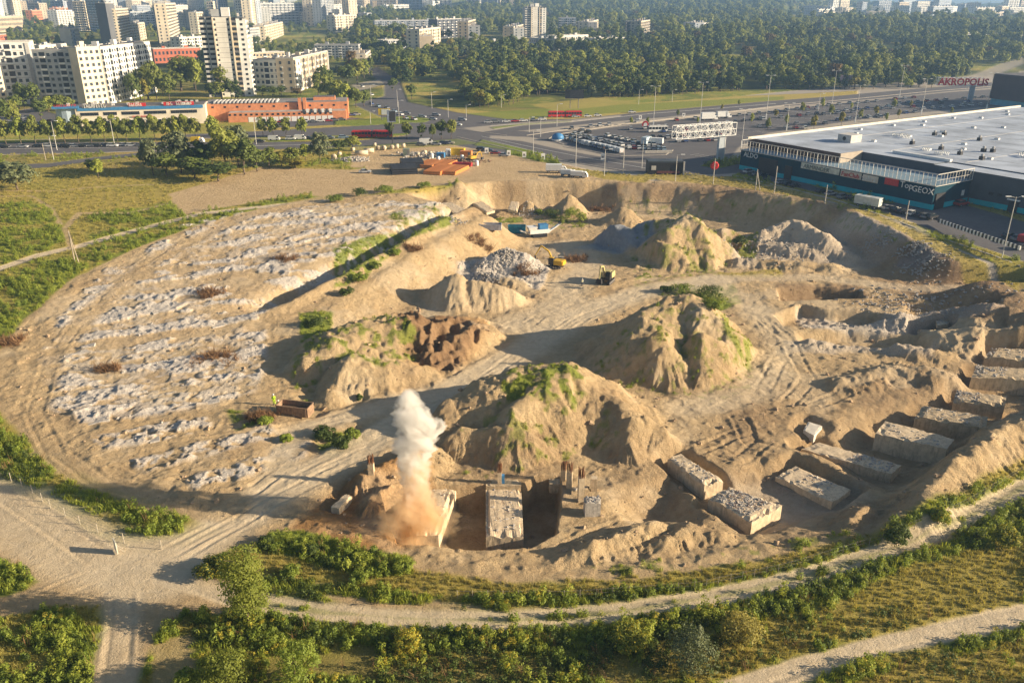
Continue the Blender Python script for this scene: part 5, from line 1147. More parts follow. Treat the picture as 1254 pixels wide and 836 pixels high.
def car_profile(kind_):
    # (x, z) of the body side and of the glasshouse; length along x, front at +x
    if kind_ == 'van': return [(-2.5,.35),(-2.5,1.9),(-2.35,2.05),(1.35,2.05),(1.75,1.45),(2.45,1.1),(2.5,.35)], [(1.0,1.2),(1.3,1.95),(1.5,1.85),(1.95,1.3),(1.95,1.2)], .92
    if kind_ == 'suv': return [(-2.2,.4),(-2.25,.85),(-2.15,1.05),(1.1,1.05),(2.1,.9),(2.2,.4)], [(-2.1,1.05),(-1.85,1.6),(.25,1.62),(1.05,1.05)], .9
    if kind_ == 'estate': return [(-2.25,.35),(-2.3,.75),(-2.2,.92),(1.05,.92),(2.15,.75),(2.25,.35)], [(-2.1,.92),(-1.75,1.42),(.15,1.44),(1.05,.92)], .88
    return [(-2.1,.35),(-2.15,.75),(-2.05,.9),(1.05,.9),(2.0,.72),(2.1,.35)], [(-1.75,.9),(-1.1,1.4),(.1,1.42),(1.0,.9)], .86
def extr(b, prof, w, m, wtop=1.0, z0=None, z1=None):
    n = len(prof); k = len(b.v); zs = [p[1] for p in prof]; lo, hi = min(zs), max(zs)
    for s in (-1, 1):
        for x, z in prof: t = (z-lo)/(hi-lo+1e-9); b.v.append((x, s*w/2*(1+(wtop-1)*t), z))
    for i in range(n):
        j = (i+1) % n; b.f.append((k+i, k+j, k+n+j, k+n+i)); b.mi.append(b._m(m))
    b.f.append(tuple(k+n-1-i for i in range(n))); b.mi.append(b._m(m)); b.f.append(tuple(k+n+i for i in range(n))); b.mi.append(b._m(m))
def wheel_mesh(r=.33):
    b = MB(); b.lathe([(r*.6, -.11), (r, -.1), (r, .1), (r*.6, .11)], TYRE, 14, 'y'); b.lathe([(r*.55, -.125), (r*.6, -.115), (r*.6, .115), (r*.55, .125)], RIM, 10, 'y'); return b.mesh('wheel')
WHEEL = wheel_mesh()
CARM = {}
for kd in ('hatch', 'estate', 'suv', 'van'):
    body, gh, wt = car_profile(kd); W_ = 1.75 if kd != 'van' else 1.95
    b = MB(); extr(b, body, W_, PAINT, .96)
    if kd != 'van': extr(b, [(x*.97+(-.02), z+.012 if z > 1.3 else z) for x, z in gh][1:3]+[(gh[2][0]-.05, gh[2][1]-.06), (gh[1][0]+.05, gh[1][1]-.06)], W_*.83, PAINT, 1.0)
    for x in (-1.35, 1.35): b.box((x, 0, .12), (.72, W_+.015, .5), BLACKP)
    g = MB(); extr(g, gh, W_*.93 if kd != 'van' else W_*1.003, CARG, .86 if kd != 'van' else 1.0)
    l = MB(); xx = max(p[0] for p in body)-.06; [l.box((xx, s*.62, .58), (.14, .34, .16), LAMP) for s in (-1, 1)]
    tl = MB(); [tl.box((-xx-.02, s*.66, .65), (.12, .22, .25), TAIL) for s in (-1, 1)]
    small = MB(); extr(small, body, W_, PAINT, .96); extr(small, gh, W_*.92 if kd != 'van' else W_*1.003, CARG, .86)
    if kd != 'van': small.box(((gh[1][0]+gh[2][0])/2, 0, gh[1][1]-.01), (gh[2][0]-gh[1][0], W_*.78, .05), PAINT)
    for x in (-1.35, 1.35):
        for s in (-1, 1): small.lathe([(.33, -.1), (.33, .1)], TYRE, 8, 'y', (x, s*(W_/2-.09), .33))
    CARM[kd] = (b.mesh('body'), g.mesh('glasshouse'), l.mesh('headlights'), tl.mesh('tail_lamps'), small.mesh('car'))
COLS = {'white': (.75,.75,.73), 'silver': (.45,.46,.48), 'grey': (.20,.21,.22), 'black': (.025,.025,.03), 'red': (.42,.03,.03), 'blue': (.05,.10,.30), 'dark blue': (.03,.05,.12), 'light blue': (.30,.42,.52), 'green': (.05,.12,.07), 'beige': (.5,.44,.35)}
WORD = {'hatch': 'hatchback', 'estate': 'estate car', 'suv': 'off-road car', 'van': 'van'}
def car(px, py, rz, kd, c, lab, group, full=False, s=1.0):
    x, y, z = G(px, py)
    if full:
        o = empty('parked_car' if kd != 'van' else 'parked_van', (x, y, z+.03), rz, label=lab, category='van' if kd == 'van' else 'car')
        for nm, me_ in zip(('body', 'glasshouse', 'headlights', 'tail_lamps'), CARM[kd][:4]): q_ = link(nm, me_, None, o); q_.color = (*COLS[c], 1)
        for a in (-1.35, 1.35):
            for t in (-1, 1): w_ = link('wheel', WHEEL, None, o); w_.location = (a, t*.8, .33)
    else:
        o = link('parked_car' if kd != 'van' else 'parked_van', CARM[kd][4], None, None, label=lab, category='van' if kd == 'van' else 'car'); o.location = (x, y, z+.03); o.rotation_euler = (0, 0, rz)
    o.color = (*COLS[c], 1); o.scale = (s, s, s)
    if group: o['group'] = group
    return o
RC = random.Random(3); CW = ['white', 'silver', 'grey', 'silver', 'white', 'silver', 'white', 'black', 'white', 'red', 'blue', 'grey', 'light blue', 'silver']
def queue(pts, where, group, rz=None, full=False, cols=None, kinds=None):
    for i, (px, py) in enumerate(pts):
        c = cols[i] if cols else RC.choice(CW); k = kinds[i] if kinds else RC.choice(['hatch', 'estate', 'suv', 'hatch', 'estate'])
        a = rz if rz is not None else 0
        car(px, py, a+RC.uniform(-.03, .03), k, c, '%s %s, %s from the left %s' % (c, WORD[k], nth(i), where), group, full)
queue([(6,181.5),(28,181),(47,180.5),(60,180.5),(70,180.5),(81,181),(91,180.5),(101,180.5),(110,180),(119,180),(129,179.5),(138,180),(153,179),(161,179.5),(172,179.5),(200,178.5)], 'queueing on the left avenue', 'cars queueing on the left avenue', 0, True,
      ['black','silver','black','white','grey','black','silver','black','grey','black','dark blue','white','silver','white','grey','black'], ['estate','estate','hatch','suv','hatch','suv','estate','hatch','suv','estate','hatch','suv','estate','estate','hatch','estate'])
queue([(318,174.5),(336,172),(356,171.5),(368,171),(378,170.5),(404,170),(421,169.5)], 'on the avenue before the bus', 'cars on the avenue before the bus', 0, True, ['black','white','white','white','black','grey','light blue'], ['hatch','van','suv','van','hatch','hatch','estate'])
queue([(345,150.5),(375,150),(384,150),(393,149.5),(402,149),(410,148.5),(419,147.5),(431,142),(437,141.5)], 'before the orange brick building', 'cars parked before the orange building', .1)
queue([(12,152),(20,150),(28,153),(36,151),(46,154),(56,153),(62,150),(24,146),(34,145)], 'on the small car park by the left flats', 'cars parked by the left flats')
queue([(455,128),(463,131),(474,133),(483,137.5),(491,141),(497,146),(507,147),(455,117),(444,107)], 'on the road coming down from the town', 'cars on the road from the town', -1.0)
queue([(517,144),(530,147),(560,154),(566,148),(498,140),(534,142)], 'crossing the wide junction', 'cars on the junction', -.3)
queue([(598,151),(607,150.5),(620,150),(631,149.5),(641,149),(654,148.2),(664,147.5),(705,144),(720,143.5),(732,142.5),(774,138.5)], 'on the curved avenue', 'cars on the curved avenue', .12, False,
      ['silver','grey','white','red','white','grey','white','silver','white','white','white'], ['hatch','suv','hatch','hatch','estate','hatch','estate','estate','hatch','hatch','hatch'])
queue([(516,178.5),(534,178),(544,177),(550,176.5),(590,184.5),(597,185.5),(607,189),(617,191.5)], 'at the back of the pipe yard', 'cars parked at the pipe yard', -.1, True, ['grey','silver','dark blue','beige','black','dark blue','red','silver'], ['estate','hatch','estate','estate','suv','estate','hatch','hatch'])
car(447, 212, .1, 'hatch', 'silver', 'silver hatchback parked alone on the sand below the black pipes', None, True)
car(522, 176.5, .1, 'van', 'white', 'white van parked beside the round trees at the pipe yard', None, True, 1.15)
# big car park islands: rows
def lot(x0, y0, x1, y1, n, where, skip=.2, rz=1.2, vans=0, full=False):
    pts = [(x0+(x1-x0)*i/(n-1), y0+(y1-y0)*i/(n-1)) for i in range(n) if RC.random() > skip]
    queue(pts, where, 'cars in the car park before the mall', rz, full, None, ['van']*len(pts) if vans else None)
lot(693,171,741,184,9,'in the rounded car park, front row',.05,1.9)
lot(697,164,760,179,11,'in the rounded car park, second row',.1,1.9)
lot(712,161,775,174,9,'in the rounded car park, third row',.25,1.9)
lot(770,182,812,184,8,'behind the long planter wall',.0,1.6)
lot(768,177,800,178,6,'before the two pale lorries',.1,1.6)
lot(772,159,815,156,6,'behind the coach on the car park',.1,1.6)
lot(812,162,868,158,9,'in the row under the white truss',.0,1.6)
lot(822,168,880,165,9,'in the second row under the white truss',.1,1.6)
lot(830,174,884,172,7,'in the front row under the white truss',.2,1.6)
lot(828,148,886,142,6,'in the back row left of the tall lamps',.3,1.6)
lot(934,147,1000,140,7,'left of the young car park trees',.4,1.5)
lot(940,153,1010,152,5,'in the near row on the big car park',.35,1.5)
lot(990,142,1080,136,6,'in the middle row on the big car park',.45,1.5)
lot(1080,134,1180,128,9,'in the row along the far roof edge',.35,1.5)
lot(905,142,1000,134,9,'in the back row behind the young trees',.15,1.5)
lot(1000,150,1090,143,8,'in the nearest row before the roof edge',.2,1.5)
lot(1100,127,1215,119,11,'in the back row by the red letters',.2,1.5)
lot(1010,138,1100,130,8,'in the back row of the big lot',.2,1.5)
lot(700,158,780,150,8,'in the back row of the rounded car park',.3,1.6)
lot(700,168,750,176,7,'in the rounded car park, fourth row',.15,1.9)
lot(790,168,826,170,5,'left of the white truss, near row',.1,1.6)
lot(870,154,930,146,7,'behind the right end of the white truss',.15,1.5)
lot(930,156,985,158,6,'beside the mall roof tip, near row',.2,1.5)
lot(1040,146,1120,138,8,'along the roof edge, second row',.2,1.5)
lot(1130,134,1200,129,7,'along the roof edge, far row',.2,1.5)
lot(950,137,1040,127,8,'in the deepest row of the big lot',.25,1.5)
lot(1050,127,1130,119,8,'in the deepest row on the right',.25,1.5)
lot(1120,129,1200,124,6,'before the pylon with red letters',.4,1.5)
for i, (px, py) in enumerate([(727,177),(733,178.3),(739,179.6),(745,181),(751,182.5),(757,184),(719,175.5),(714,174.5)]):
    car(px+1, py+3, 1.9, 'van', 'white', '%s white van in the row edging the rounded car park' % nth(i), 'white vans in a row', True)
# cars in the shade before the mall
queue([(917,212),(928,215),(934,216.5),(956,225),(965,227),(973,229),(1006,236),(1017,239),(1032,243),(1044,244),(1078,254),(1085,256),(1091,257),(1099,259),(1105,261),(1117,263),(1128,265),(1135,267),(1141,268)], 'in the shade before the teal mall', 'cars before the mall wall', -1.02+1.57, True,
      ['silver','grey','black','silver','black','black','black','silver','grey','black','black','silver','grey','black','black','white','black','grey','black'], None)
queue([(1236,291),(1246,294),(1250,305)], 'at the right edge beyond the zebra railing', None, .4, True, ['black','grey','black'])
car(1177, 252, .5, 'suv', 'red', 'red car parked by the side door of the mall', None, True, 1.15)
car(1256, 296, .5, 'van', 'red', 'red van cut by the right edge of the picture', None, True)
def boxtruck(px, py, rz, L_, w_, h_, m, lab, cab=True, cat='lorry', nm='lorry'):
    x, y, z = G(px, py); o = empty(nm, (x, y, z+.02), rz, label=lab, category=cat)
    b = MB(); b.box((0, 0, .9), (L_, w_, h_), m); b.box((0, 0, .6), (L_*.96, w_*.6, .3), BLACKP); b.obj('cargo_box', o)
    if cab: b = MB(); extr(b, [(L_/2+.1,.5),(L_/2+.1,2.3),(L_/2+1.1,2.3),(L_/2+1.8,1.4),(L_/2+1.9,.5)], w_*.95, WHITEP, .95); b.obj('cab', o); b = MB(); extr(b, [(L_/2+.9,1.4),(L_/2+1.05,2.15),(L_/2+1.18,2.15),(L_/2+1.7,1.5)], w_*.97, CARG, .95); b.obj('cab_window', o)
    for a in (-L_*.32, L_*.36):
        for t in (-1, 1): q_ = link('wheel', WHEEL, None, o); q_.location = (a, t*(w_/2-.12), .42); q_.scale = (1.3, 1.2, 1.3)
    return o
boxtruck(1062, 254, -.85, 7.5, 2.4, 2.4, mat('pale_trailer', (.60,.62,.58), .6, .15, 1), 'long pale box trailer standing in the shade before the mall', False, 'trailer', 'trailer')
boxtruck(678, 211.5, -.05, 5.6, 2.1, 2.1, WHITEP, 'white box lorry at the rim of the sand cliff', True)
boxtruck(693, 216, -.25, 3.6, 1.9, 1.5, WHITEP, 'left white box van of the pair on the rim beside the lorry', True, 'van', 'parked_van')
boxtruck(706, 218, -.25, 4.0, 1.9, 1.5, WHITEP, 'right white box van of the pair on the rim beside the lorry', True, 'van', 'parked_van')
boxtruck(791, 178, 1.0, 5, 2.3, 2.6, mat('pale_blue_box', (.45,.55,.62), .6, .15, 1), 'pale blue box lorry in the middle of the car park', False)
boxtruck(803, 178, -.4, 6, 2.3, 2.2, WHITEP, 'white box trailer beside the pale blue box lorry', False, 'trailer', 'trailer')
boxtruck(866, 147.5, .2, 7, 2.3, 3, WHITEP, 'white lorry parked at the far side under the truss', True)
boxtruck(884, 145, .2, 6, 2.3, 2.6, WHITEP, 'second white lorry parked beyond the truss end', True)
boxtruck(240, 175.5, 0, 3.5, 2.1, 1.7, YELP, 'yellow lorry driving behind the thicket', True)
def bus(px, py, rz, lab, segs=2, m=None, L_=8.5):
    x, y, z = G(px, py); o = empty('articulated_bus' if segs == 2 else 'coach', (x, y, z+.02), rz, label=lab, category='bus'); m = m or REDL
    for k in range(segs):
        c = k*(L_+.7); b = MB(); b.box((c, 0, .35), (L_, 2.5, 2.5), m); b.box((c, 0, 2.85), (L_*.9, 2.0, .25), TRIM if m is not REDL else REDL); b.obj('body', o)
        g = MB(); n = 6
        for i in range(n):
            for s in (-1, 1): g.box((c-L_/2+(i+.5)*L_/n, s*1.245, 1.45), (L_/n*.86, .05, 1.05), CARG)
        g.obj('windows', o, kind='stuff')
        for a in (-L_*.3, L_*.3):
            for t in (-1, 1): q_ = link('wheel', WHEEL, None, o); q_.location = (c+a, t*1.14, .45); q_.scale = (1.4, 1.2, 1.4)
    if segs == 2: b = MB(); b.box((L_/2+.35, 0, .5), (.7, 2.2, 2.2), BLACKP); b.obj('bellows', o)
    b = MB(); b.box((-L_/2-.02, 0, 1.3), (.06, 2.2, 1.4), CARG); b.box(((segs-1)*(L_+.7)+L_/2+.02, 0, 1.3), (.06, 2.2, 1.4), CARG); b.obj('windscreen', o)
bus(443, 168.5, .06, 'red articulated bus on the avenue left of the tall screen')
bus(681, 143.5, .12, 'red articulated bus on the far carriageway of the curved avenue')
bus(805, 162, .12, 'white coach on the big car park', 1, WHITEP, 9)
# ---------------- lamps, posts, signs ----------------
def lamp(px, py, ytop, lab, arms=2, grp='lamp posts', box=False, base=False, dx=0.0):
    x, y, z = G(px, py); h = (py-ytop)*math.sqrt(x*x+y*y+CH*CH)/F*1.02; o = empty('lamp_post', (x, y, z), 0, label=lab, category='lamp post'); o['group'] = grp
    b = MB(); b.bar((0, 0, -.3), (0, 0, h), .13, LATT, 6, .08)
    if base: b.box((0, 0, 0), (.55, .55, 2.6), WHITEP)
    b.obj('pole', o)
    for s in ((-1, 1) if arms == 2 else (1,) if arms == 1 else ()):
        b = MB(); b.bar((0, 0, h-.2), (s*1.6, 0, h+.15), .07, LATT); b.obj('arm', o); b = MB(); b.box((s*1.9, 0, h), (1.3, .45, .22), WHITEP); b.obj('lamp_head', o)
for i, (px, py, yt) in enumerate([(938,146,100),(1017,140,95),(1101,121,88),(1047,150,112),(1128,140,105),(1208,134,99),(908,180,139),(963,160,131),(800,155,111),(857,151,107)]):
    lamp(px, py, yt, '%s tall twin headed lamp post standing over the big car park' % nth(i), 2, 'twin headed lamps of the car park', base=True)
for i, (px, py, yt) in enumerate([(70,184,155),(140,176,151),(66,196,172),(314,177,150),(455,130,107),(487,131,112),(529,133,115),(549,144,124),(489,151,126),(571,144,130),(420,132,118),(28,128,112),(454,152,138),(653,190,162),(648,162,145),(662,168,146),(682,155,130),(705,205,165),(740,216,185),(763,213,182),(786,206,175),(823,125,112),(782,128,112),(614,132,118),(827,222,192),(1002,136,118)]):
    lamp(px, py, yt, '%s slim street lamp counted along the roads from the left avenue' % nth(i), 1, 'street lamps along the roads')
lamp(1227, 315, 253, 'tall twin armed lamp post on the bank top at the right edge', 2, 'tall posts on the bank top')
lamp(958, 216, 196, 'twin armed lamp post before the mall entrance', 2, 'lamps before the mall wall'); lamp(1037, 233, 213, 'twin armed lamp post before the middle of the mall wall', 2, 'lamps before the mall wall'); lamp(1128, 251, 231, 'twin armed lamp post before the right end of the mall front', 2, 'lamps before the mall wall')
WOOD = mat('weathered_wood', (.42,.36,.28), .9, .35, 2, .02); CONC = mat('pole_concrete', (.55,.51,.45), .9, .2, 2)
def pole(px, py, yt, lab, brace=None, m=None, r=.16):
    x, y, z = G(px, py); h = (py-yt)*math.sqrt(x*x+y*y+(CH-z)**2)/F*1.04; o = empty('utility_pole', (x, y, z), 0, label=lab, category='pole'); b = MB(); b.bar((0, 0, -.3), (0, 0, h), r, m or CONC, 8, r*.7); b.obj('pole', o)
    if brace: b = MB(); b.bar((brace[0], brace[1], -.3), (0, 0, h*.92), r*.8, m or CONC, 7, r*.6); b.obj('brace', o)
pole(92, 322, 288, 'wooden utility pole with a leaning brace beside the fork of the left tracks', (1.8, -1.4), WOOD)
pole(925, 233, 210, 'pale braced concrete pole on the bank top before the mall entrance', (1.6, .2)); pole(948, 236, 207, 'pale concrete pole right of the braced one on the bank top'); pole(1010, 249, 229, 'pale concrete pole on the bank top before the trailer'); pole(1109, 270, 249, 'pale concrete pole on the bank top before the end of the mall'); pole(873, 226, 197, 'pale concrete pole near the red round sign on the bank top')
pole(56, 196, 180, 'thin wooden pole at the roadside at the upper left', None, WOOD)
# white information boards along the access road
for i, (px, py, h) in enumerate([(596,189,7),(623,192,7),(642,194,7),(665,197,8),(738,197,8),(784,147,6),(837,144,6)]):
    x, y, z = G(px, py); o = empty('roadside_board', (x, y, z), .1, label='%s white upright board from the left along the access road' % nth(i), category='board', group='white boards along the access road')
    b = MB(); b.box((0, 0, .4), (1.5, .2, h*.3), WHITEP); b.obj('panel', o); b = MB(); b.box((0, -.12, 1.0), (.7, .04, .8), DARK_GREY); b.obj('print', o); b = MB(); b.box((-.6, 0, 0), (.1, .1, .4), DARK_GREY); b.box((.6, 0, 0), (.1, .1, .4), DARK_GREY); b.obj('leg', o)
x, y, z = G(874, 215); o = empty('round_sign', (x, y, z), 0, label='red rounded sign on a post beside the bank top pole', category='sign'); b = MB(); b.bar((0, 0, 0), (0, 0, 2.6), .1, LATT, 6); b.obj('post', o); b = MB(); b.lathe([(.3, -.5), (1.1, -.5), (1.5, 0), (1.1, .5), (.3, .5)], REDL, 12, 'y', (0, 0, 3.4)); b.obj('panel', o)
x, y, z = G(683, 172); o = empty('round_tent', (x, y, z), 0, label='blue and white domed stand at the tip of the rounded car park', category='tent'); b = MB(); b.lathe([(2.6, 0), (2.6, 1.6), (2.2, 2.4), (1.2, 3.0), (.1, 3.2)], BLUEP, 14); b.obj('dome', o, True); b = MB(); b.lathe([(2.65, .1), (2.65, .7)], WHITEP, 14); b.obj('skirt', o)
x, y, z = G(790, 157); o = empty('advertising_disc', (x, y, z), 0, label='red and white round stand behind the coach', category='stand'); b = MB(); b.lathe([(1.6, -.4), (1.6, .4)], REDL, 14, 'y', (0, 0, 1.7)); b.obj('disc', o); b = MB(); b.lathe([(.9, -.45), (.9, .45)], WHITEP, 12, 'y', (0, 0, 1.7)); b.obj('centre', o)
# kerbs and painted lines as sheets and steps
def strip(name, pts, z, w, hgt_, m, lab=None, struct=True):
    W_ = polyw(pts, z); b = MB()
    for i in range(len(W_)-1):
        (ax, ay), (bx, by) = W_[i], W_[i+1]; dx, dy = bx-ax, by-ay; L = math.hypot(dx, dy); nx, ny = -dy/L*w/2, dx/L*w/2; n = max(1, int(L/6))
        for k in range(n):
            p = (ax+dx*k/n, ay+dy*k/n); q_ = (ax+dx*(k+1)/n, ay+dy*(k+1)/n); za = float(hgt(*p)[0]); zb = float(hgt(*q_)[0])
            v = [(p[0]-nx, p[1]-ny, za), (q_[0]-nx, q_[1]-ny, zb), (q_[0]+nx, q_[1]+ny, zb), (p[0]+nx, p[1]+ny, za)]; k0 = len(b.v)
            b.v += [(a, b2, c-.3) for a, b2, c in v]+[(a, b2, c+hgt_) for a, b2, c in v]
            for f in ((4,5,6,7),(0,1,5,4),(1,2,6,5),(2,3,7,6),(3,0,4,7)): b.f.append(tuple(k0+t for t in f)); b.mi.append(b._m(m))
    return b.obj(name, None, kind='structure')
KERB = mat('kerb_stone', (.48,.43,.36), .9, .2, 1); LINE = mat('road_line', (.62,.60,.56), .8, .3, 1)
for pts in ([(560,168),(640,186),(700,199),(790,213)],[(690,177),(672,170),(680,165),(760,153),(850,143),(960,130)],[(690,180),(760,191),(815,190),(824,184)],[(645,166),(700,158),(800,148),(960,129),(1254,103)],[(-60,191),(130,187),(205,184)],[(500,150),(560,158),(620,166)],[(-60,172),(200,170),(430,170)],[(840,214),(905,216),(1020,244),(1160,286),(1254,310)]): strip('kerb', pts, 8, .5, .14, KERB)
for pts in ([(590,167),(650,180),(710,192),(790,206)],[(600,154),(700,149),(800,139),(950,127)],[(-60,183),(100,181),(300,179),(430,176)],[(600,172),(680,192)]): strip('road_line', pts, 8, .35, .05, LINE)
bl_ = MB()
def bay(px, py):
    x, y = map(float, P(px, py, 8)); z = 8.05; dx, dy = .845, .534
    for k in range(9):
        cx, cy = x+.534*2.7*k, y-.845*2.7*k
        bl_.quad([(cx, cy, z), (cx+.14, cy-.2, z), (cx+.14+dx*4.8, cy-.2+dy*4.8, z), (cx+dx*4.8, cy+dy*4.8, z)], LINE)
for px, py in ((920,150),(945,146),(970,143),(995,140),(1020,137),(1045,134),(1070,131),(1095,129),(1120,127),(1150,124),(930,140),(960,136),(990,132),(1020,129),(1050,126),(1080,123),(1110,120),(1140,117),(845,190),(860,160),(830,165),(890,156),(780,168),(730,168)): bay(px, py)
bl_.obj('parking_lines', None, kind='structure')
# zebra railing by the bank
rl = MB()
A_ = P(1150, 272, 8); B_ = P(1250, 306, 8); n = 46
for i in range(n):
    x = float(A_[0]+(B_[0]-A_[0])*i/n); y = float(A_[1]+(B_[1]-A_[1])*i/n); rl.box((x, y, 7.9), (.75, .35, 1.0), WHITEP if i % 2 else BLACKP, math.atan2(float(B_[1]-A_[1]), float(B_[0]-A_[0])))
rl.obj('striped_barrier', None, label='black and white striped kerb barrier along the mall road', category='barrier')
b = MB(); W_ = P(806, 187.5, 8); b.box((float(W_[0]), float(W_[1]), 8), (11, 1, 1.0), CONC, .05); b.obj('planter_wall', None, label='pale low wall at the edge of the rounded car park', category='wall')
# young trees of the car park
for i, (px, py, h) in enumerate([(773,153,9),(793,153,9),(884,136,8),(854,152,8),(830,144,9),(950,145,10),(963,155,13),(982,140,13),(996,160,18),(1007,134,12),(1017,144,14),(1030,154,16),(1042,135,8),(1053,148,12),(1072,143,12),(1085,150,10),(1094,135,12),(1100,145,10),(920,152,12),(940,160,14),(1115,132,8),(905,130,7),(1165,140,7)]):
    place((4, 1, 5)[i % 3], px, py, h, '%s young tree from the left standing in the car park' % nth(i), 'young trees in the car park', wpx=h*.5)
plant_wood()
# ---------------- the pit: footings, machines, people ----------------
def conc(name, c, c2, sc=1.2):
    q = NT(name); a = q.noise(sc, 6, .65); b_ = q.noise(9, 4, .7); f = q.ramp(q.math('ADD', q.math('MULTIPLY', a, .7), q.math('MULTIPLY', b_, .4)), .42, .72)
    mp = q.n('ShaderNodeMapping'); q.l(q.pos(), mp.inputs[0]); mp.inputs['Scale'].default_value = (2.2, 2.2, .35); st_ = q.ramp(q.noise(1.3, 4, .6, mp.outputs[0]), .5, .68)
    q.l(q.mix(q.math('MULTIPLY', st_, .5), q.mix(f, tuple(c2), tuple(c)), tuple(v*.5 for v in c2)), q.b.inputs['Base Color']); q.b.inputs['Roughness'].default_value = .9; q.b.inputs['Specular IOR Level'].default_value = .2; q.bump(q.math('ADD', q.math('MULTIPLY', a, .5), q.math('MULTIPLY', b_, .4)), .8, .12); _MC[name] = q.m; return q.m
CONA = conc('old_concrete', (.80,.65,.45), (.50,.39,.26)); CONB = conc('broken_concrete', (.62,.57,.50), (.32,.29,.26), 2.5); CONC2 = conc('stained_concrete', (.66,.52,.34), (.36,.28,.18)); RUST = conc('rust', (.28,.13,.06), (.12,.06,.035), 3); REBAR = mat('rebar', (.20,.10,.06), .8, .3, 6)
def slab(top, z, thick, lab, m=None, chips=.12, rub=0, cat='concrete block', name='concrete_block', rubarea=(.1,.9), dens=0.0, joints=True):
    W_ = [tuple(map(float, P(a, b, z))) for a, b in top]; cx = sum(p[0] for p in W_)/4; cy = sum(p[1] for p in W_)/4; m = m or CONA
    o = empty(name, (cx, cy, z-thick), 0, label=lab, category=cat); nu, nv, nw = 18, 9, 5; V = []; Fc = []
    def pt(u, v, w):
        x = (W_[0][0]*(1-u)+W_[1][0]*u)*(1-v)+(W_[3][0]*(1-u)+W_[2][0]*u)*v; y = (W_[0][1]*(1-u)+W_[1][1]*u)*(1-v)+(W_[3][1]*(1-u)+W_[2][1]*u)*v
        e = min(u, 1-u, v, 1-v); n_ = float(fbm(np.array([x*1.3+w*3]), np.array([y*1.3-w*2]), 3, z)[0]); zz = thick*w
        if w > .99 and e < .06: zz -= max(0, n_+.16)*chips*7
        if w > .99: zz += n_*chips*1.1
        k = 1+n_*.02 if e < .01 else 1
        return ((x-cx)*k, (y-cy)*k, zz)
    idx = {}
    def vid(i, j, k):
        t = (i, j, k)
        if t not in idx: idx[t] = len(V); V.append(pt(i/nu, j/nv, k/nw))
        return idx[t]
    for i in range(nu):
        for j in range(nv): Fc.append((vid(i, j, nw), vid(i+1, j, nw), vid(i+1, j+1, nw), vid(i, j+1, nw)))
        for k in range(nw): Fc.append((vid(i, 0, k), vid(i+1, 0, k), vid(i+1, 0, k+1), vid(i, 0, k+1))); Fc.append((vid(i, nv, k), vid(i, nv, k+1), vid(i+1, nv, k+1), vid(i+1, nv, k)))
    for j in range(nv):
        for k in range(nw): Fc.append((vid(0, j, k), vid(0, j, k+1), vid(0, j+1, k+1), vid(0, j+1, k))); Fc.append((vid(nu, j, k), vid(nu, j+1, k), vid(nu, j+1, k+1), vid(nu, j, k+1)))
    me_ = bpy.data.meshes.new('body'); me_.from_pydata(V, [], Fc); me_.materials.append(m); me_.update()
    bm_ = bmesh.new(); bm_.from_mesh(me_); bmesh.ops.recalc_face_normals(bm_, faces=bm_.faces); bm_.to_mesh(me_); bm_.free(); link('body', me_, None, o)
    if rub:
        r = MB(); R = random.Random(int(top[0][0]))
        for q_ in range(rub):
            u = R.uniform(*rubarea); v = R.uniform(.08, .92); p = pt(u, v, 1); s = R.uniform(.08, .38); M_ = Matrix.Translation(Vector((p[0], p[1], thick-.05))) @ Matrix.Rotation(R.uniform(0, 6), 4, 'Z') @ Matrix.Rotation(R.uniform(-.6, .6), 4, 'X')
            r.box((0, 0, -s*.3), (s*R.uniform(.7, 1.7), s, s*R.uniform(.4, .9)), CONB, 0, R.uniform(.5, .9), M_)
        for q_ in range(rub//8):
            u = R.uniform(*rubarea); v = R.uniform(.1, .9); p = Vector(pt(u, v, 1)); r.bar(p, p+Vector((R.uniform(-.6, .6), R.uniform(-.6, .6), R.uniform(.2, .8))), .02, REBAR)
        r.obj('broken_surface', o, kind='stuff')
    return o
B_ = slab
B_([(1003,541),(1104,568),(1092,579),(981,549)], -1.0, 2.2, 'long flat footing with a crushed grey patch near its far end', CONA, .12, 160, rubarea=(.5,.95))
B_([(974,570),(1042,599),(1019,614),(950,582)], -.9, 2.0, 'pale flat slab with a broken strip on top in front of the long footing', CONA, .12, 90, rubarea=(.3,.8))
B_([(1084,515),(1169,536),(1160,549),(1072,530)], .4, 3.6, 'tall pale concrete block with a straight clean end, behind the long flat footing', CONA, .14, 50)
B_([(1130,495),(1210,509),(1208,522),(1121,509)], .5, 3.6, 'wide stained block with a hollow in its top, fifth from the right edge', CONC2, .25, 90)
B_([(1171,477),(1233,484),(1231,495),(1168,489)], .5, 3.4, 'short block with its left end crushed to grey rubble', CONC2, .25, 120, rubarea=(.02,.5))
B_([(1197,446),(1290,453),(1290,464),(1190,460)], .8, 3.6, 'long block cut by the right edge, its left end hacked off', CONC2, .25, 150, rubarea=(.0,.4))
B_([(1216,424),(1290,430),(1290,441),(1206,436)], 1.0, 3.2, 'farthest block at the right edge, topped with grey spoil', CONC2, .25, 120, rubarea=(.0,.9))
B_([(1124,403),(1156,403),(1155,407),(1123,408)], -.2, 2.6, 'small block standing alone in the shade under the sand bank', CONC2, .2, 10)
B_([(990,516),(1007,521),(997,533),(984,526)], -.2, 1.4, 'small white block end sticking out of the sand near the long footing', mat('white_concrete', (.68,.62,.52), .85, .15, 1), .05)
B_([(834,555),(886,587),(863,593),(818,560)], .4, 3.4, 'pale block with a clean square end at the edge of the bowl', CONA, .2, 60)
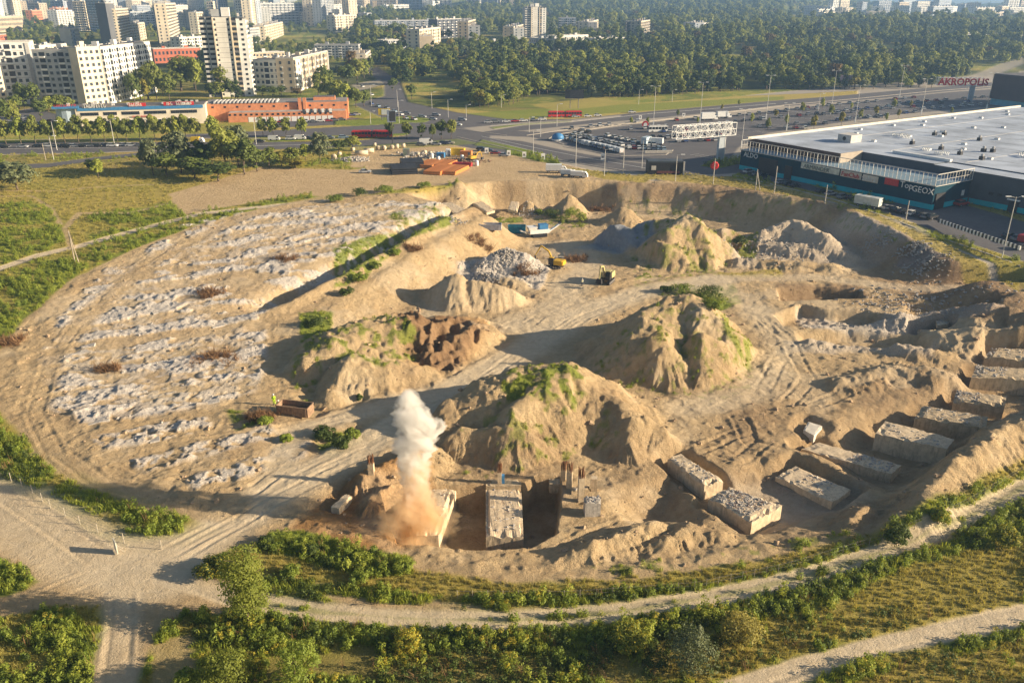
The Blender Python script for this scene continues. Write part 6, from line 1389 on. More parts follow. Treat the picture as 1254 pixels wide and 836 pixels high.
B_([(893,595),(958,618),(921,638),(868,608)], .3, 3.0, 'block buried under blue grey crushed rubble', CONA, .2, 560, rubarea=(.1,.85))
B_([(500,586),(563,588),(537,655),(474,655)], -.6, 4.4, 'wide footing under the dust plume, its right side sunlit', CONA, .25, 120)
B_([(595,584),(638,584),(641,655),(595,655)], -.6, 4.4, 'footing between the two deep trenches, with a broken front end', CONA, .22, 90)
B_([(595,586),(638,586),(638,594),(595,594)], .1, 1.0, 'concrete kerb step across the back of the middle footing', CONC2, .1)
B_([(448,572),(457,572),(457,578),(448,578)], 1.6, 1.8, 'small upright stub at the spoil bank left of the dust', CONA, .1)
B_([(405,620),(424,603),(431,606),(415,622)], 1.2, 1.2, 'tilted pale beam end in the brown spoil at the left', CONA, .1)
B_([(715,607),(736,607),(736,614),(717,615)], 2.4, 5.0, 'rough upright concrete stump at the front of the column group', CONB, .25, 30)
B_([(672,585),(705,583),(703,592),(673,592)], -.3, 1.6, 'low beam behind the columns', CONC2, .12)
def column(px, py, ht, lab, rust=True, w=.8):
    x, y, z = G(px, py); z = max(z, -4.6); o = empty('concrete_column', (x, y, z-.5), random.uniform(-.2, .2), label=lab, category='column'); b = MB(); b.box((0, 0, 0), (w, w, ht), CONA, 0, .97); b.obj('shaft', o)
    if rust:
        b = MB()
        for i in range(16): b.bar((-w*.4+(i % 4)*w*.27, -w*.4+(i//4)*w*.27, ht-.1), (-w*.4+(i % 4)*w*.27+random.uniform(-.1, .1), -w*.4+(i//4)*w*.27+random.uniform(-.1, .1), ht+random.uniform(1.1, 1.7)), .05, RUST)
        b.obj('rebar', o)
column(711, 612, 4.2, 'tall slim column with a rusty reinforcement head right of the trench'); column(697, 596, 3.0, 'shorter column with rusty bars behind the tall slim one'); column(455, 579, 2.0, 'column stub with rusty bars above the brown spoil at the left'); column(612, 600, 3.0, 'rusty capped stub at the back of the middle footing', True, .6)
column(690, 588, 2.2, 'low column with short rusty bars at the far side of the right trench', True, .7); column(727, 600, 2.6, 'square column without bars behind the rough stump', False, .9)
B_([(700,596),(722,594),(722,598),(700,600)], .6, 1.6, 'short cross beam between the columns', CONC2, .15, 10)
x, y, z = G(615, 590); b = MB(); b.box((x, y-.5, -.6), (.7, .6, 2.0), BLUEP); b.obj('blue_barrel', None, label='blue drum at the back end of the middle footing', category='drum')
# rubble scattered over the broken fields
def chunk(name, m, seed=0):
    R = np.random.RandomState(seed); b = MB(); M_ = Matrix.Rotation(.4, 4, 'X')
    for k in range(3): b.box((R.uniform(-.25, .25), R.uniform(-.25, .25), -.1), (R.uniform(.3, .8), R.uniform(.3, .6), R.uniform(.15, .4)), m, R.uniform(0, 3), R.uniform(.5, .9), Matrix.Rotation(R.uniform(-.5, .5), 4, 'X'))
    return b.mesh(name)
def strew():
    n = 120000; a = RNG.uniform(-140, 190, n); y_ = RNG.uniform(70, 290, n); z = hgt(a, y_); u, v = pix_dist(a, y_, z); m = (u > -40) & (u < 1300) & (v < 840); a, y_, z = a[m], y_[m], z[m]
    w = G_paint(a, y_); rb = w[K.index('rubble')]; ds = DIST(a, y_); keep = RNG.rand(len(a))
    sel = (rb > .35) & (keep < np.where(a < -12, .42, .5)); pts = np.stack([a, y_, z+.02], 1)
    big = RNG.rand(len(a))**4
    scatter('rubble', chunk('chunk', CONB, 1), pts[sel], (.22+1.1*big)[sel], RNG.uniform(0, 6, sel.sum()), RNG.normal(size=(sel.sum(), 2))*.4, label='broken pale concrete rubble lying in strips and heaps across the pit', category='rubble')
    fs = (rb > .5) & (a < -8) & (keep < .022); R_ = MB(); R_.box((0, 0, -.25), (2.6, 1.3, .42), CONB, 0, .93)
    th = math.atan2(float(P(330,405,1.5)[1]-P(60,440,1.5)[1]), float(P(330,405,1.5)[0]-P(60,440,1.5)[0]))
    scatter('footing_slabs', R_.mesh('footing_slab'), pts[fs], (.4+.9*RNG.rand(len(a)))[fs], th+RNG.choice([0, 1.57, .3, -.2], fs.sum())+RNG.normal(size=fs.sum())*.12, RNG.normal(size=(fs.sum(), 2))*.08, label='flat broken footing slabs showing through the sand of the left field', category='slabs')
    s2 = (ds > .5) & (rb < .3) & (keep < .035) & (w[K.index('paleroad')] < .4); br = CONC2
    scatter('clods', chunk('clod', mat('sand_clod', (.46,.33,.21), .95, .3, 3), 5), pts[s2], (.25+1.0*big)[s2], RNG.uniform(0, 6, s2.sum()), RNG.normal(size=(s2.sum(), 2))*.4, label='clods of sand and stones lying over the floor of the pit', category='clods')
strew()
def rubheap(px, py, w, lab, n, m, h=1.2, seed=0, nm='rubble_heap', cat='rubble', sc=1.0):
    x, y, z = G(px, py); R = np.random.RandomState(seed); a = R.uniform(0, 6.28, n); r = w/2*np.sqrt(R.rand(n))*(.65+.7*np.abs(np.sin(a*1.5+seed))+.15*R.normal(size=n)); X_ = x+r*np.cos(a); Y_ = y+r*np.sin(a)*.7; z_ = hgt(X_, Y_)+h*np.maximum(0, 1-r/(w/2))*R.uniform(.3, 1, n)
    return scatter(nm, m, np.stack([X_, Y_, z_], 1), R.uniform(.5, 1.6, n)*sc, R.uniform(0, 6, n), R.normal(size=(n, 2))*.5, label=lab, category=cat)
CH1 = chunk('slab_piece', CONB, 9)
for px, py, w, n, lab in ((618,310,18,900,'big heap of broken slabs in the middle of the pit'), (590,340,10,260,'low edge of broken slabs at the foot of the big heap'), (686,318,7,160,'small pale heap right of the yellow digger'), (650,262,10,90,'pale slabs on the ledge under the sand cliff'), (1122,303,9,260,'pale slab heap on the right bank'), (1080,294,12,300,'broken slabs on the shaded right bank'), (1135,325,13,260,'grey crushed heap at the foot of the right bank'), (940,312,30,500,'mixed rubble band below the brown spoil'), (1120,385,34,700,'long rubble band before the right hand trench'), (560,272,6,50,'scraps of slab near the grey skip')):
    rubheap(px, py, w*.9, lab, int(n*(.6 if px > 900 else 1)), CH1, .8, int(px), sc=.55)
# dead brushwood heaps
TW = blades('twigs', 26, .9, .6, GR_B, .03, 1.6, 8)
for i, (px, py, w, lab) in enumerate([(350,318,9,'reddish brushwood heap on the upper footings field'),(256,361,8,'brushwood heap in the middle of the footings field'),(268,440,11,'long dark brushwood heap in the blue shade'),(136,453,6,'small brushwood heap at the left of the footings field'),(505,306,5,'brown bush on the ditch bank'),(588,298,8,'dark brushwood left of the big slab heap'),(645,335,8,'dark brushwood in front of the yellow digger'),(705,319,8,'brown brushwood right of the pale heap'),(735,258,9,'tangled brushwood heap under the back bank'),(12,420,8,'brown dry brush at the left edge of the pit'),(320,512,6,'dead brush on the west knoll')]):
    rubheap(px, py, w*.7, lab, 42, TW, .5, i, 'brushwood', 'brushwood', 1.0)
# small concrete slabs on the ledges (upper right of the footings field)
for i, (pts, z, lab) in enumerate([([(487,255),(510,251),(520,258),(497,262)],6.2,'long pale slab at the head of the ditch'),([(535,249),(552,247),(575,258),(560,263)],6,'pale slab right of the ditch head'),([(578,248),(590,246),(606,257),(596,260)],3,'pale slab lying before the sand cliff'),([(626,246),(636,247),(633,258),(622,256)],3,'grey slab in the shade of the cliff cone'),([(440,262),(465,259),(475,263),(452,267)],5,'pale slab in the middle of the upper field'),([(528,262),(545,261),(552,266),(536,268)],5,'small slab at the ditch end'),([(180,328),(215,320),(226,326),(190,336)],3.2,'thin pale slab in the upper left footings'),([(150,338),(190,334),(198,342),(160,347)],3,'pale slab under the thin upper one'),([(1146,392),(1160,390),(1162,396),(1148,398)],1,'small slab on the rubble band')]):
    slab(pts, z, .9, lab, CONA, .1, 30)
# ---------------- skips and containers ----------------
def skip(px, py, rz, L_, w_, h_, m, lab, open_=True, nm='skip'):
    x, y, z = G(px, py); o = empty(nm, (x, y, z+.05), rz, label=lab, category='skip'); b = MB(); t = .08
    b.box((0, 0, 0), (L_, w_, .12), m)
    for (cx, cy, sx, sy) in ((0, w_/2-t/2, L_, t), (0, -w_/2+t/2, L_, t), (L_/2-t/2, 0, t, w_-2*t), (-L_/2+t/2, 0, t, w_-2*t)): b.box((cx, cy, .12), (sx, sy, h_-.12), m)
    b.obj('body', o); r = MB()
    for i in range(int(L_/.55)):
        for s in (-1, 1): r.box((-L_/2+.3+i*.55, s*(w_/2+.04), .1), (.1, .1, h_-.2), m)
    r.obj('rib', o, kind='stuff'); r = MB(); r.box((0, w_/2, h_), (L_+.1, .16, .12), m); r.box((0, -w_/2, h_), (L_+.1, .16, .12), m); r.box((L_/2, 0, h_), (.16, w_-.17, .12), m); r.box((-L_/2, 0, h_), (.16, w_-.17, .12), m); r.obj('rim', o)
    f = MB(); f.box((0, 0, .13), (L_-.3, w_-.3, h_*.45), mat('skip_scrap', (.12,.08,.05), .95, .4, 3)); f.obj('load', o)
skip(362, 506, -.22, 5.6, 2.3, 1.6, mat('rusty_skip', (.34,.22,.14), .85, .4, 2), 'open rusty brown skip beside the two workers')
skip(601, 281, -.03, 6.0, 2.3, 1.5, mat('grey_skip', (.42,.42,.45), .7, .25, 1), 'grey ribbed open skip left of the blue one')
skip(633, 285, -.03, 5.2, 2.3, 2.1, mat('teal_skip', (.03,.22,.32), .6, .3, 1), 'deep blue open skip beside the slab heap')
# ---------------- diggers ----------------
def digger(px, py, rz, s, boom, mb_, lab, breaker=False):
    x, y, z = G(px, py); o = empty('excavator', (x, y, z), rz, label=lab, category='excavator'); o.scale = (s, s, s)
    for t in (-1, 1):
        b = MB(); extr(b, [(-1.9,.25),(-1.6,0),(1.6,0),(1.9,.25),(1.9,.6),(1.6,.85),(-1.6,.85),(-1.9,.6)], .55, BLACKP); me_ = b.mesh('track'); q_ = link('track', me_, None, o); q_.location = (0, t*1.1, 0)
        b = MB(); [b.lathe([(.3, -.3), (.3, .3)], RIM, 10, 'y', (xx, 0, .42)) for xx in (-1.45, -.7, 0, .7, 1.45)]; w_ = link('roller', b.mesh('roller'), None, q_)
    b = MB(); b.box((0, 0, .75), (1.4, 1.6, .4), BLACKP); b.obj('undercarriage', o)
    b = MB(); b.box((-1.0, 0, 1.15), (2.6, 2.6, 1.15), mb_, 0, .94); b.box((-2.25, 0, 1.2), (.6, 2.5, 1.0), mb_, 0, .85); b.obj('engine_house', o)
    b = MB(); b.box((.75, .8, 1.15), (1.5, 1.0, 1.75), BLACKP, 0, .88); b.box((.75, .8, 2.9), (1.25, .9, .12), mb_); b.obj('cab', o); b = MB(); b.box((1.46, .8, 1.6), (.1, .85, 1.1), CARG, 0, .9); b.box((.75, 1.28, 1.75), (1.0, .06, .9), CARG); b.obj('cab_window', o)
    for i in range(len(boom)-1):
        b = MB(); a = Vector((boom[i][0], -.15, boom[i][1])); c = Vector((boom[i+1][0], -.15, boom[i+1][1])); b.bar(a, c, .30-.05*i, mb_, 4, .24-.05*i); b.obj('boom' if i < 2 else 'arm', o)
    a = Vector((boom[-1][0], -.15, boom[-1][1])); b = MB()
    if breaker: b.bar(a, a+Vector((-.2, 0, -2.0)), .25, BLACKP, 6, .1)
    else: b.box((a.x, -.15, a.z-.9), (.9, 1.3, .95), mb_ if False else BLACKP, 0, .75)
    b.obj('bucket', o)
    b = MB(); b.bar((1.0, -.15, 1.5), ((boom[0][0]+boom[1][0]*2)/3, -.15, (boom[0][1]+boom[1][1]*2)/3-.3), .1, RIM, 6); b.bar((boom[1][0]*.5+boom[2][0]*.5, -.15, boom[1][1]*.5+boom[2][1]*.5+.45), (boom[2][0]+.1, -.15, boom[2][1]+.5), .09, RIM, 6); b.obj('hydraulic_ram', o)
DY = mat('digger_yellow', (.62,.38,.03), .5, .2, 1.5); DP = mat('digger_pale_yellow', (.50,.44,.20), .55, .25, 1.5)
digger(680, 328, 2.7, 1.0, [(.6,1.5),(2.0,4.2),(4.2,5.4),(5.8,2.6)], DY, 'orange yellow excavator working at the slab heap with its arm raised', True)
digger(742, 346, -2.0, 1.15, [(.6,1.6),(1.8,4.1),(3.6,4.6),(4.2,2.0)], DP, 'pale yellow excavator with a black cab standing alone on the open sand')
# mobile crusher
x, y, z = G(660, 290); o = empty('crusher', (x, y, z), .3, label='white and blue mobile crusher with raised conveyor behind the slab heap', category='machine')
b = MB(); b.box((0, 0, 1.2), (6, 2.0, 1.2), WHITEP); b.box((-2.2, 0, 2.4), (2.2, 2.2, .9), WHITEP, 0, 1.25); b.obj('body', o); b = MB(); b.box((1.2, 0, 2.4), (2.6, 2.0, 1.4), BLUEP); b.obj('engine_house', o)
b = MB(); b.box((0, .9, .1), (4.4, .5, 1.0), BLACKP); b.box((0, -.9, .1), (4.4, .5, 1.0), BLACKP); b.obj('track', o)
b = MB(); M_ = Matrix.Translation(Vector((4.6, 0, 2.2))) @ Matrix.Rotation(-.55, 4, 'Y'); b.box((0, 0, 0), (5.2, .9, .3), WHITEP, M=M_); b.box((2.4, 0, .1), (.7, 1.0, .6), BLACKP, M=M_); b.obj('conveyor', o)
b = MB(); M_ = Matrix.Translation(Vector((-4.2, 0, 1.6))) @ Matrix.Rotation(.35, 4, 'Y'); b.box((0, 0, 0), (3.6, .9, .3), TRIM, M=M_); b.obj('conveyor', o)
# ---------------- people ----------------
SKIN = mat('skin', (.45,.28,.20), .6, .1, 5); HIVIS = mat('hi_vis_fabric', (.50,.75,.04), .8, .15, 5); NAVY = mat('dark_trousers', (.05,.06,.10), .9, .2, 5); HELM = mat('white_helmet', (.8,.8,.78), .4, .05, 5); HAIR = mat('dark_hair', (.05,.035,.025), .8, .3, 9)
def person(px, py, rz, joints, lab, top, s=1.0, legs=None):
    x, y, z = G(px, py); o = empty('person', (x, y, z), rz, label=lab, category='person'); o.scale = (s, s, s); legs = legs or NAVY
    J = joints; vs = list(J.keys()); V = [J[k][:3] for k in vs]; E_ = [('pelvis','waist'),('waist','chest'),('chest','neck'),('neck','head'),('head','crown'),('chest','shl'),('shl','ell'),('ell','wrl'),('chest','shr'),('shr','elr'),('elr','wrr'),('pelvis','hil'),('hil','knl'),('knl','anl'),('anl','tol'),('pelvis','hir'),('hir','knr'),('knr','anr'),('anr','tor'),('wrl','hal'),('wrr','har')]
    E_ += [('hal','f%s%d' % ('l', i)) for i in range(5)]+[('har','f%s%d' % ('r', i)) for i in range(5)]
    for sd_, w, h in (('l', 'wrl', 'hal'), ('r', 'wrr', 'har')):
        a = Vector(J[w][:3]); c = Vector(J[h][:3]); d = (c-a).normalized(); pr = d.cross(Vector((0, 1, 0))); pr = pr.normalized() if pr.length > .1 else Vector((1, 0, 0))
        for i in range(5):
            ln = (.05, .075, .085, .078, .06)[i]; off = pr*(.055 if i == 0 else (i-2.5)*.021); q_ = c+off+d*(ln if i else .0); J['f%s%d' % (sd_, i)] = (*q_, .009)
    vs = list(J.keys()); V = [J[k][:3] for k in vs]; me_ = bpy.data.meshes.new('body'); me_.from_pydata(V, [(vs.index(a), vs.index(b)) for a, b in E_], []); ob = link('body', me_, None, o)
    sk = ob.modifiers.new('skin', 'SKIN'); lay = me_.skin_vertices[0] if me_.skin_vertices else None
    if lay is None:
        bm_ = bmesh.new(); bm_.from_mesh(me_); bm_.verts.layers.skin.verify(); bm_.to_mesh(me_); bm_.free(); lay = me_.skin_vertices[0]
    for i, k in enumerate(vs): lay.data[i].radius = (J[k][3], J[k][3]*(.8 if k in ('chest', 'waist', 'pelvis') else 1)); lay.data[i].use_root = (k == 'pelvis')
    ob.modifiers.new('sub', 'SUBSURF').render_levels = 1; me_.materials.append(SKIN)
    # clothing: tapered tubes over the limbs
    def tube(nm, ch, m, ex=.02):
        b = MB()
        for (a, ra), (c, rc) in zip(ch[:-1], ch[1:]): b.bar(J[a][:3], J[c][:3], ra+ex, m, 10, rc+ex)
        return b.obj(nm, o, True)
    b = MB(); b.lathe([(.19, 0), (.17, .18), (.20, .38), (.19, .5), (.08, .56)], top, 12, off=(J['pelvis'][0], J['pelvis'][1], J['pelvis'][2]-.04)); b.obj('jacket', o, True)
    for sd_ in 'lr': tube('sleeve', [('sh'+sd_, .065), ('el'+sd_, .055), ('wr'+sd_, .045)], top); tube('trouser_leg', [('hi'+sd_, .10), ('kn'+sd_, .07), ('an'+sd_, .055)], legs); b = MB(); a = J['an'+sd_]; b.box((a[0]+.06, a[1], a[2]-.09), (.28, .11, .12), BLACKP, 0, .8); b.obj('boot', o)
    h = J['head']; b = MB(); b.lathe([(.125, .0), (.13, .03), (.12, .10), (.08, .15), (.02, .17)], HELM, 12, off=(h[0], h[1], h[2]+.05)); b.box((h[0]+.1, h[1], h[2]+.05), (.12, .16, .02), HELM); b.obj('helmet', o, True)
    b = MB(); b.box((h[0]+.10, h[1], h[2]-.03), (.05, .03, .05), SKIN, 0, .5); b.obj('nose', o); b = MB(); [b.box((h[0]+.098, h[1]+t*.035, h[2]+.012), (.02, .025, .015), BLACKP) for t in (-1, 1)]; b.obj('eyes', o)
    return o
def stance(arm=0, step=.12, lean=0.0):
    return {'pelvis': (0,0,.95,.15), 'waist': (lean*.3,0,1.12,.135), 'chest': (lean*.7,0,1.36,.16), 'neck': (lean,0,1.52,.055), 'head': (lean+.02,0,1.64,.095), 'crown': (lean+.02,0,1.72,.08),
            'shl': (lean*.8,.2,1.42,.06), 'ell': (lean+.02+arm*.1,.26,1.14,.045), 'wrl': (lean+.12+arm*.15,.25,.92+arm*.25,.032), 'hal': (lean+.15+arm*.2,.25,.85+arm*.27,.036),
            'shr': (lean*.8,-.2,1.42,.06), 'elr': (lean-.02,-.26,1.14,.045), 'wrr': (lean+.08,-.26,.90,.032), 'har': (lean+.10,-.26,.82,.036),
            'hil': (0,.1,.88,.095), 'knl': (step*.5,.11,.48,.06), 'anl': (step,.11,.09,.042), 'tol': (step+.14,.12,.05,.04), 'hir': (0,-.1,.88,.095), 'knr': (-step*.2,-.11,.48,.06), 'anr': (-step,-.11,.09,.042), 'tor': (-step+.14,-.12,.05,.04)}
person(336, 495, -1.2, stance(.8, .1), 'worker in lime yellow hi-vis jacket standing left of the rusty skip', HIVIS, 1.08, HIVIS)
person(341, 502, .6, stance(.2, .2, .12), 'second worker in lime yellow hi-vis stepping up in front of the rusty skip corner', HIVIS, 1.0, HIVIS)
person(713, 350, 2.4, stance(0, .15), 'person in a pale top walking on the sand left of the pale yellow excavator', mat('pale_shirt', (.55,.55,.40), .8, .15, 5), 1.05)
# ---------------- pipe yard ----------------
PB = mat('black_pipe', (.035,.038,.045), .45, .3, 1); PO = mat('orange_pipe', (.70,.27,.08), .5, .15, 1); PR = mat('red_crate', (.42,.05,.05), .6, .2, 1); PC = mat('concrete_ring', (.62,.52,.38), .85, .2, 1.5)
def pipes(px, py, rz, n, rows, r, L_, m, lab):
    x, y, z = G(px, py); o = empty('pipe_stack', (x, y, z), rz, label=lab, category='pipes'); b = MB(); b.lathe([(r*.8, -L_/2), (r, -L_/2), (r, L_/2), (r*.8, L_/2)], m, 9, 'x'); pm_ = b.mesh('pipe')
    for k in range(rows):
        for i in range(n-k): p = link('pipe', pm_, None, o); p.location = (0, (i+k*.5)*r*2.02, r+k*r*1.75)
pipes(496, 214, .22, 13, 3, .42, 9, PB, 'near stack of long black pipes'); pipes(506, 206, .22, 12, 3, .42, 8, PB, 'far stack of long black pipes behind the near black one')
pipes(529, 214, -.32, 22, 2, .34, 6.5, PO, 'left bundle of orange pipes next to the black pipes'); pipes(548, 214, -.32, 20, 2, .34, 6, PO, 'front right bundle of orange pipes'); pipes(519, 206, -.32, 18, 2, .34, 6.5, PO, 'back bundle of orange pipes'); pipes(536, 206, -.32, 18, 2, .34, 6, PO, 'back right bundle of orange pipes')
pipes(560, 203, -.3, 7, 2, .25, 5, PR, 'dark red bundle of pipes right of the orange ones'); pipes(572, 204, -.3, 5, 3, .25, 3, PR, 'short bright red bundle of pipes')
for i, (px, py, r, L_, a) in enumerate([(443,190,.95,5,.25),(452,187,.9,4,.25),(432,185,.7,1.6,1.2),(463,184,.9,1.2,1.4),(470,184,.95,1.4,1.2),(480,183,.9,1.2,1.5),(486,182,.95,1.4,.4),(494,181,.9,1.6,.2),(409,195,1,1.3,1.5),(416,191,.8,1.4,.4),(512,191,.7,1.2,.2),(520,189,.8,1.4,1),(527,190,.7,1.2,.3),(459,179,.7,1.2,.3)]):
    x, y, z = G(px, py); b = MB(); b.lathe([(r*.78, -L_/2), (r, -L_/2), (r, L_/2), (r*.78, L_/2), (r*.78, -L_/2)], PC, 16, 'x'); q_ = b.obj('concrete_pipe', None, True, label='%s pale concrete pipe section from the left end of the yard' % nth(i) if i else 'long pale concrete pipe lying at the left of the yard', category='pipe', group='concrete pipe sections'); q_.location = (x, y, z+r*.95); q_.rotation_euler = (0, 0, a)
def cont(px, py, rz, d, m, lab, cat='container'):
    x, y, z = G(px, py); o = empty('site_container', (x, y, z), rz, label=lab, category=cat); b = MB(); b.box((0, 0, .1), d, m); b.obj('body', o); b = MB()
    for i in range(int(d[0]/.5)): b.box((-d[0]/2+.25+i*.5, -d[1]/2-.03, .2), (.12, .06, d[2]-.2), m)
    b.obj('rib', o, kind='stuff'); b = MB(); b.box((d[0]*.3, -d[1]/2-.05, .15), (.9, .08, d[2]*.8), DARK_GREY); b.obj('door', o)
cont(560, 190, -.15, (6, 2.4, 2.6), YELP, 'yellow and orange site container in the pipe yard'); cont(571, 192, -.15, (4.5, 2.3, 2.2), PO, 'orange container end right of the yellow one'); cont(540, 193, -.15, (3, 2.2, 1.8), BLUEP, 'blue low container left of the yellow one'); cont(498, 191, .1, (2.6, 2.4, 2.8), mat('green_grey_box', (.25,.28,.22), .7, .2, 1), 'green grey cabin at the left of the yard')
cont(549, 191, 0, (1.8, 2.2, 2.6), WHITEP, 'white cabin between the blue and the yellow containers')
digger(581, 197, .6, .9, [(.6,1.5),(1.6,3.4),(3.0,3.6),(3.8,1.2)], DY, 'small yellow loader at the right end of the pipe yard')
for i, (px, py) in enumerate([(537,198),(584,203),(566,196),(529,194)]):
    x, y, z = G(px, py); b = MB(); b.lathe([(.5, 0), (.55, .1), (.55, 1.1), (.4, 1.3)], WHITEP, 12); q_ = b.obj('white_tank', None, True, label='%s white tank from the front in the pipe yard' % nth(i), category='tank', group='white tanks in the pipe yard'); q_.location = (x, y, z); q_.scale = (1.2, 1.2, 1.5)
rubheap(430, 196, 12, 'pale building rubble at the left end of the pipe yard', 260, CH1, 1.0, 3); rubheap(520, 190, 20, 'pallets and scrap between the pipe stacks and cabins', 200, CH1, 1.0, 4, 'scrap', 'scrap'); rubheap(565, 197, 16, 'scrap and pallets around the yellow container', 160, chunk('scrap_piece', mat('scrap_mix', (.30,.20,.13), .8, .5, 1), 3), 1, 5, 'scrap', 'scrap')
# ---------------- foreground fence posts, board ----------------
POST = mat('fence_post', (.45,.40,.32), .9, .3, 3)
pm_ = MB(); pm_.bar((0, 0, -.3), (0, 0, 1.4), .05, POST, 6); pmesh = pm_.mesh('post'); pm_ = MB(); pm_.bar((0, 0, -.3), (0, 0, 1.25), .03, WOOD, 5); pmesh2 = pm_.mesh('thin_post')
fence = empty('wire_fence', (*[float(v) for v in P(60, 607, 1)], 1), 0, label='wire fence on short posts along the verge of the lower left dirt road', category='fence'); FO = Vector(fence.location)
fp = [(0,580),(14,589),(27,596),(40,604),(52,614),(62,622),(80,632),(98,642),(120,652),(152,664),(198,672)]; prev = None; wr = MB()
for px, py in fp:
    x, y, z = G(px, py); p = link('post', pmesh, None, fence); p.location = Vector((x, y, z))-FO
    if prev is not None:
        for h in (.5, 1.0, 1.5): wr.bar(prev+Vector((0, 0, h)), Vector((x, y, z+h))-FO, .012, DARK_GREY, 3)
    prev = Vector((x, y, z))-FO
wr.obj('wire', fence)
fence = empty('wire_fence', (*[float(v) for v in P(900, 715, 1)], 1), 0, label='low wire fence along the inner side of the curved track at the bottom', category='fence'); FO = Vector(fence.location); prev = None; wr = MB()
for k in range(46):
    t = k/45; pts = [(560,733),(700,733),(850,722),(960,699),(1080,663),(1180,621),(1254,577)]; f = t*6; i = min(int(f), 5); px = pts[i][0]*(1-(f-i))+pts[i+1][0]*(f-i); py = pts[i][1]*(1-(f-i))+pts[i+1][1]*(f-i)
    x, y, z = G(px, py); p = link('post', pmesh2, None, fence); p.location = Vector((x, y, z))-FO
    if prev is not None:
        for h in (.6, 1.1): wr.bar(prev+Vector((0, 0, h)), Vector((x, y, z+h))-FO, .012, DARK_GREY, 3)
    prev = Vector((x, y, z))-FO
wr.obj('wire', fence)
x, y, z = G(143, 676); o = empty('notice_board', (x, y, z), -.9, label='small pale board leaning upright at the fork of the dirt roads', category='board'); b = MB(); b.box((0, 0, .1), (1.3, .12, 1.7), mat('pale_board', (.62,.58,.48), .8, .15, 2)); b.obj('panel', o); b = MB(); b.bar((-.4, .1, .9), (-.4, .8, 0), .04, POST); b.bar((.4, .1, .9), (.4, .8, 0), .04, POST); b.obj('stay', o)
# ---------------- near bushes ----------------
def bush_mesh(h, w, n, size, m, seed, tip=None):
    cm = crown_mesh('foliage', h, w, 0.05, n, 70, size, m, 'dome', seed)
    if tip is not None:
        cm.materials.append(tip); N_ = len(cm.polygons); mi = (np.random.RandomState(seed).rand(N_) < .22).astype(np.int32); cm.polygons.foreach_set('material_index', mi)
    return cm
WIL = leafmat('willow_leaf', (.30,.33,.06), (.13,.17,.03), .4, .2)
def bush(px, py, hpx, wpx, m, lab, seed, tip=None, nm='bush', cat='bush', size=.22, n=60):
    x, y, z = G(px, py); d = math.sqrt(x*x+y*y+(CH-z)**2); h = hpx*d/F/.85; w = wpx*d/F
    o = empty(nm, (x, y, z-.1), 0, label=lab, category=cat); link('foliage', bush_mesh(h, w, n, size, m, seed, tip), None, o); link('stem', trunk_mesh('stem', h*.6, .05*h/2, 5, seed, w), None, o); return o
def wtree(px, py, hpx, wpx, lab, seed):
    x, y, z = G(px, py); d = math.sqrt(x*x+y*y+(CH-z)**2); h = hpx*d/F/.8; w = wpx*d/F; o = empty('willow_tree', (x, y, z-.1), 0, label=lab, category='tree')
    link('crown', crown_mesh('crown', h, w, h*.06, 110, 85, .24, WIL, 'column', seed), None, o); link('trunk', trunk_mesh('trunk', h*.8, .16, 8, seed, w), None, o)
wtree(306, 765, 86, 56, 'tall bright green willow beside the curved track at the lower left', 3)
bush(262, 704, 18, 46, GR_K, 'dark bush with yellow flowers left of the tall willow', 5, GR_Y); bush(366, 838, 52, 58, GR_W, 'large round green bush at the bottom edge right of the willow', 6); bush(280, 846, 46, 60, WIL, 'pale green bush at the bottom edge below the willow', 7, None)
bush(846, 818, 46, 66, L_GREY, 'large grey green bush in the meadow at the bottom right', 8); bush(500, 795, 24, 36, GR_Y, 'small bright goldenrod clump below the track', 12, GR_W)
bush(770, 792, 26, 50, WIL, 'yellow green bush in the dark meadow right of the middle', 13, GR_Y); bush(905, 785, 30, 56, GR_D, 'straw coloured reed clump in the meadow', 14); bush(1096, 665, 22, 30, GR_K, 'dark bush on the inner verge of the curved track', 16); bush(1150, 640, 18, 24, GR_W, 'green bush above the dark one on the inner verge', 17, GR_Y)
bush(1230, 668, 20, 30, WIL, 'lime bush at the right edge of the meadow', 20, GR_Y); bush(230, 850, 30, 30, GR_W, 'green bush at the bottom edge beside the side track', 21)
for i, (px, py, h, w, m) in enumerate([(700,268,12,30,GR_W),(675,266,9,26,GR_K),(660,263,6,14,GR_W),(712,272,10,16,L_LIME),(868,362,10,40,GR_K),(835,358,8,34,GR_W),(875,378,9,36,GR_W),(815,358,7,20,GR_K),(905,300,9,18,GR_K),(440,345,10,24,GR_W),(460,330,8,20,GR_W),(425,362,9,20,GR_K),(485,312,7,20,GR_W),(385,400,12,28,GR_K),(398,535,12,30,GR_K),(420,548,14,26,GR_K),(432,535,10,20,GR_W),(325,520,8,20,GR_W),(350,540,8,18,GR_W),(440,490,8,9,GR_K),(440,240,8,24,GR_K),(410,247,7,24,GR_W),(470,236,7,26,GR_W),(520,230,6,20,GR_W)]):
    bush(px, py, h, w, m, '%s clump of green scrub growing on the floor and ledges of the pit' % nth(i), 30+i, None, 'scrub', 'shrub', .3, 22)['group'] = 'scrub clumps in the pit'
for i in range(7):
    t = i/6; px = 235+t*250+RC.uniform(-8, 8); py = 690+t*28+RC.uniform(-5, 5) if i % 2 else 668+t*30
    bush(px if i % 2 else 325+t*170, py, RC.uniform(9, 14), RC.uniform(16, 30), RC.choice([GR_K, GR_W, GR_W]), '%s green shrub from the left in the verge under the brown spoil' % nth(i), 70+i, None, 'shrub', 'shrub', .2, 26)['group'] = 'shrubs in the verge under the spoil'
grow()
